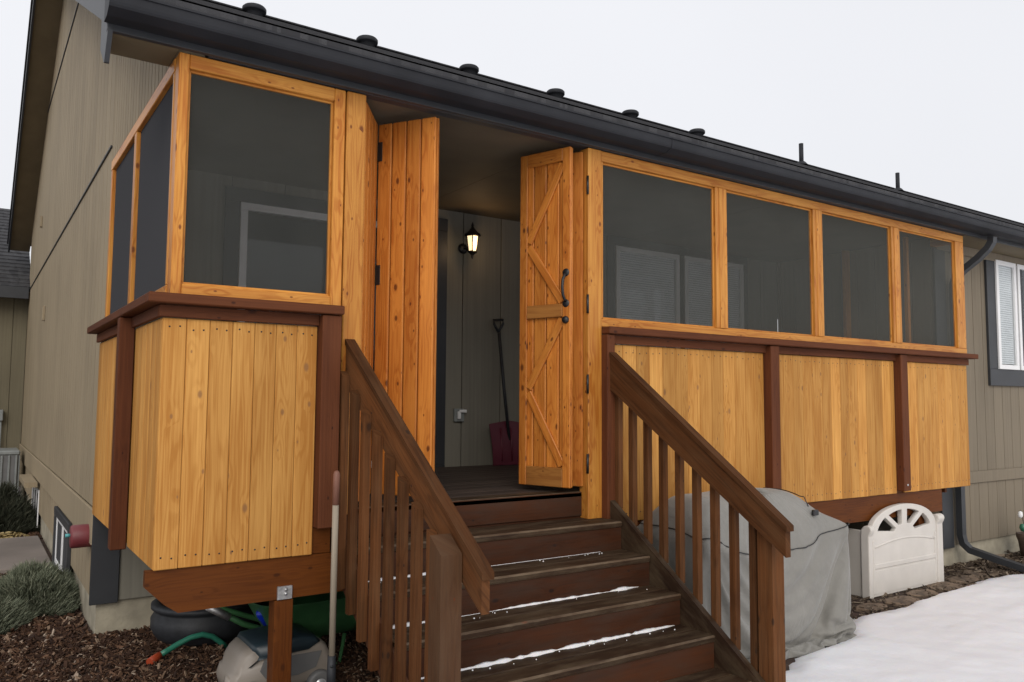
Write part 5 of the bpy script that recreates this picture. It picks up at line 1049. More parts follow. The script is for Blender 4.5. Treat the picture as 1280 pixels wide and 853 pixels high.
11,7,0,9,-2,-2,5,-9,-5,10,1,-2,3,-12,-3,8,-8,-3,10,-2,-1,11,-1,-2,10,-2,-1,10,-1,-1,11,5,-1,11,5,-1,12,2,-1,12,-1,0,11,-3,-1,9,-8,-3,11,-1,0,9,-5,-1,10,-4,-2,9,-3,-1,
10,-3,0,11,-1,0,8,9,2,10,4,2,11,-3,-3,11,0,-1,11,1,0,12,1,0,11,1,0,11,2,-1,10,1,0,10,1,0,11,1,0,11,1,0,11,1,0,11,2,1,10,4,2,10,-1,-1,7,7,5,10,3,0,
11,2,0,13,0,-1,14,-4,-1,12,-1,-1,11,-1,0,9,1,1,10,0,1,8,3,2,8,5,2,11,5,2,13,7,3,11,13,4,12,-8,1,9,-7,1,0,-13,3,2,-12,1,8,2,2,8,-3,2,12,-3,2,10,-16,-5,
18,-1,0,20,-1,0,8,18,1,12,10,1,14,-2,3,9,-11,7,-1,14,-6,16,-4,-3,-4,15,0,-15,8,1,6,12,0,-16,1,-2,-6,10,0,-6,11,0,-5,10,0,1,11,0,1,12,1,-2,12,1,-8,10,1,-3,12,2,
1,-1,16,2,13,-1,5,12,0,6,10,1,9,8,2,5,10,1,8,8,1,-5,11,0,-10,11,1,-13,8,1,-9,8,1,-5,11,1,3,13,1,12,13,1,22,0,1,3,14,1,-10,8,0,-13,-3,0,-12,-2,1,-12,2,1,
-13,4,1,-11,-12,0,-3,-20,-2,-10,-13,-1,-12,-10,0,-10,7,0,-5,13,-2,-4,11,-3,-6,11,-2,-7,7,-1,-11,-3,-2,-8,8,-2,-10,2,-1,-9,6,-2,-10,5,-1,-11,2,-1,-11,0,-1,-11,-2,0,-10,-3,-1,-10,-3,-2,
-11,-3,-1,-10,-3,-1,-11,-2,-1,-10,-2,-1,-11,-1,0,-10,0,-1,-10,-1,-1,-10,-1,0,-10,-1,-1,-11,-1,0,-10,0,-1,-12,-1,-1,-11,-1,0,-11,-1,-1,-11,-1,0,-11,-1,0,-11,-2,-1,-11,-2,0,-10,-3,0,-9,2,1,
-9,7,3,-12,7,3,-12,5,2,-9,5,2,-8,5,2,-8,4,2,-9,5,1,-15,2,-1,-17,0,-1,-17,-4,-1,-12,-8,0,-9,-7,1,-7,-6,1,-6,-6,2,-6,-7,1,-5,-8,2,-4,-10,3,-9,-3,2,-10,10,2,-11,11,2,
-13,9,2,-14,5,2,-14,0,0,-13,-2,1,-12,-3,-1,-11,-4,0,-11,-6,-1,-10,-8,0,-6,-12,0,7,-13,0,17,-4,-1,13,-7,-1,6,-9,1,-8,-9,-1,-6,-10,-1,8,-8,0,8,-10,0,-2,-13,0,-9,-12,-1,-3,-14,0,
2,-11,0,8,-9,0,9,-10,0,16,-5,-1,6,-11,0,-7,-10,-1,-14,-4,-1,-14,-3,-2,-6,-10,-1,3,-15,-1,16,-12,-2,-23,-2,1,-21,-2,1,6,-12,-3,18,-1,2,17,8,5,-4,-17,-3,7,-13,-3,14,5,0,12,1,-1,
11,5,-1,7,-6,-4,9,7,-2,4,-11,-3,6,-10,-3,10,-3,-2,10,-3,-2,10,-2,-1,11,-1,-1,9,9,-2,11,4,-1,11,-2,-1,11,-5,-1,10,-4,-2,10,-6,-2,11,-2,0,10,-5,-2,10,-4,-2,9,-2,0,10,-2,-1,
10,-1,0,11,0,0,10,2,0,10,1,0,11,2,0,11,2,0,11,1,-1,12,1,0,11,2,0,11,1,0,10,0,-1,9,0,0,11,0,0,11,0,-1,11,1,0,11,1,0,11,2,1,10,2,0,9,2,1,9,4,2,
9,6,3,12,5,1,13,4,1,13,0,-1,10,-2,0,10,-3,1,9,-2,1,9,-1,1,8,4,2,10,6,2,13,6,3,14,8,2,10,11,4,10,-6,1,6,-7,1,2,-13,2,-3,-14,3,7,-8,0,10,-9,0,16,-2,-1,
19,-3,0,19,-3,0,7,19,1,8,14,1,10,8,0,13,1,1,15,-1,2,15,-12,-2,-9,14,0,-14,9,1,-1,13,0,-17,0,-2,-5,10,0,-5,11,0,-4,11,0,-1,11,0,3,12,1,2,12,1,-2,12,1,-7,10,1,
6,0,14,-4,12,0,1,12,0,5,11,1,5,10,1,8,8,2,10,7,1,2,12,0,-9,11,1,-10,9,0,-11,8,1,-7,10,2,0,13,1,11,12,1,21,2,1,4,14,1,-10,7,0,-13,-2,0,-12,0,1,-11,4,1,
-13,-6,0,-5,-18,-1,-8,-16,-1,-11,-12,0,-14,0,0,-6,13,-2,-4,12,-2,-5,11,-2,-8,8,-1,-10,-1,-2,-8,8,-2,-10,2,-1,-8,6,-2,-11,4,-2,-10,1,-1,-11,-2,-1,-11,-3,-1,-10,-4,-2,-10,-3,-1,-10,-3,-1,
-11,-2,-1,-10,-2,-1,-11,-1,-1,-10,-1,-1,-11,-1,0,-10,-1,-1,-10,-1,-1,-10,-1,0,-10,-1,-1,-10,-1,0,-11,-1,-1,-11,0,0,-12,-1,-1,-10,-1,0,-11,-1,-1,-11,0,0,-11,-1,0,-11,-1,0,-9,-1,0,-10,-2,0,
-11,1,1,-13,4,1,-11,5,2,-10,4,1,-8,4,2,-8,3,1,-9,4,1,-13,7,3,-16,6,2,-16,4,0,-14,-1,-1,-9,-6,1,-7,-8,1,-6,-7,2,-6,-7,1,-5,-8,3,-4,-9,2,-7,-9,3,-12,0,1,-11,11,3,
-12,10,2,-13,8,2,-14,3,1,-13,-2,0,-12,-2,0,-11,-4,-1,-12,-5,0,-11,-7,-1,-5,-13,0,11,-11,0,17,-5,-1,12,-8,0,-2,-10,0,-7,-9,-1,-1,-11,0,10,-7,-1,3,-11,0,-6,-12,0,-7,-13,0,-1,-13,0,
5,-11,0,10,-8,0,13,-6,-1,10,-10,0,2,-11,-1,-10,-9,0,-15,-1,-3,-11,-7,-1,-3,-11,-1,7,-14,-1,15,-11,-1,-19,-9,-1,-21,1,2,-4,-14,-3,17,-2,2,17,8,5,7,-13,-3,2,-15,-2,14,6,0,11,-2,-2,
11,1,-2,7,12,-3,7,-8,-2,5,-10,-4,8,-5,-2,10,-4,-2,11,-3,-2,10,0,-1,9,9,-2,10,2,-1,10,-4,-2,10,-6,-2,11,-5,-2,10,-5,-1,11,-5,-2,10,-4,-1,11,-3,-1,10,-1,0,10,1,-1,10,3,0,
9,4,-2,10,4,-1,10,3,-1,10,1,0,11,2,-1,11,1,0,11,1,0,12,1,1,11,0,0,11,0,0,10,-1,1,10,-1,0,10,-1,0,11,-3,-1,11,-4,0,11,-1,0,11,1,0,10,1,1,10,2,0,10,1,1,
10,2,0,12,5,2,13,5,1,10,7,2,10,3,2,9,1,0,9,-2,1,9,-3,1,9,-4,1,10,4,2,12,7,3,14,7,3,12,7,2,7,10,4,8,-4,0,6,-8,1,2,-12,2,-1,-15,3,9,-11,0,15,-7,0,
18,-3,-1,18,-3,0,14,12,0,5,16,1,8,12,1,13,-7,-1,15,-5,1,15,2,1,-5,14,0,-11,12,1,-10,10,0,-17,0,-2,-4,11,0,-3,10,0,-4,11,0,-1,11,0,2,12,1,4,12,1,1,11,1,-2,12,1,
6,1,15,-5,11,0,-4,12,0,2,10,1,4,10,1,6,9,1,10,8,2,8,10,0,-4,12,0,-11,10,1,-10,8,1,-9,8,2,-2,13,1,10,13,1,20,2,1,4,15,1,-10,7,0,-13,-2,0,-11,2,1,-12,0,1,
-10,-14,-1,-5,-18,-1,-10,-14,0,-13,-6,0,-11,9,-1,-4,14,-2,-5,12,-2,-7,8,-2,-11,1,-1,-7,8,-2,-9,3,-1,-9,6,-2,-10,3,-2,-11,-1,-1,-10,-3,-2,-11,-5,-2,-10,-3,-1,-10,-3,-2,-10,-2,-1,-11,-2,-1,
-10,-2,-1,-11,-1,-1,-10,-1,0,-10,-2,-1,-11,-1,-1,-10,-1,-1,-10,-1,0,-10,-1,-1,-10,-1,0,-10,-1,-1,-11,0,0,-11,0,-1,-11,-1,0,-11,0,-1,-11,0,0,-10,0,0,-11,0,0,-11,-1,0,-9,0,1,-10,-1,0,
-11,-1,0,-13,0,0,-12,2,1,-10,3,1,-8,2,1,-8,3,1,-10,4,2,-13,4,1,-15,6,2,-15,6,1,-13,7,3,-10,3,1,-9,-4,0,-6,-7,2,-6,-8,2,-5,-8,2,-5,-9,2,-4,-11,3,-10,-7,3,-13,4,2,
-12,11,2,-12,10,2,-14,5,2,-13,1,0,-12,-3,0,-12,-3,-1,-12,-4,-1,-11,-6,0,-3,-14,0,13,-10,-1,16,-5,-1,8,-10,0,-5,-10,0,-5,-10,0,3,-10,-1,10,-8,0,-2,-11,0,-8,-11,-1,-4,-14,0,1,-13,0,
8,-9,0,12,-5,0,11,-9,-1,5,-11,0,1,-12,0,-13,-5,-1,-15,-3,-2,-7,-8,-1,-1,-11,-1,9,-13,-1,14,-11,-2,-14,-14,-1,-18,-7,-1,-16,-7,0,16,-4,1,17,6,5,13,-7,-2,1,-16,-2,14,6,0,12,-1,-2,
7,14,-2,10,-3,-3,5,-9,-3,7,-8,-3,9,-4,-2,10,-3,-2,10,-1,-2,9,10,-2,10,-1,-2,9,-5,-2,10,-5,-2,10,-6,-2,10,-6,-2,11,-5,-1,11,-3,-1,11,-1,-1,10,2,-1,10,4,-1,10,5,-1,9,4,-1,
10,3,-1,10,3,-1,10,1,-1,10,0,0,11,-1,0,11,-1,0,11,-1,1,11,-2,0,12,-1,0,10,-2,0,10,-1,0,10,0,0,10,-1,0,11,1,0,11,0,0,11,-1,0,10,-1,0,11,0,1,9,1,0,10,1,1,
11,1,0,13,1,1,13,3,0,11,4,1,10,4,2,8,4,2,7,4,2,9,2,2,9,-1,1,10,-7,1,13,4,3,13,7,3,12,7,2,9,6,2,6,10,3,7,-4,1,6,-8,1,3,-13,1,2,-17,2,13,-11,1,
17,-5,-1,18,-3,0,16,8,0,8,13,1,5,14,1,13,-1,0,15,-8,0,15,3,1,-7,14,0,-16,8,-1,-8,11,1,-15,4,-1,-2,11,0,-2,11,0,-3,11,0,-2,11,1,2,11,0,3,12,1,4,11,1,0,11,1,
3,-1,15,-3,12,0,-4,11,0,-3,10,1,1,11,1,5,9,1,8,8,1,10,9,1,2,13,1,-8,11,0,-10,8,1,-10,7,2,-5,12,1,8,14,1,20,3,1,4,15,1,-10,7,0,-13,-1,0,-11,1,1,-12,-7,0,
-5,-16,-1,-8,-16,0,-12,-11,0,-14,2,0,-6,14,-2,-5,13,-3,-7,9,-1,-10,3,-1,-7,8,-2,-10,3,-1,-8,6,-2,-10,2,-2,-11,-3,-2,-10,-4,-2,-10,-4,-2,-10,-3,-1,-10,-3,-2,-11,-2,-1,-10,-1,-1,-10,-2,-1,
-10,-1,-1,-11,-2,-1,-10,-2,-1,-10,-1,-1,-11,-1,0,-10,-1,-1,-10,-1,-1,-10,-1,0,-10,0,-1,-10,-1,0,-11,0,-1,-11,0,0,-11,1,0,-11,0,-1,-10,1,0,-11,1,0,-10,0,0,-11,0,1,-9,-1,0,-10,-1,0,
-11,-1,0,-13,-1,1,-12,-1,0,-10,1,1,-9,1,0,-8,2,1,-9,3,1,-13,4,2,-16,5,1,-14,5,2,-13,5,1,-10,6,3,-7,6,2,-9,-1,1,-6,-6,2,-6,-8,2,-4,-10,2,-6,-11,4,-6,-11,3,-13,-4,2,
-13,8,2,-12,11,3,-13,8,1,-13,2,1,-12,-1,-1,-12,-2,0,-12,-4,-1,-12,-6,-1,-2,-14,0,15,-9,-1,15,-7,0,5,-11,-1,-6,-9,0,-2,-11,0,5,-9,0,7,-9,-1,-5,-11,0,-8,-11,0,-3,-13,0,4,-13,0,
11,-7,0,11,-6,-1,8,-10,0,1,-12,-1,1,-11,0,-16,-2,-2,-10,-7,-1,-6,-8,-1,1,-11,-1,11,-11,-1,11,-13,-1,-14,-13,-2,-18,-6,0,-16,-8,0,12,-9,0,16,-2,2,17,1,2,4,-14,-2,14,4,-1,8,14,-2,
11,3,-2,7,-8,-3,6,-8,-3,8,-5,-3,9,-5,-3,10,-1,-2,9,9,-2,10,-3,-2,9,-4,-2,10,-5,-2,9,-7,-2,9,-6,-2,11,-4,-2,11,-3,-1,12,2,-1,10,5,-1,10,6,-2,9,5,-1,10,4,-2,10,2,0,
10,1,-1,10,-1,0,10,-2,0,10,-2,-1,11,-3,0,10,-2,0,12,-1,0,11,-1,0,11,-2,0,10,0,0,10,-1,0,10,0,1,10,-1,0,11,0,0,11,0,0,11,0,0,10,1,0,10,1,1,10,1,0,10,1,1,
11,0,0,12,2,1,13,1,0,12,2,1,10,2,1,9,2,2,8,4,2,7,3,2,8,5,2,10,2,2,13,-7,2,14,3,2,11,7,3,9,6,2,7,6,2,6,9,3,8,-3,0,6,-9,1,4,-16,2,6,-18,1,
16,-8,0,18,-4,0,16,4,0,11,12,0,4,14,1,13,2,1,15,-7,0,14,4,1,-7,13,0,-16,7,-1,-13,8,0,-10,9,0,0,11,0,-3,11,0,-2,11,0,-1,11,1,0,11,0,3,11,1,4,12,1,2,10,1,
2,-1,15,-2,12,0,-3,11,0,-4,11,1,-2,10,1,2,10,1,5,9,1,10,8,1,7,12,1,-4,12,0,-9,8,1,-10,8,1,-7,10,2,6,14,1,19,5,1,4,14,1,-10,7,0,-12,0,0,-12,-2,1,-9,-12,0,
-6,-16,-1,-10,-14,0,-14,-5,0,-10,9,-1,-4,15,-3,-8,11,-1,-9,5,-1,-8,7,-2,-10,4,-1,-8,5,-2,-10,1,-2,-10,-3,-2,-10,-4,-2,-9,-4,-2,-10,-3,-2,-11,-3,-2,-10,-2,-1,-10,-1,-1,-10,-2,-1,-10,-2,-2,
-11,-2,-1,-10,-2,-1,-10,-1,0,-10,-1,-1,-11,-1,-1,-10,-1,0,-10,0,-1,-10,0,0,-10,0,-1,-10,0,0,-11,1,-1,-11,1,0,-11,1,0,-10,1,-1,-11,1,0,-10,1,0,-11,0,0,-10,0,1,-9,-1,0,-10,-1,0,
-11,-1,0,-12,-2,1,-12,-2,0,-10,-1,1,-9,0,0,-9,1,1,-10,1,1,-13,3,1,-14,5,1,-15,5,2,-12,5,2,-10,5,2,-8,5,2,-7,5,3,-8,1,1,-7,-4,2,-6,-9,3,-5,-12,3,-6,-12,3,-9,-9,3,
-14,1,2,-12,10,3,-13,9,2,-13,5,0,-12,0,0,-12,-1,-1,-12,-4,-1,-13,-5,0,0,-14,-1,16,-8,-1,12,-9,0,4,-12,0,-5,-9,0,-2,-10,0,8,-9,-1,3,-10,0,-8,-10,-1,-6,-12,0,-2,-13,0,7,-11,0,
12,-6,0,10,-7,0,3,-12,-1,-2,-11,-1,3,-11,0,-15,-2,-1,-9,-7,-2,-4,-10,-1,3,-10,-1,10,-11,-1,9,-14,-1,-13,-12,-2,-17,-7,0,-17,-8,0,11,-9,1,17,1,2,13,-7,0,10,-10,-1,10,15,-1,12,7,-1,
9,-4,-3,6,-8,-4,7,-7,-3,9,-4,-2,10,-2,-3,9,8,-2,10,-3,-3,9,-5,-2,9,-5,-2,8,-7,-3,9,-6,-2,11,-4,-2,11,0,-1,11,4,-1,10,7,-2,10,7,-2,10,4,-1,10,3,-1,10,0,0,10,-1,-1,
10,-3,0,10,-4,-1,10,-2,-1,10,-3,0,10,-1,0,11,-1,0,11,-1,0,11,0,0,11,0,0,11,0,0,10,0,0,10,0,1,10,-1,0,10,0,0,11,0,0,11,-1,0,10,0,0,10,1,1,10,0,0,10,1,1,
11,1,0,12,1,1,13,2,0,11,1,1,10,2,1,9,1,1,9,2,2,8,3,2,8,4,2,9,5,3,12,4,2,13,-8,2,12,3,2,9,7,3,7,5,2,7,6,2,6,9,2,9,-4,1,8,-12,1,5,-19,2,
11,-15,0,17,-5,0,17,1,0,12,9,0,5,14,1,12,5,1,15,-6,0,14,4,1,-9,13,0,-16,7,-1,-12,9,0,-7,10,0,-3,11,0,-1,10,0,-2,11,1,0,11,0,0,11,1,2,11,0,3,11,1,3,11,1,
-1,0,15,1,12,0,-2,11,0,-3,10,1,-3,10,1,-2,10,1,3,9,1,8,10,1,10,10,1,0,12,0,-7,10,1,-10,7,1,-8,10,2,3,14,1,18,6,1,5,14,1,-11,6,0,-12,0,0,-12,-6,1,-7,-15,-1,
-7,-15,0,-12,-10,0,-13,2,-1,-7,13,-2,-6,13,-2,-9,7,-1,-9,8,-1,-9,4,-1,-9,5,-1,-10,1,-2,-9,-4,-2,-10,-4,-3,-9,-3,-2,-10,-3,-2,-10,-3,-2,-10,-3,-2,-11,-2,-1,-9,-1,-2,-10,-2,-1,-10,-3,-1,
-11,-2,-1,-10,-1,-1,-10,-1,-1,-11,-1,-1,-10,0,0,-10,0,-1,-10,0,0,-10,1,0,-10,1,-1,-10,1,0,-11,1,0,-11,1,-1,-10,2,0,-11,1,-1,-10,2,0,-11,0,0,-10,0,0,-10,0,1,-10,-1,0,-9,-1,0,
-11,-1,0,-12,-2,1,-12,-2,0,-10,-1,1,-9,-1,1,-9,-1,0,-9,0,1,-13,1,1,-15,2,1,-14,5,2,-12,4,1,-10,5,2,-8,5,3,-7,5,2,-7,4,3,-8,3,2,-9,-4,2,-6,-10,3,-5,-12,4,-7,-12,3,
-12,-6,3,-14,5,2,-12,10,2,-12,7,1,-13,2,0,-12,-1,-1,-13,-3,-1,-12,-4,-1,1,-14,0,14,-9,-1,12,-9,-1,4,-12,0,-5,-10,0,0,-10,0,7,-9,0,0,-10,-1,-7,-10,0,-6,-11,0,-1,-13,0,9,-10,0,
12,-6,0,8,-9,-1,-2,-11,0,1,-12,-1,2,-10,0,-15,-2,-2,-8,-8,-1,-2,-10,-1,4,-10,-1,9,-11,-1,8,-13,-2,-11,-13,-1,-18,-7,-1,-16,-8,1,10,-10,0,15,-3,2,11,-10,-1,15,5,1,10,13,-1,12,1,-2,
7,-8,-3,7,-7,-4,8,-5,-3,10,-3,-2,9,7,-3,9,-3,-3,10,-5,-2,8,-7,-3,8,-7,-3,9,-5,-2,10,-2,-2,11,2,-1,11,7,-2,9,8,-3,10,6,-1,11,3,-1,10,0,-1,11,-2,-1,9,-4,-1,10,-4,0,
9,-3,-1,10,-2,-1,10,-1,0,11,0,0,10,0,0,11,0,0,11,1,0,11,0,0,11,1,0,10,0,0,10,0,0,10,-1,1,10,0,0,11,0,0,10,-1,0,11,0,0,10,-1,0,10,0,1,10,-1,0,10,0,1,
11,0,0,12,1,1,12,1,0,12,1,1,10,1,1,9,2,1,8,2,2,8,2,2,9,2,2,9,4,3,12,6,2,12,4,3,12,-8,2,10,2,1,7,6,3,6,7,2,7,6,2,8,8,2,10,-7,0,8,-16,1,
8,-18,2,15,-10,0,16,-2,0,13,6,0,8,12,1,9,8,0,15,-5,1,14,5,1,-10,13,0,-15,7,-1,-11,10,0,-6,10,0,-3,11,0,-2,10,1,0,11,0,0,11,0,-1,11,1,1,11,1,3,11,0,3,11,1,
0,-1,15,1,12,0,-1,11,0,-1,10,1,-3,10,1,-3,10,1,-1,9,1,5,11,1,10,9,1,5,12,0,-4,11,1,-9,8,1,-9,9,2,0,13,1,17,8,1,5,14,1,-11,5,0,-13,-1,0,-10,-10,0,-6,-15,0,
-9,-14,-1,-13,-5,0,-11,8,-1,-5,15,-2,-9,9,-1,-9,8,-1,-10,5,-1,-9,5,-1,-10,1,-2,-9,-4,-2,-9,-3,-2,-10,-4,-3,-9,-3,-2,-10,-4,-3,-10,-3,-2,-10,-2,-1,-10,-2,-2,-10,-2,-1,-9,-2,-1,-11,-2,-2,
-10,-2,-1,-10,-1,0,-11,0,-1,-10,0,-1,-10,1,0,-10,1,0,-10,1,-1,-10,2,0,-10,1,-1,-10,1,0,-11,1,0,-10,1,-1,-11,2,0,-11,1,-1,-10,1,0,-10,1,0,-10,0,0,-11,-1,1,-9,0,0,-9,-1,0,
-11,-1,1,-12,-2,0,-12,-1,1,-10,-2,0,-9,-2,1,-8,-1,1,-10,-1,0,-13,-1,1,-14,1,1,-15,2,1,-12,4,2,-9,4,2,-8,4,2,-8,5,3,-7,5,2,-7,5,3,-8,3,3,-10,-3,2,-6,-12,4,-6,-13,4,
-9,-11,3,-14,-1,3,-12,8,1,-12,8,1,-13,5,0,-12,0,0,-13,-2,-1,-12,-5,-1,1,-14,-1,13,-9,-1,12,-10,0,4,-11,0,-4,-10,0,0,-10,0,7,-9,-1,-2,-11,0,-7,-10,0,-5,-11,-1,0,-12,0,10,-9,0,
12,-7,0,5,-10,0,-3,-10,-1,3,-12,-1,-1,-11,0,-15,-2,-2,-6,-8,-1,-1,-10,-1,5,-9,-1,8,-12,-1,7,-13,-1,-10,-14,-2,-17,-6,0,-16,-8,0,8,-12,0,13,-7,1,15,-3,1,13,11,0,13,7,-1,10,-5,-2,
7,-8,-4,8,-6,-3,9,-3,-3,9,6,-3,9,-3,-2,9,-5,-3,8,-8,-4,8,-7,-3,9,-5,-2,11,1,-2,10,5,-2,9,8,-2,9,7,-3,11,5,-1,11,1,-1,10,-3,-1,10,-4,-1,10,-5,-1,10,-3,-1,10,-2,-1,
9,1,0,10,1,0,10,1,-1,11,2,0,10,1,-1,11,0,0,11,1,0,10,0,0,11,0,1,11,-1,0,10,0,0,9,0,0,10,-1,0,11,0,0,10,-1,0,11,0,1,10,-1,0,10,0,1,10,-1,0,10,-1,1,
11,-1,0,11,-2,1,13,0,0,11,0,1,10,1,1,9,1,1,9,2,2,8,2,2,8,2,2,10,3,2,12,5,3,11,6,3,12,3,2,9,-7,2,9,0,1,6,6,3,6,8,2,7,8,2,11,4,1,12,-11,1,
7,-19,1,11,-15,1,16,-4,0,14,3,0,10,8,0,8,11,1,14,-3,1,14,5,1,-11,12,0,-14,9,-1,-10,10,0,-5,11,0,-3,10,0,-1,11,1,0,10,0,0,11,0,-1,11,1,1,11,1,1,11,1,3,10,0,
-2,0,15,2,11,0,1,11,1,-1,10,0,-1,10,1,-3,10,1,-3,9,1,1,11,1,8,11,0,9,10,1,0,11,1,-8,10,1,-10,8,2,-3,12,1,15,10,1,6,14,1,-11,4,0,-13,-4,0,-9,-12,0,-6,-15,0,
-11,-11,-1,-13,1,0,-7,13,-2,-8,12,-1,-9,8,-1,-10,6,-1,-10,6,-1,-10,1,-1,-9,-5,-2,-9,-2,-2,-9,-4,-3,-9,-4,-3,-10,-4,-3,-9,-3,-2,-10,-2,-2,-10,-2,-2,-10,-2,-1,-10,-3,-2,-10,-2,-1,-10,-1,-1,
-10,-1,-1,-11,0,0,-10,1,-1,-10,2,0,-10,2,-1,-10,2,-1,-10,2,0,-10,1,0,-10,1,-1,-10,1,0,-10,1,-1,-11,1,0,-11,1,0,-10,1,0,-10,0,-1,-11,1,0,-10,0,1,-10,-1,0,-9,0,0,-9,-1,0,
-11,-1,1,-12,-1,0,-12,-1,1,-9,-2,0,-9,-1,1,-9,-2,1,-10,-1,1,-12,-2,0,-14,-1,1,-14,0,2,-13,2,1,-10,2,2,-8,4,2,-7,4,2,-7,5,3,-7,5,3,-8,6,3,-9,4,3,-11,-5,3,-6,-13,4,
-7,-12,4,-11,-8,3,-13,3,2,-12,8,1,-12,6,0,-13,2,-1,-13,-2,-1,-13,-4,-1,2,-13,-1,12,-11,0,12,-9,-1,5,-12,0,-5,-10,0,2,-10,0,5,-9,0,-3,-10,-1,-7,-10,0,-5,-11,0,1,-13,0,11,-8,0,
11,-7,0,3,-10,-1,-3,-11,-1,5,-11,0,-5,-10,-1,-14,-3,-1,-4,-10,-1,0,-9,-1,5,-10,-1,7,-11,-2,7,-13,-1,-8,-14,-1,-17,-7,-1,-16,-8,1,8,-11,0,13,-8,1,15,2,1,13,11,0,13,0,-1,8,-7,-3,
8,-7,-4,9,-4,-3,9,5,-3,10,-2,-3,8,-6,-3,7,-9,-4,8,-7,-3,10,-3,-2,10,3,-2,9,7,-3,8,9,-3,10,6,-3,11,3,-1,11,-3,-1,10,-5,-1,10,-5,-2,10,-3,-1,10,-1,0,10,2,-1,10,2,-1,
9,3,-1,10,1,0,10,1,-1,11,0,0,10,-1,0,11,-1,0,10,-1,0,11,-1,1,11,0,0,10,-1,0,10,-1,0,10,-1,0,10,0,0,10,-1,0,11,0,1,10,1,0,10,0,0,10,1,1,10,0,0,10,1,1,
10,-1,0,12,-1,1,12,-2,0,11,-2,1,10,-1,1,10,0,1,8,0,2,8,2,2,9,2,2,10,2,2,12,4,3,11,6,3,11,6,3,9,3,2,8,-8,1,8,-1,1,6,7,2,7,9,2,9,8,3,14,-1,0,
10,-16,1,8,-18,2,14,-9,0,15,1,0,11,6,0,8,10,1,14,0,1,13,5,1,-11,12,0,-14,9,-1,-9,11,0,-4,11,0,-3,10,1,-1,11,0,1,10,0,0,11,1,-1,11,0,0,11,1,1,10,1,2,11,1,
-1,0,15,2,10,0,1,11,1,1,11,0,-1,9,1,-1,10,1,-3,9,1,-3,11,1,4,11,0,10,10,1,4,12,1,-4,10,1,-10,8,2,-6,11,1,13,11,1,7,14,1,-12,3,0,-12,-6,0,-8,-14,0,-8,-14,0,
-12,-5,-1,-11,7,-1,-7,12,-1,-9,10,-2,-10,8,-1,-10,5,0,-10,2,-1,-9,-5,-2,-10,-2,-2,-9,-4,-2,-9,-4,-3,-8,-5,-3,-10,-3,-3,-10,-2,-2,-9,-2,-2,-10,-2,-2,-10,-3,-2,-10,-2,-1,-10,-1,-1,-11,0,-1,
-10,1,-1,-10,2,0,-10,2,-1,-10,3,-1,-10,2,0,-10,2,-1,-10,2,0,-10,1,-1,-10,1,0,-10,0,0,-10,1,-1,-11,0,0,-10,0,0,-11,1,0,-10,0,0,-10,0,0,-10,0,0,-10,0,0,-9,-1,0,-10,0,0,
-10,-1,1,-12,0,0,-11,-1,1,-10,-2,0,-9,-1,1,-9,-1,1,-10,-2,1,-12,-1,1,-13,-2,1,-14,-2,1,-12,0,1,-10,1,2,-9,1,2,-8,3,2,-7,3,3,-8,6,3,-7,6,3,-8,7,4,-11,4,3,-10,-7,4,
-6,-13,4,-8,-12,4,-13,-3,2,-12,5,1,-12,7,0,-13,4,-1,-13,-1,-1,-13,-4,-1,3,-13,-1,11,-11,-1,11,-10,0,5,-11,-1,-4,-10,0,3,-10,0,3,-10,0,-5,-10,0,-5,-10,0,-5,-11,0,2,-12,0,12,-8,-1,
9,-8,0,0,-10,0,-1,-11,-1,5,-10,-1,-8,-9,-1,-12,-5,-1,-1,-10,-1,-1,-9,-1,4,-10,-1,6,-11,-1,7,-13,-1,-6,-14,-2,-16,-7,0,-16,-9,0,8,-11,0,13,-6,1,15,5,1,14,7,0,11,-4,-1,8,-8,-3,
8,-5,-3,11,3,-3,9,-2,-4,8,-5,-3,6,-9,-5,8,-7,-3,10,-1,-2,10,6,-3,8,8,-4,8,8,-3,10,4,-2,11,0,-1,10,-5,-2,10,-6,-1,11,-3,-2,10,-1,0,11,3,-1,9,3,-2,10,3,0,10,0,-1,
10,0,0,10,-2,-1,9,-3,-1,10,-2,0,10,-2,-1,11,-1,0,11,-1,0,10,0,1,11,0,0,10,0,0,10,0,0,10,0,1,10,-1,0,10,0,0,11,-1,0,10,0,0,10,0,1,10,0,0,10,1,1,10,1,0,
10,2,1,11,2,1,12,0,0,12,-1,1,10,-2,1,9,-2,1,8,-1,2,9,0,2,9,0,2,10,2,2,11,3,3,12,4,3,11,5,3,8,6,2,8,4,2,7,-8,1,9,-1,1,7,8,2,7,10,2,13,6,2,
14,-8,1,7,-18,1,12,-13,1,14,-4,0,12,5,0,9,9,1,13,2,1,13,5,1,-12,12,-1,-13,10,0,-7,11,0,-4,11,0,-2,10,1,-1,11,0,1,10,0,-1,11,1,0,10,0,0,11,1,0,11,1,1,10,1,
-1,-1,15,2,11,1,1,10,0,1,11,1,1,9,0,-1,10,1,-1,9,1,-4,11,1,0,12,0,7,10,1,8,10,1,-1,12,1,-8,9,2,-8,9,1,9,13,1,8,13,1,-12,2,0,-12,-9,0,-7,-14,0,-10,-11,-1,
-12,0,0,-9,11,-1,-7,11,-2,-10,8,-1,-11,7,-1,-10,2,-1,-10,-5,-1,-10,-2,-1,-9,-4,-3,-8,-5,-2,-9,-4,-3,-9,-3,-3,-9,-3,-3,-10,-2,-2,-10,-2,-2,-10,-3,-2,-10,-2,-2,-10,0,-1,-10,1,-1,-10,2,-1,
-10,2,-1,-10,4,-1,-10,2,0,-10,3,-1,-10,2,-1,-10,1,0,-10,0,0,-10,1,-1,-10,1,0,-10,0,0,-10,0,-1,-10,0,0,-11,-1,0,-10,0,0,-10,1,0,-10,0,0,-10,0,0,-10,0,0,-9,0,0,-10,0,0,
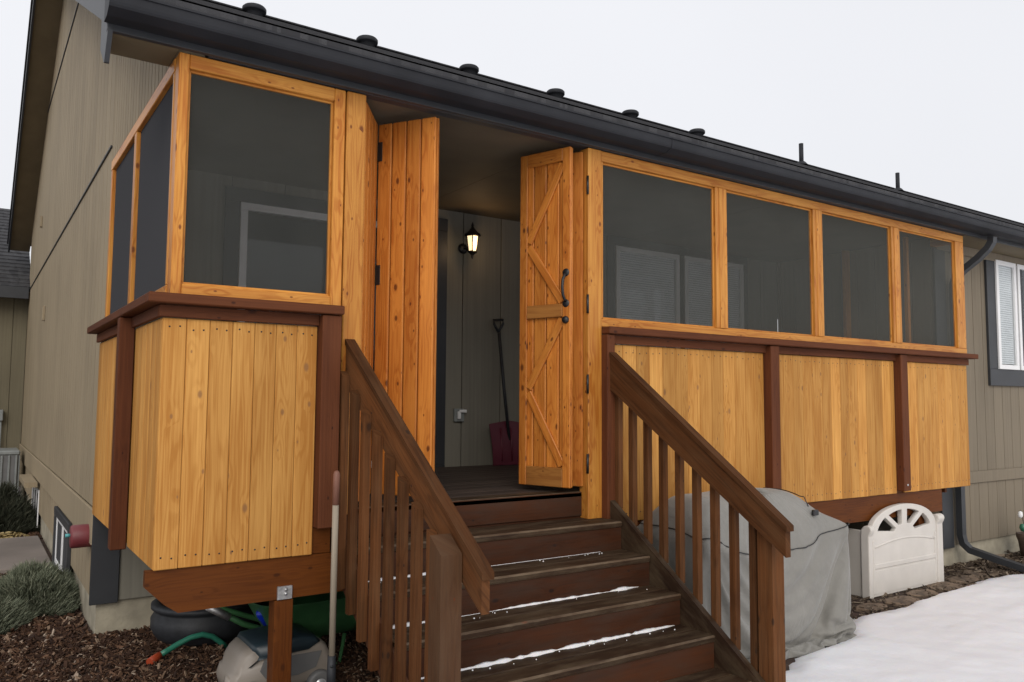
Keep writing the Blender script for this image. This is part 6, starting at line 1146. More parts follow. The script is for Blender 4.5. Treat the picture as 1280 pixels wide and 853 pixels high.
-10,-1,1,-12,0,0,-11,-1,1,-10,-1,0,-9,-1,1,-9,-1,1,-9,-1,1,-12,-2,1,-14,-2,1,-13,-2,1,-11,-1,2,-11,-1,1,-8,0,2,-9,1,2,-8,2,3,-8,3,3,-8,5,3,-8,7,4,-8,8,4,-12,3,4,
-10,-8,3,-6,-13,4,-9,-9,3,-13,0,1,-12,6,0,-13,6,0,-13,0,-2,-13,-4,-1,3,-13,-1,10,-12,-1,11,-9,0,5,-11,0,-3,-11,0,3,-10,0,2,-10,0,-5,-10,-1,-5,-10,0,-5,-11,0,3,-11,0,12,-8,0,
8,-8,0,-2,-11,-1,0,-10,-1,4,-11,0,-12,-6,-1,-7,-8,-2,0,-10,0,0,-9,-2,2,-10,-1,6,-12,-1,6,-12,-1,-4,-14,-1,-15,-8,-1,-15,-9,1,6,-11,0,14,-4,1,15,8,1,14,1,0,9,-7,-2,9,-7,-3,
11,1,-3,10,-1,-3,8,-6,-4,4,-9,-5,9,-6,-3,10,2,-3,8,8,-4,8,8,-4,9,7,-3,10,2,-1,10,-3,-2,10,-6,-2,10,-5,-2,11,-1,-1,10,2,-1,11,4,-2,10,3,-1,10,0,0,10,-3,-1,9,-3,-1,
9,-3,-1,10,-3,-1,10,-1,0,10,0,0,10,1,0,11,1,0,10,2,-1,11,1,0,10,2,0,10,1,0,10,1,0,10,0,0,10,0,0,11,-1,1,10,-1,0,10,-2,1,10,-2,0,10,-2,1,10,-1,1,10,-2,0,
10,0,1,11,1,1,12,2,0,11,2,1,10,0,1,9,-1,2,8,-1,1,9,-1,2,9,-1,2,10,0,3,12,1,2,12,3,3,11,4,2,8,4,3,8,6,2,7,5,2,7,-8,1,9,-1,1,8,10,2,10,10,3,
14,1,1,12,-13,1,8,-17,1,13,-7,0,13,1,0,10,7,1,12,4,1,12,6,1,-12,11,-1,-11,11,0,-7,12,0,-3,11,1,-2,10,0,0,11,0,0,10,1,0,11,0,-1,10,1,0,11,0,0,11,1,1,10,1,
0,-1,16,1,11,0,1,11,0,1,10,1,1,10,1,1,9,1,-1,10,0,-2,10,1,-3,11,0,3,12,1,9,10,1,3,11,1,-5,10,2,-9,9,1,5,13,1,8,13,1,-12,1,0,-11,-12,0,-8,-13,0,-11,-6,-1,
-11,5,0,-7,11,-2,-9,10,-1,-11,7,-1,-11,3,-1,-10,-6,-1,-10,-1,-1,-9,-5,-2,-9,-5,-3,-8,-4,-2,-9,-3,-3,-10,-2,-3,-9,-2,-3,-10,-3,-2,-9,-3,-2,-11,-1,-2,-10,0,-2,-10,2,-1,-9,3,-1,-10,4,-1,
-10,3,-1,-10,3,-1,-10,2,-1,-10,1,0,-10,1,-1,-10,0,0,-10,2,-1,-10,1,0,-10,-1,0,-10,-1,0,-10,-1,-1,-10,-1,0,-10,0,0,-11,1,0,-10,0,0,-10,1,0,-10,0,0,-9,0,0,-10,0,0,-9,0,0,
-11,0,1,-11,0,0,-11,0,1,-10,-1,0,-9,-1,1,-9,-1,1,-9,-1,1,-12,-2,1,-13,-1,1,-12,-2,2,-12,-2,1,-10,-1,2,-9,-1,2,-8,-1,2,-8,0,2,-9,1,3,-8,3,3,-9,5,4,-9,7,4,-9,10,5,
-12,1,3,-9,-10,4,-6,-11,3,-11,-6,2,-13,3,0,-12,6,-1,-14,1,-1,-13,-3,-1,4,-13,-1,9,-12,-1,10,-10,-1,5,-11,0,-1,-10,0,2,-10,0,0,-10,0,-4,-10,0,-5,-10,0,-4,-11,0,3,-11,0,11,-8,0,
7,-9,-1,-3,-10,0,2,-11,-1,2,-10,-1,-12,-7,-1,-5,-9,-1,1,-9,-1,0,-9,-1,1,-10,-1,4,-12,-2,6,-12,-1,-3,-13,-1,-14,-9,-1,-14,-9,1,6,-11,0,14,-3,2,15,7,1,13,-3,-1,9,-8,-2,11,-2,-3,
11,0,-3,8,-6,-4,4,-10,-5,9,-4,-3,9,5,-4,8,9,-4,8,8,-4,9,5,-3,10,-1,-2,10,-6,-2,9,-5,-3,10,-3,-1,11,2,-2,10,4,-1,11,3,-2,10,0,-1,10,-4,-1,9,-4,-1,10,-4,-1,10,-1,-1,
10,0,0,9,2,0,10,2,-1,10,2,-1,10,2,0,10,2,-1,11,1,0,10,1,0,11,0,0,10,0,0,10,1,0,10,0,1,10,0,0,10,0,0,10,0,0,11,-1,0,10,-1,1,10,-2,1,9,-2,1,10,-2,1,
10,-3,1,10,-3,1,12,-1,1,11,0,0,10,1,1,9,2,2,9,0,2,8,0,1,9,-1,3,10,0,2,12,-1,3,12,1,2,11,2,3,9,3,2,8,4,2,7,6,2,7,6,1,8,-9,1,11,1,1,8,11,3,
11,9,3,15,-5,0,9,-16,1,11,-12,1,13,-3,0,11,5,1,11,7,1,12,5,1,-12,12,-1,-10,11,0,-6,12,0,-3,11,1,-1,10,0,0,11,0,-1,10,1,0,11,0,0,10,1,-1,11,0,0,10,1,1,10,1,
0,0,15,1,10,0,1,11,0,1,10,1,1,10,1,0,9,1,1,10,0,-1,10,1,-2,11,0,-1,12,1,5,10,1,7,11,1,-1,11,2,-9,9,1,3,13,1,7,13,1,-13,-1,0,-10,-13,0,-9,-11,0,-12,-1,-1,
-9,9,-1,-8,10,-2,-10,8,-1,-11,4,0,-11,-6,-2,-10,-2,-1,-9,-4,-1,-9,-5,-2,-9,-4,-2,-9,-2,-3,-9,-2,-3,-9,-4,-3,-10,-3,-3,-9,-2,-2,-11,0,-2,-10,1,-2,-9,3,-2,-10,4,-1,-9,3,-1,-10,3,-2,
-10,3,0,-10,1,-1,-10,1,-1,-10,0,0,-10,1,-1,-10,2,0,-10,2,-1,-10,-3,0,-9,-1,0,-10,-2,0,-10,0,0,-11,0,-1,-10,0,0,-10,1,0,-10,1,0,-10,1,0,-10,0,0,-9,0,0,-10,0,0,-9,0,0,
-11,0,1,-11,1,0,-11,-1,1,-9,0,1,-10,-1,0,-8,-1,1,-10,-2,1,-11,-1,1,-13,-1,2,-12,-2,1,-12,-1,2,-9,-2,1,-9,-1,2,-9,-1,3,-8,-1,2,-8,-1,3,-9,1,3,-10,2,3,-10,4,4,-9,8,5,
-9,10,5,-12,0,3,-8,-10,3,-7,-10,3,-12,-2,0,-13,4,-1,-14,3,-1,-13,-3,-2,5,-13,-1,7,-12,-1,10,-11,0,5,-10,0,0,-11,0,2,-10,0,-1,-10,0,-4,-10,-1,-4,-10,0,-4,-10,0,3,-11,0,10,-8,0,
5,-10,0,-2,-10,-1,3,-10,-1,0,-11,0,-11,-6,-2,-4,-10,-1,1,-9,-1,0,-9,-1,0,-10,-1,3,-12,-1,6,-12,-1,-1,-13,-2,-13,-9,0,-14,-10,0,6,-11,1,15,-1,1,15,4,1,11,-6,-1,10,-5,-1,12,0,-3,
8,-6,-4,4,-10,-5,10,-1,-4,8,7,-4,7,9,-5,9,7,-4,10,2,-2,10,-4,-3,8,-6,-3,10,-4,-2,10,1,-2,10,3,-2,11,4,-2,10,0,-1,10,-4,-1,10,-5,-2,9,-4,-2,10,-1,0,10,1,-1,10,3,-1,
9,4,-1,10,3,0,10,2,-1,10,1,0,10,0,0,10,0,-1,11,-1,0,10,-2,0,10,-1,0,10,-1,0,10,-1,0,10,1,0,10,1,1,10,1,0,10,2,0,10,1,0,11,1,1,9,0,0,10,-1,1,10,-1,1,
10,-2,1,11,-3,1,10,-4,1,11,-3,1,10,-1,2,9,-1,1,9,1,2,8,1,2,9,1,2,10,0,3,12,-1,2,11,0,3,11,0,2,10,1,2,9,2,2,8,4,1,7,6,2,7,7,2,9,-10,1,12,4,2,
8,12,3,14,4,1,12,-10,1,9,-15,1,12,-7,1,12,3,0,11,6,1,12,6,1,-11,12,-1,-9,12,0,-5,11,1,-3,12,0,-1,10,0,-1,11,0,-1,10,1,0,10,0,0,11,1,0,10,1,0,11,0,0,10,1,
1,-1,15,0,11,0,1,10,0,0,10,1,1,10,1,1,9,1,0,10,0,1,10,1,0,11,0,-3,11,1,1,12,1,7,10,1,3,11,2,-6,10,1,-1,12,1,6,14,1,-13,-3,0,-9,-14,0,-12,-7,0,-10,5,-1,
-8,9,-2,-9,9,-1,-11,4,-1,-11,-5,-1,-11,-2,-1,-9,-5,-2,-9,-5,-1,-10,-3,-2,-9,-1,-2,-9,-3,-2,-9,-4,-3,-9,-3,-4,-10,-1,-2,-10,0,-3,-9,3,-2,-10,3,-2,-10,4,-2,-9,3,-1,-10,2,-2,-10,2,-1,
-10,1,0,-10,1,-1,-10,0,-1,-10,2,0,-9,3,-1,-10,2,0,-9,-5,-1,-10,-2,0,-10,0,0,-10,-2,0,-10,0,0,-10,1,-1,-10,2,0,-11,1,0,-10,1,0,-9,0,0,-10,0,0,-10,-1,0,-9,1,0,-9,0,1,
-11,1,0,-11,0,0,-10,0,1,-10,0,1,-9,-1,0,-9,-1,1,-10,-2,1,-11,-1,2,-12,-2,1,-12,-1,1,-11,-1,2,-10,-1,2,-9,-2,2,-8,-1,2,-9,-1,3,-8,-1,3,-9,-1,3,-10,0,3,-10,2,4,-11,3,4,
-10,8,4,-8,11,5,-12,-2,3,-7,-10,3,-9,-8,0,-13,1,0,-13,3,-2,-13,-3,-1,4,-13,-1,7,-12,-1,8,-10,-1,5,-11,0,2,-11,0,1,-10,0,-1,-10,0,-3,-10,0,-4,-10,0,-4,-10,0,3,-11,0,9,-8,0,
4,-10,-1,-2,-10,0,4,-10,-1,-3,-10,-1,-9,-7,-1,-2,-10,-1,1,-9,-1,-1,-9,-1,0,-10,-2,2,-12,-1,5,-12,-1,0,-12,-1,-11,-10,-1,-13,-10,1,6,-11,1,14,0,1,14,-1,1,11,-5,-1,12,-2,-2,10,-6,-3,
4,-10,-5,10,2,-4,7,9,-5,7,9,-5,10,4,-4,10,-1,-3,8,-5,-3,10,-5,-3,10,-1,-3,9,2,-2,10,4,-2,11,1,-2,10,-3,-2,9,-6,-2,10,-5,-1,10,-1,-1,10,2,-1,9,4,-1,10,5,-2,9,3,-1,
10,2,0,10,0,0,10,0,-1,10,-1,0,10,-1,0,10,-3,-1,10,-2,0,10,-2,0,10,-1,0,11,-1,0,9,-1,0,10,0,0,10,0,0,10,1,0,10,2,0,10,2,1,10,2,1,10,2,0,10,2,1,10,1,1,
10,0,0,11,-1,1,11,-2,1,10,-4,2,9,-3,1,9,-2,2,9,-2,2,8,0,2,9,0,2,10,1,3,11,0,3,12,0,3,11,-1,2,10,0,2,9,0,2,8,2,1,8,4,1,9,5,1,8,8,2,10,-11,2,
11,7,2,9,11,3,14,-1,1,9,-13,1,11,-11,1,13,-1,0,11,6,1,11,6,1,-10,12,-1,-8,12,0,-4,12,1,-3,12,0,-1,10,0,-1,11,1,-1,10,0,0,10,1,0,11,0,0,10,1,0,10,0,1,10,1,
0,0,15,0,10,0,1,10,0,0,10,1,0,10,1,1,9,1,0,10,0,1,10,1,1,11,0,0,12,1,-2,10,1,4,11,1,6,11,2,-3,11,1,-3,12,1,4,13,1,-13,-4,0,-10,-13,0,-11,-1,-1,-9,7,-1,
-8,9,-1,-11,5,-1,-11,-6,-2,-11,-1,-1,-10,-5,-1,-10,-5,-1,-9,-2,-2,-10,-2,-1,-9,-3,-2,-9,-4,-3,-9,-2,-3,-9,0,-3,-10,1,-3,-9,3,-3,-10,3,-2,-9,4,-3,-10,2,-1,-10,2,-2,-9,2,-1,-10,1,-1,
-10,-1,0,-10,0,-1,-10,3,-1,-10,4,0,-9,2,-1,-9,-6,0,-10,-2,-1,-10,0,0,-10,-1,0,-10,-2,0,-10,1,0,-10,3,0,-10,1,-1,-10,3,0,-10,-1,0,-10,-2,0,-9,-2,0,-10,0,0,-9,3,0,-9,1,1,
-11,0,0,-10,1,0,-11,1,1,-10,0,1,-9,-1,0,-9,-1,1,-10,-2,1,-11,-1,2,-11,-2,1,-12,-1,1,-11,-1,2,-10,-1,2,-9,-1,2,-8,-1,3,-8,-1,2,-9,-1,3,-9,-1,4,-9,-1,3,-10,-1,4,-11,1,4,
-11,4,4,-11,7,4,-8,11,5,-11,-4,1,-7,-10,2,-12,-4,-1,-13,2,-1,-13,-3,-1,6,-13,-2,5,-12,-1,7,-11,0,5,-11,-1,1,-10,1,1,-10,0,0,-10,0,-3,-10,0,-3,-10,0,-4,-10,0,2,-11,-1,8,-9,0,
4,-9,0,-2,-10,-1,4,-10,-1,-4,-10,0,-7,-8,-2,-1,-10,-1,0,-9,-1,-1,-9,-1,0,-10,-1,1,-12,-2,3,-11,-1,2,-13,-1,-10,-11,0,-12,-10,0,7,-11,1,14,0,1,13,-3,1,12,-4,0,10,-5,-2,5,-10,-5,
10,4,-4,7,11,-5,8,7,-5,10,2,-4,9,-4,-4,9,-5,-4,9,-3,-3,10,2,-3,10,4,-2,10,1,-3,10,-2,-2,9,-5,-2,9,-6,-3,10,-3,-1,11,2,-1,9,5,-1,9,5,-2,10,4,-1,10,1,-1,9,-1,0,
10,-2,-1,10,-2,0,10,-1,-1,10,0,0,10,0,0,10,0,0,10,0,-1,10,-1,0,10,-1,0,10,0,0,10,-2,0,10,-2,0,9,-1,0,10,-1,0,11,0,0,10,1,0,10,1,1,9,3,1,10,2,1,9,3,1,
10,2,1,11,2,0,11,1,1,10,-1,1,10,-3,2,9,-3,2,8,-2,2,9,-3,2,9,-1,3,10,-1,2,10,0,3,11,1,3,11,0,3,10,-1,2,9,0,1,9,0,2,8,1,1,10,3,1,9,5,1,10,7,2,
10,-11,2,10,9,2,10,9,3,12,-6,0,10,-12,2,13,-6,0,11,5,1,11,7,1,-9,12,0,-7,12,0,-4,12,0,-2,11,0,-2,11,0,-1,10,1,-1,11,0,0,10,1,0,10,0,0,11,1,1,10,1,0,10,0,
1,-1,15,0,10,0,0,11,1,0,10,0,0,9,1,1,10,1,0,9,0,1,10,1,0,11,1,1,11,0,1,11,1,0,11,1,5,11,2,1,12,1,-3,11,1,2,14,1,-13,-6,0,-12,-9,0,-10,3,-1,-8,8,-1,
-10,6,-1,-11,-6,-2,-11,-1,-1,-11,-5,-1,-10,-4,-1,-10,-2,-2,-9,-1,-1,-10,-4,-1,-8,-4,-3,-10,-1,-2,-9,1,-4,-9,2,-3,-10,2,-3,-9,4,-3,-9,2,-3,-10,2,-2,-10,1,-1,-10,2,-2,-9,2,-1,-10,-3,-1,
-10,0,0,-10,3,-1,-9,5,-1,-10,3,-1,-8,-6,0,-10,-2,0,-10,1,-1,-10,-1,0,-10,-4,0,-10,0,0,-9,4,0,-10,2,0,-10,2,-1,-10,-2,0,-10,0,0,-10,-3,0,-10,-2,0,-9,3,0,-9,3,1,-10,0,0,
-10,-1,0,-10,2,1,-10,2,0,-10,0,1,-10,-1,1,-9,-1,1,-9,-1,1,-11,-2,1,-11,-1,1,-12,-1,2,-10,-1,1,-10,-1,2,-9,-1,3,-9,-1,2,-8,-1,3,-9,-1,3,-9,0,3,-9,-1,4,-10,-1,4,-11,-1,4,
-11,1,5,-11,2,4,-11,8,3,-9,10,3,-9,-7,1,-9,-8,0,-13,0,-2,-12,-5,-1,6,-12,-2,5,-12,-1,5,-12,0,4,-11,0,2,-10,0,0,-10,0,0,-10,0,-1,-10,0,-3,-10,0,-3,-10,0,1,-10,0,6,-10,0,
3,-9,-1,-1,-10,0,3,-10,-1,-5,-9,-1,-4,-10,-1,0,-9,-1,-1,-9,-1,-1,-10,-2,0,-9,-1,0,-11,-1,2,-12,-1,2,-12,-1,-7,-12,-1,-11,-11,1,6,-10,1,14,-2,1,12,-3,1,12,-5,-1,5,-11,-3,11,7,-4,
7,11,-5,9,5,-5,10,-2,-4,8,-4,-5,9,-4,-4,10,1,-3,10,3,-3,10,2,-3,10,-1,-3,8,-5,-3,9,-7,-3,9,-3,-2,11,1,-1,10,4,-2,9,5,-1,10,5,-2,10,2,-1,10,-2,-1,9,-5,-1,9,-2,-1,
10,-1,-1,10,-1,0,9,1,0,10,0,0,10,0,-1,10,-1,0,10,0,0,11,0,0,10,1,0,9,0,0,10,0,0,10,0,0,10,-1,0,10,-1,0,10,-2,0,10,-1,0,10,-1,1,9,1,0,10,2,1,10,2,1,
9,3,1,11,3,1,10,3,1,10,2,2,10,1,1,9,-1,1,9,-2,2,9,-2,3,8,-3,2,10,-2,4,10,-2,3,11,-1,3,11,0,2,9,1,2,9,-1,2,9,-1,1,9,0,1,10,1,1,10,2,2,11,5,1,
10,6,2,11,-11,1,7,11,3,11,5,2,11,-9,1,12,-9,1,13,2,1,9,7,1,-7,13,0,-6,12,0,-3,12,0,-3,11,0,-2,11,1,-1,10,0,0,10,0,0,11,1,0,10,0,0,10,1,0,10,1,1,10,0,
0,0,15,0,10,0,0,10,1,0,10,0,0,9,1,0,10,1,1,10,0,0,10,1,1,11,1,1,10,0,1,11,1,1,11,1,2,11,2,3,12,1,-2,12,1,0,13,1,-13,-7,0,-12,-3,0,-9,6,-2,-9,6,-1,
-11,-6,-1,-11,-1,-1,-11,-5,-2,-10,-3,-1,-11,-2,-1,-10,-1,-1,-9,-3,-1,-9,-4,-2,-10,0,-2,-9,2,-3,-9,2,-4,-9,2,-3,-9,3,-4,-10,2,-2,-9,0,-3,-10,1,-2,-10,2,-1,-9,3,-2,-10,-5,-1,-10,0,0,
-10,3,-1,-9,5,-1,-9,5,-1,-9,-6,-1,-10,-2,0,-9,1,0,-10,0,0,-10,-5,-1,-10,-1,0,-9,2,0,-10,3,0,-10,3,0,-10,-1,0,-10,0,-1,-9,-4,0,-10,-2,0,-10,1,0,-9,3,0,-9,3,1,-10,-2,0,
-10,-1,0,-10,2,1,-10,4,0,-10,-3,1,-9,0,1,-9,1,1,-10,-1,1,-10,-2,1,-11,-1,1,-11,-1,2,-11,-1,2,-10,-1,2,-9,-1,2,-8,0,3,-9,-1,2,-9,-1,4,-9,0,3,-9,-1,4,-10,0,4,-10,-1,4,
-11,0,5,-11,0,4,-11,2,3,-11,8,3,-12,7,1,-7,-8,0,-11,-5,-1,-11,-6,-1,6,-13,-2,4,-12,-1,4,-12,-1,3,-10,0,1,-11,0,2,-10,1,0,-10,0,-1,-9,0,-2,-10,0,-2,-10,0,-1,-11,-1,5,-9,0,
3,-10,0,-1,-10,-1,2,-10,-1,-3,-9,-1,-3,-10,-1,-1,-9,-1,0,-9,-1,-1,-10,-1,-1,-9,-1,0,-11,-2,1,-12,-1,1,-12,-1,-5,-12,0,-10,-11,0,7,-11,1,13,-3,2,11,-4,0,6,-11,-2,12,6,-2,8,12,-5,
10,1,-4,9,-3,-5,9,-3,-5,10,0,-4,9,2,-4,10,3,-3,10,-1,-4,9,-4,-3,8,-7,-4,8,-5,-3,11,0,-2,9,4,-1,10,5,-2,10,5,-2,10,2,-1,10,1,-1,9,-5,-2,8,-6,-3,10,-1,0,10,0,-1,
10,-1,0,10,0,0,9,0,-1,10,-1,0,10,0,0,10,-1,-1,10,0,0,10,0,0,10,1,1,10,1,0,9,2,0,10,0,0,10,1,0,10,0,0,10,-1,0,9,-2,0,10,-1,1,10,-2,0,10,0,1,10,0,0,
10,2,1,10,3,1,10,3,2,10,4,1,9,3,2,9,2,2,9,1,1,9,-1,3,9,-1,2,10,-2,3,10,-3,4,10,-3,3,10,-2,3,10,0,2,9,0,2,9,0,1,9,-1,1,9,0,1,11,0,1,11,2,1,
11,4,2,11,5,2,11,-11,1,5,11,4,12,2,1,12,-10,1,13,-2,1,9,8,1,-6,13,0,-5,12,0,-3,12,0,-3,11,0,-1,10,1,-1,11,0,-1,10,0,0,10,1,0,10,1,1,11,0,0,10,1,0,10,0,
0,-1,15,0,10,0,0,10,1,0,10,0,0,10,1,0,9,1,0,10,0,1,10,1,1,11,1,1,11,0,1,10,1,2,11,1,2,11,2,1,12,1,1,13,2,-3,12,1,-13,-5,-1,-11,2,-1,-10,4,-1,-11,-4,-1,
-11,-2,-1,-11,-4,-2,-10,-3,-1,-11,-1,-1,-10,-1,-1,-10,-3,-1,-9,-3,-1,-10,1,-2,-9,2,-3,-9,1,-3,-9,3,-4,-9,2,-3,-9,1,-3,-10,0,-3,-10,0,-2,-9,2,-3,-10,4,-1,-9,-6,-2,-10,-2,-1,-9,4,0,
-9,5,-1,-9,6,-1,-9,-5,-1,-10,-4,-1,-10,3,0,-9,1,0,-10,-5,0,-9,-3,-1,-10,1,0,-10,2,0,-9,4,0,-10,1,0,-10,0,0,-10,-3,-1,-9,-4,0,-10,0,0,-10,2,0,-9,3,1,-10,2,0,-9,-3,0,
-10,-2,0,-10,3,1,-10,5,0,-9,-4,1,-9,1,1,-10,1,1,-9,-1,1,-11,-1,1,-10,-3,2,-11,0,1,-10,0,2,-10,-1,2,-9,-1,3,-9,-1,2,-9,0,3,-8,-1,3,-9,0,4,-10,0,4,-10,-1,4,-10,0,4,
-10,1,5,-11,0,4,-11,1,4,-11,2,2,-12,8,2,-12,0,-1,-9,-7,-1,-7,-10,-1,5,-13,-2,3,-12,-1,3,-11,0,2,-11,0,2,-11,0,1,-10,0,0,-9,0,0,-10,0,-1,-10,0,-1,-10,0,-1,-10,0,2,-10,0,
2,-10,-1,0,-9,0,1,-10,-1,-2,-10,-1,-1,-10,-1,-1,-9,-1,0,-9,-1,-1,-10,-2,-1,-10,-1,0,-10,-1,-1,-12,-2,-1,-12,-1,-3,-12,0,-7,-11,1,5,-11,1,12,-5,1,7,-10,-1,13,3,-1,9,12,-3,11,-2,-4,
9,-2,-4,10,-1,-5,9,2,-4,10,2,-5,9,0,-4,9,-3,-4,8,-6,-4,9,-5,-4,9,-2,-3,10,3,-2,9,4,-3,10,5,-1,10,3,-2,10,1,-1,10,-1,-2,9,-5,-2,8,-6,-3,10,3,0,9,-3,-1,10,-1,-1,
10,0,0,10,-1,0,9,0,-1,10,-1,0,10,-1,0,10,0,-1,10,1,0,9,2,0,10,-1,1,10,1,0,10,0,0,9,2,0,10,1,0,10,1,0,9,0,0,10,0,1,10,-1,0,10,-1,0,9,-2,1,10,-2,0,
10,0,1,10,1,1,10,2,1,10,3,2,10,4,1,8,3,2,9,2,3,9,2,2,9,2,3,10,0,3,10,-2,3,10,-2,3,10,-4,3,9,-2,3,9,-2,2,9,0,1,10,0,1,9,0,1,10,-1,1,11,1,1,
12,1,1,11,3,2,11,3,2,11,-9,2,5,10,3,13,-2,1,13,-6,1,9,8,1,-6,13,0,-4,12,0,-2,11,0,-2,11,0,-2,11,1,0,11,0,-1,10,1,0,10,0,0,10,1,0,10,0,0,10,1,0,10,0,
0,-1,15,0,10,1,0,10,0,0,10,1,0,10,0,0,9,1,0,10,0,1,10,1,0,11,1,1,11,0,2,11,1,2,10,1,2,12,2,3,12,1,1,14,2,-5,11,1,-13,1,-1,-12,-2,-1,-11,-2,-1,-11,-3,-2,
-11,-2,-1,-11,-3,-1,-11,-1,-1,-10,-1,-1,-10,-2,-1,-10,-1,-1,-9,0,-2,-10,1,-2,-9,1,-3,-9,3,-3,-9,1,-3,-9,1,-4,-10,-2,-3,-10,1,-3,-9,2,-2,-9,3,-3,-10,0,-1,-8,-8,-2,-10,3,-1,-9,5,0,
-9,8,-2,-9,-4,-1,-9,-6,0,-10,3,-1,-9,3,0,-10,-4,0,-9,-4,0,-10,1,0,-10,0,-1,-9,3,0,-10,3,0,-10,1,0,-10,-2,0,-9,-5,-1,-10,-1,0,-10,-1,0,-9,2,0,-9,3,1,-10,3,0,-9,-1,0,
-10,-4,0,-10,3,1,-9,5,1,-9,-5,0,-10,1,1,-9,2,1,-10,-1,1,-10,-1,2,-10,-4,1,-11,2,2,-10,0,2,-9,-2,2,-9,-1,2,-9,-1,3,-9,-1,3,-9,0,3,-9,0,4,-9,0,4,-10,0,4,-10,0,5,
-10,1,4,-11,1,5,-11,1,3,-11,2,3,-12,3,1,-14,5,0,-11,-7,-1,-3,-12,-1,5,-13,-3,2,-12,0,2,-12,-1,2,-11,0,1,-10,0,1,-10,0,0,-10,1,1,-10,0,0,-10,0,-1,-10,0,0,-10,-1,0,-10,0,
1,-10,0,0,-9,-1,0,-10,-1,-1,-10,-1,0,-9,-1,0,-10,-1,-1,-9,-1,0,-10,-1,-1,-10,-2,-1,-10,-1,-1,-12,-1,-2,-11,-1,-2,-12,0,-5,-12,0,3,-12,1,9,-9,1,11,-3,0,12,10,-1,10,-2,-4,11,-1,-4,
10,2,-4,10,2,-5,9,0,-4,9,-2,-5,8,-5,-5,9,-5,-5,9,-2,-4,9,0,-3,9,6,-3,10,0,-2,9,6,-2,10,2,-2,10,0,-2,10,-2,-2,9,-5,-2,8,-6,-2,9,7,-2,10,-4,0,9,-1,-1,10,-1,0,
10,-1,-1,10,0,0,9,-1,-1,10,-1,0,10,-1,0,10,1,-1,9,5,0,10,-3,1,9,-2,0,10,2,0,9,3,0,10,2,0,10,2,0,9,1,0,10,0,0,10,0,1,10,-1,0,9,-1,0,10,-1,1,10,-2,1,
10,-2,0,10,-2,1,10,0,1,10,2,1,9,3,2,9,3,2,9,3,2,9,2,3,9,3,3,9,2,3,10,1,4,10,1,3,10,-2,3,9,-3,2,9,-3,2,9,-2,2,9,-1,1,10,0,1,10,-1,1,11,0,1,
11,0,1,11,0,1,12,2,2,11,2,2,11,-8,2,6,8,3,14,-3,1,9,7,1,-4,12,0,-3,13,0,-3,11,0,-2,11,1,-2,11,0,-1,10,0,0,10,1,0,10,0,0,10,1,0,10,0,0,10,1,0,10,1,
1,-1,15,0,10,1,0,10,0,0,10,1,0,10,0,0,9,1,0,10,0,0,10,1,1,11,0,1,10,1,1,11,1,2,11,1,3,12,2,3,12,1,3,16,3,-7,11,1,-15,1,-2,-14,-5,-1,-12,-2,-2,-11,-2,-1,
-11,-2,-1,-10,-2,-1,-11,0,-1,-10,-1,-2,-10,-1,-1,-9,0,-1,-10,0,-2,-9,1,-2,-9,2,-2,-10,0,-3,-9,0,-4,-9,-2,-4,-9,3,-3,-10,1,-3,-9,3,-2,-10,3,-3,-7,-10,-2,-10,2,-1,-9,4,0,-9,7,-2,
-10,0,-1,-7,-9,-1,-10,2,0,-10,5,-1,-9,0,0,-9,-7,0,-10,2,0,-10,-2,0,-9,2,0,-10,3,-1,-10,1,0,-9,0,0,-10,-5,0,-9,-1,0,-10,0,0,-10,-2,-1,-10,1,1,-9,4,0,-9,3,0,-10,0,0,
-9,-6,1,-10,4,0,-9,4,1,-9,-6,0,-9,2,1,-10,3,1,-9,-2,2,-10,0,1,-10,-4,1,-10,-1,2,-10,3,2,-9,-3,2,-10,1,3,-9,-2,2,-9,-2,3,-9,2,4,-9,-1,3,-9,-2,4,-9,2,5,-10,1,5,
-10,0,4,-10,2,5,-11,2,3,-11,1,3,-12,3,2,-14,3,1,-14,-4,-1,-4,-14,-2,5,-14,-3,2,-12,-1,2,-11,-1,2,-11,0,1,-11,1,1,-10,0,1,-10,0,1,-10,0,0,-10,0,0,-10,0,0,-10,0,0,-9,0,
0,-10,-1,-1,-10,0,0,-10,-1,0,-9,-1,0,-10,-1,0,-10,-1,-1,-9,-2,0,-10,-1,-1,-10,-1,-1,-10,-2,-1,-11,-1,-1,-12,-1,-3,-12,0,-3,-12,1,-1,-14,2,9,-8,1,14,0,-1,12,3,-3,11,2,-3,11,1,-3,
10,1,-5,9,-2,-5,9,-3,-6,8,-3,-5,9,-3,-4,10,-1,-4,9,3,-4,9,4,-3,9,-2,-3,8,8,-3,10,0,-2,10,-1,-2,10,-3,-2,9,-3,-2,9,-5,-2,8,9,-3,9,-3,0,10,-2,-1,10,-2,-1,9,-2,0,
10,0,-1,10,0,0,10,-1,0,9,-2,-1,10,1,0,9,7,-1,9,-2,0,10,-4,1,10,0,0,9,3,0,9,4,0,10,3,0,9,1,0,10,0,0,10,0,0,10,0,1,9,-1,0,10,-1,0,10,-1,1,9,-1,1,
10,-3,0,10,-2,1,10,-1,1,9,-1,1,10,1,2,9,3,2,9,3,2,9,2,3,9,3,3,10,2,3,9,2,4,10,2,3,9,2,3,10,-1,3,9,-2,2,9,-3,1,9,-2,1,10,-1,1,10,-1,1,10,0,2,
11,0,1,11,-1,1,11,0,2,11,0,2,12,0,2,12,-6,2,11,5,2,8,8,1,-2,13,0,-5,12,0,-2,12,0,-2,11,1,-2,10,0,0,10,0,-1,11,1,0,10,0,1,10,1,0,10,0,0,10,1,0,9,1,
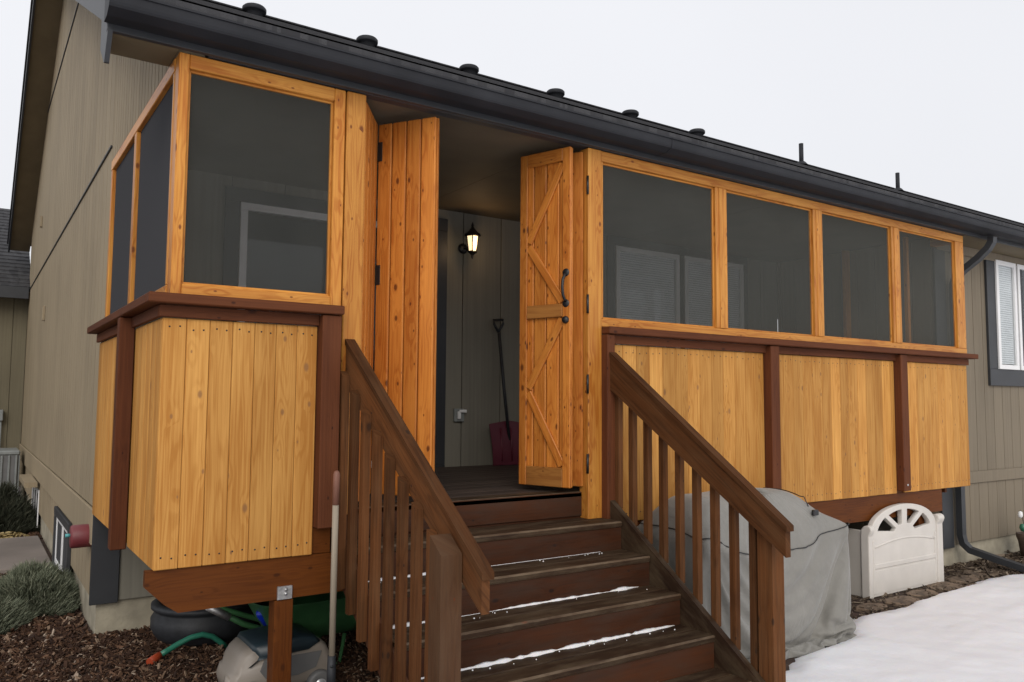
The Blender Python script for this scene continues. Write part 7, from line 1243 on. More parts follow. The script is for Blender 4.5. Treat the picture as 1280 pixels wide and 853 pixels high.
0,-1,15,-1,10,1,0,10,0,0,10,1,-1,10,0,0,9,1,1,10,0,0,10,1,1,10,0,1,11,1,1,11,1,2,11,1,3,11,1,3,12,3,3,15,3,-8,12,3,-18,2,-3,-12,-3,-3,-12,-3,-2,-11,-2,-1,
-11,-2,-2,-11,-1,-1,-10,-1,-1,-10,-1,-1,-10,0,-1,-9,1,-1,-10,-1,-2,-9,1,-2,-9,0,-3,-10,0,-3,-9,-2,-4,-8,6,-3,-10,0,-4,-9,3,-3,-10,4,-2,-6,-11,-3,-9,5,-2,-10,-1,-1,-9,5,-1,-10,3,-1,
-7,-10,-2,-9,2,0,-10,3,0,-10,4,-1,-8,-6,0,-10,0,0,-10,3,0,-9,-4,0,-10,4,0,-9,0,-1,-10,1,0,-9,-4,0,-10,-1,0,-10,1,0,-9,-3,0,-10,1,0,-10,-1,0,-9,5,0,-9,3,0,-10,-1,0,
-9,-6,1,-9,4,0,-10,3,1,-8,-7,0,-10,4,2,-9,2,1,-10,-3,1,-10,2,1,-9,-2,2,-10,-5,1,-9,4,2,-10,-1,3,-9,-2,2,-9,2,3,-9,-3,3,-9,3,3,-10,-1,4,-8,-4,4,-10,2,5,-9,1,5,
-10,-2,5,-10,4,4,-10,-3,3,-11,-1,2,-11,7,3,-9,-7,-3,-14,3,2,-7,-10,-2,-1,-12,-2,3,-12,-1,3,-12,-1,3,-11,0,2,-10,0,1,-11,1,1,-10,0,1,-10,0,0,-10,0,0,-9,0,0,-10,0,0,-10,0,
0,-10,-1,-1,-10,0,0,-9,-1,-1,-10,-1,0,-10,-1,-1,-9,-1,-1,-10,-1,-1,-10,-2,-1,-10,-1,-1,-10,-2,-1,-11,-1,-3,-11,0,-2,-12,-1,-5,-13,2,1,-14,2,11,-8,1,15,3,-2,12,1,-2,11,-1,-4,10,0,-4,
9,-2,-4,10,-1,-6,9,-1,-5,9,-1,-5,9,0,-5,9,0,-4,9,6,-3,8,-6,-4,8,8,-3,10,0,-2,9,-2,-3,10,-3,-2,10,-1,-2,9,-4,-2,6,10,-3,10,-1,-1,10,-1,-1,10,-2,-1,9,-3,-1,10,-3,0,
9,-1,-1,10,0,0,10,-1,0,10,0,-1,7,9,-1,10,-2,0,9,-3,1,10,-2,0,10,0,0,9,3,0,10,3,0,9,2,0,10,3,0,9,2,0,10,0,0,9,-1,1,10,-2,0,10,-2,0,9,-1,1,10,1,1,
9,-5,0,9,-1,1,10,0,1,10,0,1,10,0,2,9,-1,2,10,2,2,9,2,3,9,3,3,9,3,3,9,2,4,9,2,4,10,1,3,9,1,2,9,1,2,10,-1,2,9,-2,1,10,-2,1,9,-1,1,11,-1,1,
10,-1,1,11,0,2,11,-1,1,11,-1,2,11,0,2,12,-4,3,14,0,3,8,10,1,-2,14,-1,-4,12,0,-2,12,0,-2,11,0,0,10,1,-1,11,0,0,10,1,0,10,0,0,10,1,-1,10,0,0,10,1,0,10,1,
3,0,15,0,9,0,0,10,1,0,10,0,0,10,1,1,10,0,1,9,1,1,11,0,1,10,1,1,11,0,1,10,2,0,12,1,-1,11,1,-5,10,2,-7,2,-5,-5,11,4,-12,2,-2,-11,1,-1,-10,-1,-1,-11,1,1,
-10,-3,-2,-10,0,0,-10,0,-1,-10,1,-1,-9,1,-1,-10,0,-1,-9,3,-1,-10,-1,-2,-9,0,-3,-9,0,-3,-9,4,-4,-9,1,-4,-9,6,-4,-9,3,-3,-5,-11,-4,-10,2,-1,-10,-1,-2,-9,6,0,-10,4,-1,-6,-10,-3,
-10,0,0,-10,4,-1,-9,4,0,-9,-6,-1,-9,3,0,-10,1,0,-9,-4,-1,-10,3,1,-9,1,0,-10,-1,0,-9,-2,-1,-10,0,0,-10,0,0,-9,0,0,-10,-1,0,-9,0,0,-10,1,0,-9,3,0,-10,2,0,-8,-8,0,
-9,5,1,-10,1,0,-9,0,1,-9,-6,0,-9,4,2,-10,1,1,-9,-2,1,-10,2,2,-9,-5,1,-9,0,2,-9,3,2,-10,0,2,-9,-3,2,-9,3,3,-10,-1,4,-9,-5,3,-9,-1,4,-9,3,5,-10,-1,4,-9,-4,5,
-9,4,5,-11,-1,4,-8,-8,2,-9,11,4,-7,-9,-4,-12,6,3,-8,-7,-3,-12,-4,2,5,-11,-4,-8,-8,2,1,-12,0,3,-11,0,3,-11,0,3,-10,0,3,-10,0,1,-10,0,1,-10,0,0,-10,0,0,-10,0,0,-10,-1,
0,-10,0,0,-9,-1,-1,-10,-1,0,-10,0,-1,-10,-1,-1,-9,-2,-3,-10,-1,-3,-10,-1,-3,-10,-1,-3,-10,-1,-3,-11,-1,-1,-11,-1,-1,-12,0,6,-10,-1,1,-12,3,10,-7,1,13,5,-3,10,-5,0,9,8,-5,10,-1,-5,
9,-6,-3,9,3,-6,9,-1,-6,9,-5,-3,8,5,-6,9,-7,-3,9,-3,-4,7,8,-4,9,-6,-3,10,-2,-2,9,-2,-3,10,-1,-2,10,-1,-2,6,11,-3,9,4,-2,10,1,-1,10,-4,-1,9,-2,-1,9,-5,0,10,-3,-1,
10,-2,0,10,-1,-1,9,-1,0,7,11,-2,9,-1,0,10,-2,1,10,-2,0,10,-1,0,9,-1,0,10,3,0,9,3,0,9,3,0,9,5,0,10,-1,0,10,0,0,9,-1,1,10,-2,0,9,0,1,10,2,0,9,-4,1,
10,-2,0,8,-6,1,10,-1,1,9,3,2,10,0,1,10,0,2,9,0,2,10,2,3,9,2,3,9,2,3,9,4,4,9,3,4,9,2,3,9,1,3,10,-1,2,9,-1,1,10,-1,2,9,-1,1,10,-1,1,10,-1,1,
10,-1,1,10,-1,1,10,-2,2,11,-1,2,11,-2,2,12,-1,3,14,-1,6,11,8,2,1,15,-3,-1,13,-3,0,12,0,0,11,0,-2,11,1,-1,10,0,-1,11,1,-1,10,1,-1,10,0,0,9,1,-1,10,1,0,10,0,
-37,-3,19,0,9,1,0,9,0,0,8,0,0,9,0,0,9,0,0,8,1,0,9,0,0,9,0,-1,8,0,0,9,1,-1,8,0,-3,8,1,-4,8,-1,-4,7,4,-6,5,-1,-8,3,0,-8,3,0,-8,2,0,-9,2,0,
-8,1,0,-9,2,0,-8,1,0,-9,2,2,-9,2,1,-9,2,3,-10,0,2,-8,4,5,-9,0,3,-9,2,3,-9,0,1,-9,0,1,-9,-1,0,-1,-9,0,-8,4,1,-8,1,0,-9,2,0,-8,0,-1,-5,-6,-2,-8,3,1,
-8,2,0,-8,1,0,-7,-5,-2,-8,2,0,-9,1,0,-8,-3,-1,-8,3,1,-8,0,0,-8,-3,-1,-9,1,0,-8,0,0,-9,1,0,-8,0,0,-8,0,0,-9,1,0,-8,0,0,-9,1,0,-8,-1,-1,-9,-3,0,-7,4,1,
-8,0,0,-8,-4,-1,-8,3,1,-8,1,1,-8,-1,0,-8,-3,-1,-8,2,1,-8,-2,0,-8,3,1,-9,0,1,-8,-1,0,-8,-3,0,-8,3,1,-8,-3,0,-8,-1,1,-8,1,2,-9,-1,1,-8,-1,2,-8,-1,1,-8,0,2,
-9,-1,2,-8,-2,2,-8,0,3,-8,-2,2,-8,-2,1,-7,-3,3,-8,-4,1,-6,-6,0,-5,-7,2,-3,-8,1,-3,-8,2,-1,-9,2,-1,-8,2,-1,-9,2,0,-9,1,-1,-8,1,0,-9,0,0,-9,1,-1,-9,0,0,-9,0,
0,-9,-1,0,-8,0,0,-9,-1,0,-9,-1,0,-9,-2,0,-9,-1,0,-8,-3,1,-9,-2,0,-8,-3,0,-8,-3,2,-9,-3,1,-8,-2,4,-7,-3,5,-7,-3,6,-4,-3,7,-4,-3,8,-4,-2,7,2,-4,8,-1,-3,7,-4,-1,
7,2,-4,8,0,-3,7,-6,1,8,2,-3,8,-4,-1,8,-3,-1,6,6,-3,7,-5,1,9,-1,-2,8,-2,0,6,5,-3,7,-5,2,7,5,-2,8,-4,0,8,-2,0,8,-1,0,9,-1,-1,8,0,0,8,2,-1,9,-2,0,
6,5,-2,7,-5,2,6,5,-2,8,-2,1,8,0,0,9,-1,0,8,2,-1,8,-2,1,8,2,-1,9,-1,1,8,-1,0,8,-1,1,9,-1,0,8,0,0,9,1,0,8,0,1,9,0,0,8,0,0,9,0,0,8,0,1,
9,0,0,8,2,0,8,2,-1,7,-4,2,8,-1,0,9,0,1,8,-2,0,8,-1,1,9,-1,0,8,-1,0,9,-1,-2,9,1,-1,9,0,-3,10,2,-4,9,2,-3,10,1,-3,9,1,-1,9,1,-1,9,1,0,9,0,0,
9,1,1,9,1,0,8,1,1,9,2,2,9,1,1,8,2,2,8,3,2,8,4,4,5,8,1,2,8,0,1,9,-1,0,9,0,0,9,0,0,9,0,0,9,0,-1,8,0,0,9,0,-1,9,0,0,9,0,-1,8,0,
-35,-1,20,0,8,0,0,8,1,0,7,0,0,8,0,0,8,0,0,7,1,0,8,0,0,8,0,0,7,0,-1,8,0,-1,7,1,-2,8,0,-2,7,1,-5,6,1,-5,5,0,-7,4,1,-7,3,0,-7,3,1,-8,2,1,
-8,3,2,-9,1,1,-8,3,4,-11,2,2,-8,4,6,-10,-4,0,-8,3,5,-8,-4,0,-7,2,3,-8,-2,-1,-6,2,3,-6,-5,-3,-5,4,5,-7,0,-1,-6,-3,-3,-7,2,2,-6,-3,-4,-5,4,5,-7,0,-1,-7,0,-2,
-7,1,1,-6,-4,-4,-6,3,3,-7,1,0,-7,-3,-2,-7,2,2,-7,-1,-1,-7,-1,-1,-7,1,1,-8,0,0,-7,0,-1,-7,0,0,-8,0,0,-7,0,0,-8,0,-1,-7,0,0,-7,-1,0,-7,3,1,-8,0,0,-7,0,0,
-7,-3,-1,-6,4,2,-7,-2,-1,-7,-1,0,-7,-1,-1,-6,3,3,-8,-2,-1,-7,1,1,-7,-1,-1,-7,1,2,-6,-3,-2,-7,2,2,-7,-1,0,-7,1,2,-8,-2,0,-7,0,1,-7,-3,-1,-7,-1,2,-8,-1,1,-7,-1,1,
-7,-1,2,-7,-2,1,-8,-2,2,-7,-2,2,-7,-2,3,-6,-2,3,-6,-3,4,-6,-5,4,-4,-6,3,-3,-7,4,-1,-7,3,-2,-8,4,-1,-7,0,0,-8,1,-1,-8,0,0,-7,1,-1,-9,0,0,-8,0,-1,-7,0,0,-9,0,
0,-7,0,0,-8,0,0,-8,0,0,-8,-1,1,-8,0,0,-8,0,0,-7,-1,1,-8,-3,0,-7,-4,1,-7,-3,1,-7,-5,2,-6,-4,2,-7,-5,4,-5,-5,5,-3,-5,6,-3,-4,6,-3,-4,7,-3,-3,6,-2,-2,7,-1,-4,
7,-1,-3,6,-4,0,7,0,-3,7,-4,0,7,0,-2,5,5,-2,7,-4,0,7,2,-3,5,-5,3,6,5,-3,6,-4,2,6,3,-3,7,-4,1,7,1,-1,7,-2,0,7,0,-1,7,-3,2,6,3,-2,7,-2,1,5,6,-2,
5,-5,2,6,4,-3,7,-2,1,7,2,-1,7,-3,2,7,1,-1,7,0,0,7,2,-1,8,1,-1,6,-3,2,8,1,0,7,0,0,7,2,-1,8,0,-1,7,1,0,8,0,0,7,0,0,8,0,0,7,0,1,8,0,0,
7,-1,1,7,-2,2,7,-1,1,7,1,0,7,2,-2,8,1,0,7,-1,0,7,0,0,8,-2,1,6,-4,2,7,3,-3,5,-6,2,7,2,-3,8,-2,0,9,-1,-2,9,1,-2,10,1,-3,9,2,-4,10,1,-3,10,1,-2,
9,2,-1,9,1,0,8,2,0,7,2,0,8,2,1,7,2,1,7,4,1,5,4,2,4,6,0,3,8,0,1,7,1,0,8,0,0,7,0,0,8,1,0,8,1,0,7,0,0,8,1,-1,7,1,0,8,0,0,8,1,
-33,0,24,0,6,0,0,7,1,0,7,0,0,6,1,0,7,0,0,7,0,0,7,0,0,6,0,0,7,0,-1,7,0,-1,6,1,-1,7,0,-3,6,1,-5,5,1,-6,5,1,-7,4,2,-7,4,3,-8,4,4,-9,2,3,
-10,1,2,-9,2,2,-9,-1,0,-5,4,5,-8,-3,-3,-6,3,4,-6,-4,-4,-5,2,3,-7,-2,-2,-4,3,4,-4,-5,-4,-5,4,3,-6,0,-1,-6,-2,-2,-6,2,2,-4,-3,-3,-5,3,2,-6,-1,-1,-6,0,-2,-5,2,2,
-5,-3,-4,-5,2,3,-6,1,0,-7,-1,-2,-5,2,3,-5,-3,-3,-6,1,1,-7,1,1,-6,-1,-1,-6,0,0,-7,0,0,-6,0,0,-6,0,-1,-7,0,0,-6,0,0,-7,1,0,-6,0,0,-6,0,0,-6,2,2,-5,-2,-3,
-7,0,1,-6,-1,-1,-5,3,3,-6,-3,-2,-6,0,1,-7,0,-1,-6,1,2,-5,-2,-2,-6,1,2,-6,-2,-2,-6,2,3,-5,-2,-2,-7,1,2,-6,-2,-2,-5,2,3,-6,-3,-1,-6,1,2,-6,-2,0,-6,-2,0,-6,0,2,
-7,-2,1,-6,-2,0,-6,-1,2,-6,-2,1,-6,-3,2,-6,-3,1,-5,-3,2,-4,-5,3,-4,-5,2,-2,-6,3,-2,-6,2,-1,-7,1,-1,-6,0,0,-7,1,-1,-6,0,0,-7,0,0,-6,0,-1,-6,0,0,-7,1,0,-6,-1,
0,-7,0,0,-6,0,0,-7,0,0,-6,0,0,-6,0,1,-7,-1,0,-6,0,0,-6,-2,1,-6,-2,0,-6,-3,1,-6,-3,1,-7,-3,3,-5,-3,3,-5,-4,4,-4,-3,5,-4,-3,5,-2,-3,6,-3,-2,6,-3,-2,5,-2,-2,
6,-4,0,5,2,-4,6,-5,2,4,4,-5,6,-4,2,5,-3,0,5,6,-4,5,-5,4,5,3,-4,5,-3,2,6,1,-3,5,-2,1,6,1,-2,6,-3,2,6,2,-3,3,-4,4,6,3,-2,6,-2,1,2,5,-3,6,-3,2,
5,3,-2,7,-1,0,6,1,-1,5,-3,2,5,3,-2,6,-1,1,7,1,-1,6,-1,0,6,-1,1,6,0,0,6,2,-1,7,0,0,6,-1,0,6,0,0,7,0,0,6,0,1,6,-1,0,7,0,0,6,0,1,6,0,0,
7,1,0,6,1,-1,6,1,1,6,-2,1,6,1,0,7,0,0,6,0,0,6,0,0,7,0,0,6,1,0,6,-2,2,6,3,-3,5,-5,3,5,4,-4,5,-5,3,6,3,-5,6,-4,2,8,0,0,8,1,-1,8,1,-1,
9,0,-2,10,1,-1,10,2,-2,9,3,-1,8,3,-2,8,3,-1,6,3,0,6,5,0,4,5,0,2,7,1,1,6,0,1,7,1,0,6,1,0,7,0,0,6,1,0,7,1,0,6,1,0,7,1,0,7,1,0,6,1,
-43,-2,42,0,6,0,0,5,1,0,6,0,1,6,1,-1,6,0,0,5,0,0,6,-1,0,6,0,-1,5,0,-1,6,-1,-2,5,0,-3,5,-1,-4,5,1,-5,5,0,-7,4,1,-6,2,-1,-7,3,1,-6,3,0,-6,2,1,
-5,3,2,-6,-1,-5,-4,3,3,-5,-3,-5,-5,4,5,-4,-4,-5,-3,4,5,-5,-3,-6,-3,4,6,-6,-3,-5,-3,3,4,-6,2,0,-3,-4,-5,-4,4,4,-4,-3,-4,-5,4,3,-4,-3,-4,-5,2,1,-6,2,1,-2,-4,-4,
-5,2,1,-5,-1,-2,-7,-1,-1,-2,4,5,-5,-3,-3,-5,2,2,-5,-2,-2,-6,1,0,-5,0,0,-5,0,1,-5,0,0,-6,1,0,-5,0,0,-6,0,0,-5,1,1,-5,1,0,-6,1,0,-5,0,0,-5,-1,-1,-6,0,1,
-3,-2,-4,-6,-1,1,-5,-1,0,-4,3,3,-5,-2,-2,-5,-1,0,-6,0,1,-5,0,1,-6,-3,-2,-4,3,3,-5,-3,-3,-4,3,4,-5,-3,-3,-5,1,3,-5,-3,-3,-4,3,5,-4,-4,-4,-5,3,3,-5,-3,-1,-5,-2,1,
-6,1,4,-4,-4,-4,-5,2,4,-4,-3,-2,-6,-3,1,-5,-2,2,-4,-4,1,-4,-4,1,-2,-4,2,-2,-5,0,-2,-5,1,-1,-6,0,-1,-5,0,0,-6,0,0,-5,0,-1,-5,0,0,-6,0,-1,-5,0,0,-6,1,0,-5,-1,
0,-5,0,0,-6,0,0,-5,0,0,-5,0,1,-6,0,0,-5,0,0,-5,-1,0,-5,0,1,-6,-1,0,-5,-2,1,-5,-2,1,-5,-3,2,-5,-2,3,-4,-2,3,-4,-2,5,-4,-2,3,-4,1,6,0,-5,3,-4,3,4,1,-5,
5,-2,-2,4,-3,0,6,0,-4,2,-3,5,6,1,-5,2,-3,6,5,-1,-3,4,2,-3,5,-3,1,5,3,-4,3,-5,4,5,4,-4,2,-6,5,6,5,-4,1,-6,6,4,5,-4,4,-5,3,4,5,-3,5,0,0,6,-2,-1,
5,-1,0,2,5,-2,6,-3,2,4,3,-3,5,-2,1,5,2,-1,5,-1,0,5,-1,1,6,-1,1,4,2,-2,6,0,0,5,-1,1,5,-1,0,6,1,0,5,0,0,6,0,0,5,0,0,5,1,-1,5,0,0,6,0,0,
5,0,1,5,2,0,6,0,1,5,0,0,6,0,1,5,0,0,6,-1,1,5,3,-2,5,-4,3,4,4,-3,5,-4,2,5,3,-1,6,1,0,4,-3,4,5,3,-4,4,-4,4,5,4,-4,3,-5,4,5,4,-4,6,-1,3,
5,2,0,7,0,2,5,2,0,7,1,2,7,3,-1,7,2,1,7,3,0,6,3,1,5,4,-1,3,5,1,2,5,1,2,6,2,1,5,2,0,5,1,1,6,1,0,5,2,0,6,1,0,5,1,0,6,1,0,6,1,
-57,-1,11,-1,5,-1,1,4,1,-1,5,-1,1,4,0,-1,5,1,0,4,-1,-1,4,0,1,4,0,0,5,0,-1,4,-1,0,4,0,-1,5,0,-3,3,0,-1,5,0,-4,1,-1,-2,4,0,-5,0,-1,-3,4,1,-5,0,-2,
-1,3,2,-6,0,-1,1,3,1,-7,0,-1,0,2,2,-5,1,-1,-4,-2,-1,-1,4,1,-7,-2,-1,2,5,2,-8,-3,-1,2,5,1,-7,0,0,-2,-4,-1,-3,5,0,-4,-3,-1,-4,5,1,-4,-6,-1,-4,7,1,-4,0,-1,
-3,-5,-2,-6,5,2,0,-6,-3,-4,4,0,-7,-3,-1,-2,4,4,-6,0,0,0,-3,-4,-6,-2,-1,-5,1,2,-5,1,1,-5,1,0,-2,-1,-5,-5,-2,0,-4,4,4,-3,-1,-5,-5,0,0,-4,0,1,-5,-1,0,-5,-1,0,
-2,4,5,-5,-5,-3,-5,3,4,-4,-3,-4,-2,4,5,-4,-3,-2,-4,2,2,-5,-3,-1,-4,3,2,-5,-3,-1,-4,2,1,-3,-4,-1,-5,2,1,-3,-5,-1,-6,2,1,-1,-4,-1,-6,2,1,-1,-5,-1,-7,3,1,0,-6,-2,
-6,5,2,-1,-6,-2,-5,3,2,-4,-4,0,-4,-3,-1,-3,1,1,-3,-3,0,-3,-4,0,-2,-4,0,-2,-5,0,0,-4,0,-2,-2,1,1,-6,-1,-2,-1,1,1,-4,0,-1,-5,0,0,-5,0,0,-4,-1,-1,-5,1,0,-4,-1,
0,-4,0,0,-5,0,0,-4,0,1,-5,0,0,-5,1,0,-2,-1,0,-4,0,0,-5,0,1,-4,-1,0,-5,0,1,-4,0,1,-4,-2,2,-4,-1,1,-5,0,3,-1,-5,4,-4,0,3,-4,1,5,0,-5,-1,-4,6,7,2,-7,
-2,-5,6,6,2,-5,0,-4,6,5,-2,-2,4,3,-5,2,-5,3,5,3,-4,0,-6,5,6,5,-5,-1,-7,5,7,5,-5,-1,-7,5,6,5,-4,0,-6,5,5,4,-4,3,-4,1,5,4,-4,4,-5,3,3,5,-3,5,1,-2,
1,-5,4,7,0,-1,0,6,-4,6,0,-2,1,-5,4,7,1,1,1,5,-4,5,1,-2,5,-3,2,5,-2,2,2,5,-4,5,0,0,5,-1,0,4,-3,4,2,4,-4,6,0,0,4,-2,2,4,-1,2,6,1,-1,5,1,-1,
1,-6,5,5,3,0,4,4,-4,3,-4,4,5,3,-1,5,-1,1,5,2,-1,4,-3,3,5,4,-3,4,-4,4,3,5,-3,5,-5,3,3,6,-4,5,-4,4,1,6,-4,7,-3,3,3,3,-3,4,-1,4,4,4,-2,5,-4,5,
1,6,-4,6,-3,4,0,5,-4,6,-2,5,2,5,-3,4,-1,4,4,3,1,3,0,4,3,3,1,2,3,1,1,4,0,1,5,1,1,3,0,0,5,0,0,4,1,0,5,0,0,4,0,0,5,0,1,4,0,-1,5,0,
-41,0,-1,-2,3,1,2,4,-1,-2,3,1,2,3,-1,-2,2,1,0,5,0,2,-1,-1,0,5,0,-1,4,1,0,0,-1,0,5,1,0,1,-2,-1,4,1,0,3,-1,-2,1,2,-2,3,-2,0,2,2,-5,1,-2,1,2,2,
-5,2,-2,1,2,2,-5,2,-1,0,1,1,-3,3,-1,-2,0,1,-3,2,-1,-2,1,1,-2,3,-1,-1,1,2,-6,1,-1,-2,3,-1,-1,0,2,-3,3,0,-3,2,-1,-4,1,0,-3,4,0,-5,1,0,-4,3,0,2,-6,-2,
-5,4,1,-6,-1,0,-3,-2,-1,-2,-3,0,1,-6,-1,-3,-2,-1,-3,4,1,-6,-1,0,3,-4,-1,-4,-1,0,-5,-1,-1,-4,5,1,-4,1,1,1,-5,-3,-5,3,2,-4,0,0,-4,4,1,0,3,1,-5,0,-1,-4,-3,0,
-6,0,0,3,4,2,-7,-1,0,-2,-3,-1,-5,0,0,-1,-1,1,-6,-1,-1,-1,1,2,-4,-2,-1,-2,1,1,-4,-2,-1,-2,0,1,-5,-2,-1,-1,0,1,-5,-1,0,-3,-2,0,-3,-1,1,-4,-3,-1,-3,0,1,-3,-3,-1,
-3,0,1,-5,-3,0,0,-1,-1,-3,-3,1,-2,-2,-1,-3,-3,1,-1,-1,-1,-1,-3,1,-1,-2,-1,-1,-5,1,0,-1,-1,-1,-5,1,2,-1,-2,-2,-4,1,1,-5,1,1,2,-2,-2,-7,1,2,2,-2,-1,-7,2,0,0,-2,
0,-4,1,1,-2,-1,0,-4,1,0,-3,-1,1,-3,1,0,-2,-1,0,-4,0,0,-5,1,1,1,-2,0,-5,1,0,-5,0,1,2,-1,0,-5,0,0,-4,1,4,1,-2,0,-5,0,-1,0,2,5,-4,-1,-2,0,2,3,-3,-1,
3,0,-1,0,-3,1,3,-3,-1,-1,0,2,3,-4,0,2,1,-2,1,-4,1,4,-1,-1,0,-3,2,4,0,-2,1,-3,2,4,1,-2,2,-3,1,5,-1,0,3,-3,-1,-1,6,-1,6,-1,-1,1,-4,2,5,0,0,0,5,-3,
5,1,-3,0,-4,5,6,-1,0,0,5,-5,6,0,-1,0,-4,6,5,0,0,2,4,-6,6,2,-2,-2,-5,7,6,-1,0,1,4,-6,5,-1,1,1,-4,6,5,3,-5,5,1,0,6,1,-1,-3,-6,6,6,1,0,2,4,-4,
6,3,-1,-2,-7,6,5,0,0,4,4,-1,4,0,0,4,-2,1,3,-1,0,4,4,0,4,1,-1,2,-4,1,4,2,0,3,3,0,4,1,0,4,-2,1,2,4,0,4,-1,0,4,4,-1,3,-2,2,0,4,-2,5,1,2,
1,3,-1,4,0,1,0,3,-1,4,0,1,0,4,-1,4,1,1,-1,3,-1,5,1,1,-1,3,-1,3,1,1,-1,5,-1,1,1,1,1,3,0,-1,3,1,0,4,-1,1,3,1,-1,3,-1,-1,2,1,1,4,-1,-1,2,1,
-35,0,-1,-7,-1,-1,4,2,1,-4,4,0,6,0,-1,-6,2,0,5,4,1,-6,1,0,1,4,-1,7,1,2,-9,1,-1,4,3,-1,5,4,1,-10,-1,-1,8,4,1,-5,0,-1,5,4,1,-8,-1,-1,6,5,1,-7,-1,-1,
-1,2,1,6,5,-1,-7,-2,0,4,4,1,-9,-2,-1,6,4,0,-4,1,0,-1,4,0,-3,1,0,3,4,1,-3,2,-1,-2,1,1,-3,2,-1,-3,1,0,-3,1,1,-4,4,-1,6,-2,2,-6,0,0,-1,1,1,-4,-3,-1,
-3,2,0,-2,-2,1,4,2,1,-6,1,0,-4,0,0,2,-4,-2,-4,-1,0,-2,3,1,-5,1,0,2,-4,-1,-3,-2,0,-4,0,0,1,4,1,-4,2,0,-1,-4,-1,-1,-4,-1,-5,0,0,0,3,1,-5,-1,0,0,-4,-2,
-5,-1,0,0,3,1,-5,3,0,-3,-3,0,3,-4,-2,-4,-1,1,-5,2,-1,-2,1,2,-1,-3,-1,-5,3,1,0,-1,-2,-1,-5,1,-4,1,0,-3,0,1,-5,1,-1,4,-6,0,-5,1,0,-1,-3,0,-4,1,1,-1,-2,-1,
-2,-3,0,-2,4,2,6,-8,-1,-11,5,-1,7,-5,0,-7,0,1,3,-3,-1,-5,-1,2,8,-2,-2,-8,-1,1,5,-2,-1,-4,-3,2,8,-1,-2,-4,-2,0,-5,-2,2,10,-2,-2,-8,-2,2,6,-2,-2,2,-3,0,-8,-1,1,
2,-2,-1,6,-5,1,-1,-1,-1,-7,-1,1,10,-3,-1,-8,-2,1,5,0,-1,-7,-5,1,11,2,-1,-3,-2,-1,-6,-5,2,10,2,-1,-3,-1,-1,-7,-6,2,10,3,-1,-3,-3,-2,-5,-4,3,10,2,-2,-4,-5,0,-6,-2,1,
10,3,-1,-1,-4,-3,-5,-3,4,2,-2,-2,-2,-5,2,6,4,-5,-5,-5,0,5,-1,2,-4,-4,3,1,0,-5,5,-3,4,1,4,-4,1,-4,-1,0,-3,6,8,0,0,-1,4,-2,0,4,-5,3,-4,2,2,-3,4,6,1,-1,
-2,5,-5,4,-2,0,2,-3,6,5,-1,-1,-1,5,-6,4,-1,0,2,-3,6,4,0,0,-1,3,-6,5,-1,0,1,-2,6,4,4,-4,4,-2,0,-1,-2,5,4,0,0,1,5,-5,5,0,-1,-1,-4,5,4,-1,1,4,2,0,
-3,4,-7,5,0,2,4,-4,4,3,3,-5,3,4,1,5,-1,0,-2,-5,5,4,2,0,2,6,-3,3,-2,3,4,-3,1,0,6,-2,1,3,2,5,-3,-1,2,-3,1,-3,8,0,5,-3,-1,4,-2,1,-8,10,0,10,-7,-1,
-6,8,-1,5,-3,2,0,3,-2,4,-1,3,-5,6,-2,5,-2,1,2,1,-1,-6,3,2,2,3,-1,5,-3,1,1,1,-2,-6,6,1,8,-2,1,-4,3,-2,-5,2,2,9,1,0,-8,2,-1,8,2,1,-9,0,-1,1,4,1,
11,-2,7,-4,4,0,-2,1,1,5,4,0,-6,1,-1,7,2,0,-7,3,1,7,1,-1,-8,3,0,6,1,1,1,3,-1,-7,2,0,6,2,1,-6,2,0,5,4,0,-8,-1,-1,5,4,-1,-5,1,0,0,2,2,0,4,-1,
-7,-5,-1,3,5,0,-3,1,1,-1,4,-1,-4,-5,-1,-3,3,0,1,5,1,-4,1,0,-2,-6,-2,-4,1,0,-1,4,1,-5,0,0,-3,0,-1,4,-5,-1,-4,1,-1,-4,1,0,-4,1,0,1,1,2,-6,-1,-1,0,-1,-1,
1,-2,0,-4,1,-1,-3,1,0,0,-1,2,-4,2,0,0,0,-1,0,-3,-1,-3,2,0,0,0,1,-5,-1,0,1,-1,-1,-4,-1,0,-3,1,0,3,0,1,-4,-2,0,-2,0,0,-2,1,0,2,2,1,-4,0,0,-1,-1,-1,
-5,-3,0,-1,3,1,4,3,1,-5,1,0,-3,-3,0,-1,-4,-2,-7,2,0,3,5,1,-2,-1,1,-5,2,0,0,-5,-1,-4,-1,0,-3,-2,1,3,8,1,-5,-2,1,-1,-4,-2,-4,-3,0,-1,6,2,0,-4,0,-5,0,0,
1,-4,0,-3,3,1,-3,-2,0,1,-4,0,-4,2,0,-4,-1,0,3,-6,0,-5,4,1,1,-5,0,-1,-3,-1,-5,0,1,3,-4,0,-4,-2,-1,4,-4,0,-6,0,1,5,-4,0,-1,-2,-1,-6,-3,1,8,-1,-1,-2,-3,0,
-6,-2,1,8,-4,0,0,-3,-1,-8,0,1,6,-4,-1,-5,-2,0,8,-3,0,-8,-3,1,4,-2,-1,4,-2,-1,-6,-4,1,7,-1,0,-7,-6,0,8,4,-1,-5,-5,0,10,0,1,-4,-4,-1,4,3,-1,5,-2,0,-5,-6,1,
5,3,-1,5,5,-1,-1,-5,0,-3,-5,1,5,-1,-1,2,5,-1,3,3,-1,1,-4,1,1,-5,1,4,1,-1,-1,6,-1,2,0,-1,4,-3,0,-1,-2,1,4,-3,0,2,1,-1,-2,6,0,4,-1,-1,3,-4,1,4,-2,0,
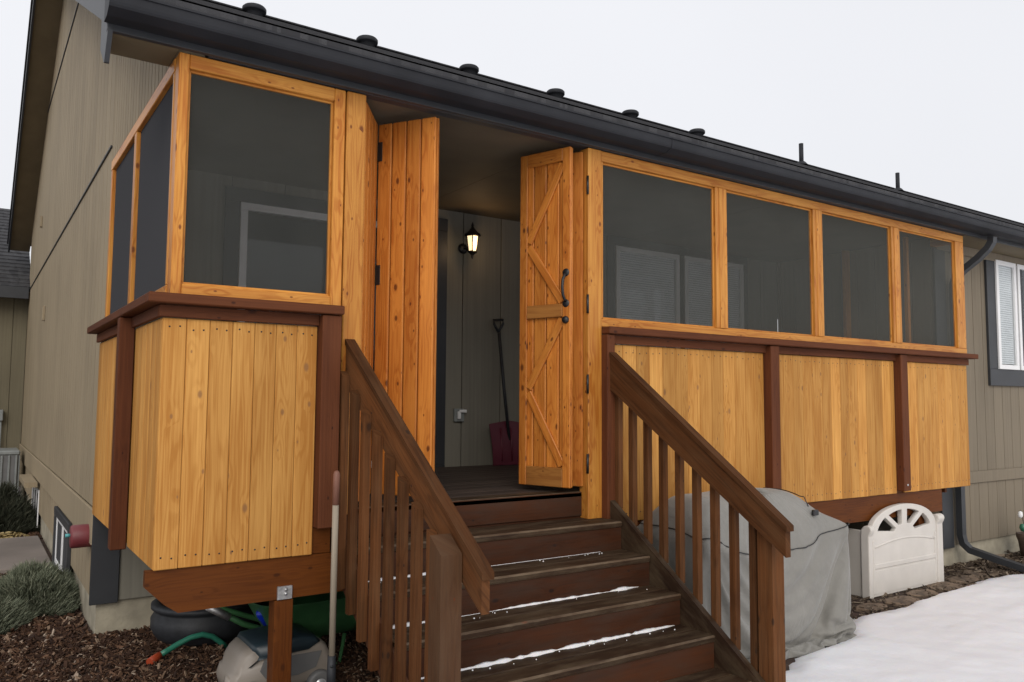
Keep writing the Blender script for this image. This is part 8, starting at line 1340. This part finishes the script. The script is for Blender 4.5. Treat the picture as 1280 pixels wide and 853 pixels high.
-2,5,-1,0,3,0,4,-2,0,4,-3,1,-1,3,-1,0,4,-1,4,0,0,2,-3,1,2,1,0,-1,4,-1,4,0,0,4,1,0,0,-2,1,-3,-3,1,4,0,0,2,3,-1,4,1,0,3,-2,0,-3,-2,1,5,-1,1,
4,0,0,-2,6,-2,4,0,0,2,-3,1,3,3,0,-1,-3,1,-3,-4,0,4,0,1,3,5,-1,5,1,0,-3,-6,2,3,2,0,5,2,-1,3,2,1,1,-5,1,2,4,0,2,5,-1,5,-7,1,-1,4,1,6,-1,0,
4,-1,-1,-4,8,0,3,-4,2,5,1,-1,-5,5,0,7,-4,1,-2,6,0,6,-3,-1,-6,7,0,8,-4,1,-3,5,1,4,1,0,-3,4,-2,5,1,1,-4,2,1,5,2,0,1,2,-2,-4,2,1,6,2,1,-7,2,0,
-38,4,0,1,3,0,0,-1,2,0,3,0,-1,-1,-1,0,4,-1,1,0,2,-1,2,0,1,0,-2,-1,3,1,1,3,1,-1,-3,-2,-1,3,0,0,2,1,0,3,0,0,-1,-1,0,-3,-1,-1,2,0,-1,4,1,-1,3,0,
0,-4,-1,0,-1,-1,-2,4,1,-1,4,0,2,-4,-1,-1,-2,-1,-3,4,1,-2,3,0,1,-3,0,1,-2,-1,-4,3,0,-2,0,0,-3,1,0,-1,-1,0,3,-2,-1,-1,1,0,-4,0,-1,-2,0,1,-2,2,0,-1,-1,0,
1,-1,-1,0,1,-1,-2,1,0,-2,0,0,-3,0,1,-1,0,0,1,0,-1,-1,0,-1,-2,1,1,-3,-1,0,-1,0,0,-2,-1,0,-2,1,0,-1,-1,0,0,-1,1,-3,0,-1,-2,-1,0,1,0,1,-1,0,0,-2,-1,0,
-4,-1,0,-3,0,0,4,0,1,-1,1,0,-3,-1,0,-3,-1,0,-4,-1,-1,-1,0,1,4,1,1,-2,0,0,-4,-3,0,-1,0,-1,-4,-2,0,2,0,1,1,2,1,-4,-2,0,-3,-1,-1,1,0,1,3,1,0,-2,-2,1,
-2,-2,-1,-3,-2,0,2,2,0,2,-1,1,-1,-2,0,-3,0,-1,-1,-4,1,2,1,0,2,3,2,-1,-2,-1,-3,-2,-1,1,-1,2,0,-2,-1,-1,-2,0,0,-1,0,1,2,1,0,-3,0,-1,-3,0,0,0,-1,1,-1,-1,
-1,-3,0,2,1,2,1,-4,0,-1,-2,0,-1,-3,0,1,5,-2,0,-3,0,0,-2,1,0,-3,1,0,3,-2,0,-3,0,1,-1,1,0,-3,0,2,2,0,1,-1,-1,1,-2,1,1,-3,0,-1,3,-1,0,1,-1,3,-4,1,
2,-3,0,-1,4,-1,1,0,-1,0,-3,1,3,-3,0,0,1,-1,-2,4,0,2,0,-1,2,-4,1,3,-3,0,0,2,-1,-3,3,0,2,0,-1,2,-2,1,2,-4,0,2,0,0,-2,3,-1,-1,2,-1,3,-3,1,3,-1,0,
1,2,0,-2,1,-1,1,0,0,4,-2,1,1,1,0,-2,2,-1,1,1,0,4,-2,0,1,0,1,-1,2,-1,0,1,0,4,1,0,1,1,0,-1,-2,1,3,-1,0,2,2,0,1,1,-1,2,1,0,1,-1,1,-2,-1,0,
1,0,0,2,2,1,2,2,-1,2,-1,1,1,2,0,2,1,-1,0,0,1,3,-2,0,1,2,-1,4,2,0,-1,-1,1,-3,-2,1,4,2,0,4,1,-1,2,1,1,-5,-4,0,2,3,0,3,2,0,-3,-4,1,2,2,1,
1,3,-1,4,2,0,-4,-1,0,1,-2,1,2,4,0,0,-2,0,0,2,1,1,1,-1,1,2,0,-1,-1,1,0,-3,1,2,3,0,2,3,-2,1,3,0,-1,-3,1,0,1,1,2,2,-1,-1,2,0,1,-1,1,0,3,0]
NA = 200; rows = len(COVER)//3//NA; V = []; st = [0, 0, 0]
for i in range(rows):
    for j in range(NA):
        d_ = COVER[(i*NA+j)*3:(i*NA+j)*3+3]
        if j == 0: st = [st[a]+d_[a] for a in range(3)]; cur = list(st)
        else: cur = [cur[a]+d_[a] for a in range(3)]
        V.append((2.6+cur[0]*.002, -1.0+cur[1]*.002, cur[2]*.002))
F = [[i*NA+j, i*NA+(j+1) % NA, (i+1)*NA+(j+1) % NA, (i+1)*NA+j] for i in range(rows-1) for j in range(NA)]+[[(rows-1)*NA+j for j in range(NA)]]
mb = MB(); mb.add(V, F, smooth=True); cov = mb.build('cover', M['fabric'], GR)
ss = cov.modifiers.new('smooth', 'SUBSURF'); ss.levels = 1; ss.render_levels = 1
def near(x, y, lo=0):
    return max(v[2] for v in V if abs(v[0]-x) < .03 and abs(v[1]-y) < .03)
def onring(row, js, off=.004):
    out = []
    for j in js:
        v = Vector(V[row*NA+j % NA]); c = Vector((3.55, -.33, v.z-.3)); out.append(v+(v-c).normalized()*off)
    return out
mb = MB()
mb.tube(onring(30, range(0, NA+1), .004), .0035, 6, caps=False)
mb.tube([(3.93, y, near(3.92, y)+.003) for y in [-.56+.46*i/14 for i in range(15)]], .0035, 6)
mb.build('piping', M['black'], GR)
mb = MB(); zc = near(3.92, -.56); mb.box(3.90, 3.955, -.625, -.600, zc-.05, zc-.012, bev=.006); mb.build('strap', M['black'], GR)

BN = thing('storage_bench', (6.0, .1, GZ), 'beige plastic storage bench with arched fan-cut back beside the covered grill', 'storage bench')
def holed(outer, holes, y, th, name, m_, par, bev=.006):
    cu_ = bpy.data.curves.new(name, 'CURVE'); cu_.dimensions = '2D'; cu_.fill_mode = 'BOTH'; cu_.extrude = th/2; cu_.bevel_depth = bev; cu_.bevel_resolution = 2; cu_.offset = -bev
    for pl in [outer]+holes:
        s_ = cu_.splines.new('POLY'); s_.points.add(len(pl)-1); s_.use_cyclic_u = True
        for q, p in zip(s_.points, pl): q.co = (p[0], p[1], 0, 1)
    t_ = bpy.data.objects.new('tmp', cu_); col.objects.link(t_); bpy.context.view_layer.update()
    me = bpy.data.meshes.new_from_object(t_.evaluated_get(bpy.context.evaluated_depsgraph_get())); col.objects.unlink(t_); bpy.data.objects.remove(t_)
    o_ = ROOT[par.name]; me.transform(Matrix.Translation((0, y, 0)) @ Matrix.Rotation(R(90), 4, 'X')); me.transform(Matrix.Translation(-o_)); me.materials.clear(); me.materials.append(m_); me.name = name
    ob = bpy.data.objects.new(name, me); col.objects.link(ob); ob.parent = par; ROOT[ob.name] = o_; return ob
X_0, X_1, zs_ = 5.475, 6.475, .585; xc = (X_0+X_1)/2; hw = (X_1-X_0)/2
arc = [(xc+hw*math.cos(math.pi*k_/28), zs_+.205*math.sin(math.pi*k_/28)) for k_ in range(29)]
outer = [(X_0, GZ+.01), (X_1, GZ+.01)]+arc
def sector(a0, a1, r0, r1):
    P = []
    for k_ in range(7):
        a = R(a0+(a1-a0)*k_/6); P.append((xc+r1*1.0*hw*math.cos(a), zs_-.045+r1*.20*math.sin(a)*1.03+.045*math.sin(a)*r1))
    for k_ in (1, 0):
        a = R(a0+(a1-a0)*(.5+(.0 if k_ else -.0)+(.32 if k_ else -.32))); P.append((xc+r0*hw*math.cos(a), zs_-.045+r0*.245*math.sin(a)))
    return P
holes = [sector(14, 46, .34, .84), sector(55, 84, .36, .82), sector(96, 125, .36, .82), sector(134, 166, .34, .84)]
holed(outer, holes, -.02, .035, 'backrest', M['resin'], BN)
mb = MB()
mb.tube([(X_0+.04+(X_1-X_0-.08)*k_/16, -.04, .46+.045*math.sin(math.pi*k_/16)) for k_ in range(17)], .010, 8)
mb.box(X_0+.03, X_1-.03, -.052, -.036, .285, .325, g='x', bev=.007); mb.box(X_0+.01, X_0+.035, -.05, -.036, GZ+.03, .52, bev=.006); mb.box(X_1-.035, X_1-.01, -.05, -.036, GZ+.03, .52, bev=.006)
mb.box(X_0+.03, X_1-.03, -.046, -.036, GZ+.03, .27, g='x', bev=.006)
mb.build('moulding', M['resin'], BN)
for x0_, x1_, zt in ((5.42, 5.478, .62), (6.472, 6.57, .64)):
    mb = MB(); n = 18; P = []
    prof_ = [(0, GZ), (0, zt-.06), (-.012, zt-.035), (-.022, zt-.01), (-.015, zt+.015), (.01, zt+.03), (.05, zt+.02), (.075, zt-.01), (.08, zt-.06), (.08, GZ)]
    mb.prism([(-.055+p[0], p[1]) for p in prof_], 'x', x0_, x1_); o_ = mb.build('arm_end', M['resin'], BN)
    bv_ = o_.modifiers.new('b', 'BEVEL'); bv_.width = .012; bv_.segments = 3
mb = MB(); mb.box(5.435, 5.465, .027, .56, GZ, .60, bev=.012); mb.box(6.52, 6.55, .027, .56, GZ, .60, bev=.012); mb.box(5.466, 6.519, .53, .56, GZ, .45, bev=.01); mb.box(5.466, 6.519, .02, .53, .40, .43, bev=.01)
mb.build('box', M['resin2'], BN)
PP = thing('potted_plant', (8.40, .02, GZ), 'brown pot with bare stems and a white and green ornament at the right edge', 'potted plant')
mb = MB(); mb.lathe([(0, 0), (.075, 0), (.10, .18), (.115, .22), (.118, .26), (.10, .26), (.09, .2), (0, .2)], (8.47, .06, GZ), n=28); mb.build('pot', M['terra'], PP)
mb = MB()
for k_ in range(5): mb.tube([(8.47, .06, GZ+.2), (8.47+random.uniform(-.06, .06), .06+random.uniform(-.05, .05), GZ+.45+.1*random.random())], .004, 6)
mb.tube([(8.42, .04, GZ+.2), (8.33, .04, GZ+.36), (8.26, .04, GZ+.52)], .004, 6); mb.build('stem', M['stem'], PP)
mb = MB(); mb.lathe([(0, -.035), (.02, -.02), (.024, 0), (.018, .03), (0, .04)], (8.255, .04, GZ+.47), axis=(.1, 0, 1), n=14); mb.build('white_bulb', M['white'], PP)
mb = MB(); mb.lathe([(0, -.05), (.025, -.035), (.034, 0), (.024, .03), (0, .04)], (8.30, .04, GZ+.34), axis=(-.3, 0, 1), n=14)
for k_ in range(14):
    a = random.uniform(0, 6.28); p = Vector((8.47, .06, GZ+.30)); q = p+Vector((math.cos(a)*.06, math.sin(a)*.06, random.uniform(.03, .09))); s_ = Vector((-math.sin(a), math.cos(a), 0))*.015
    mb.add([p, (p+q)/2+s_, q, (p+q)/2-s_], [[0, 1, 2, 3]])
mb.build('leaf', M['leaf_green'], PP)

scene.render.engine = 'CYCLES'
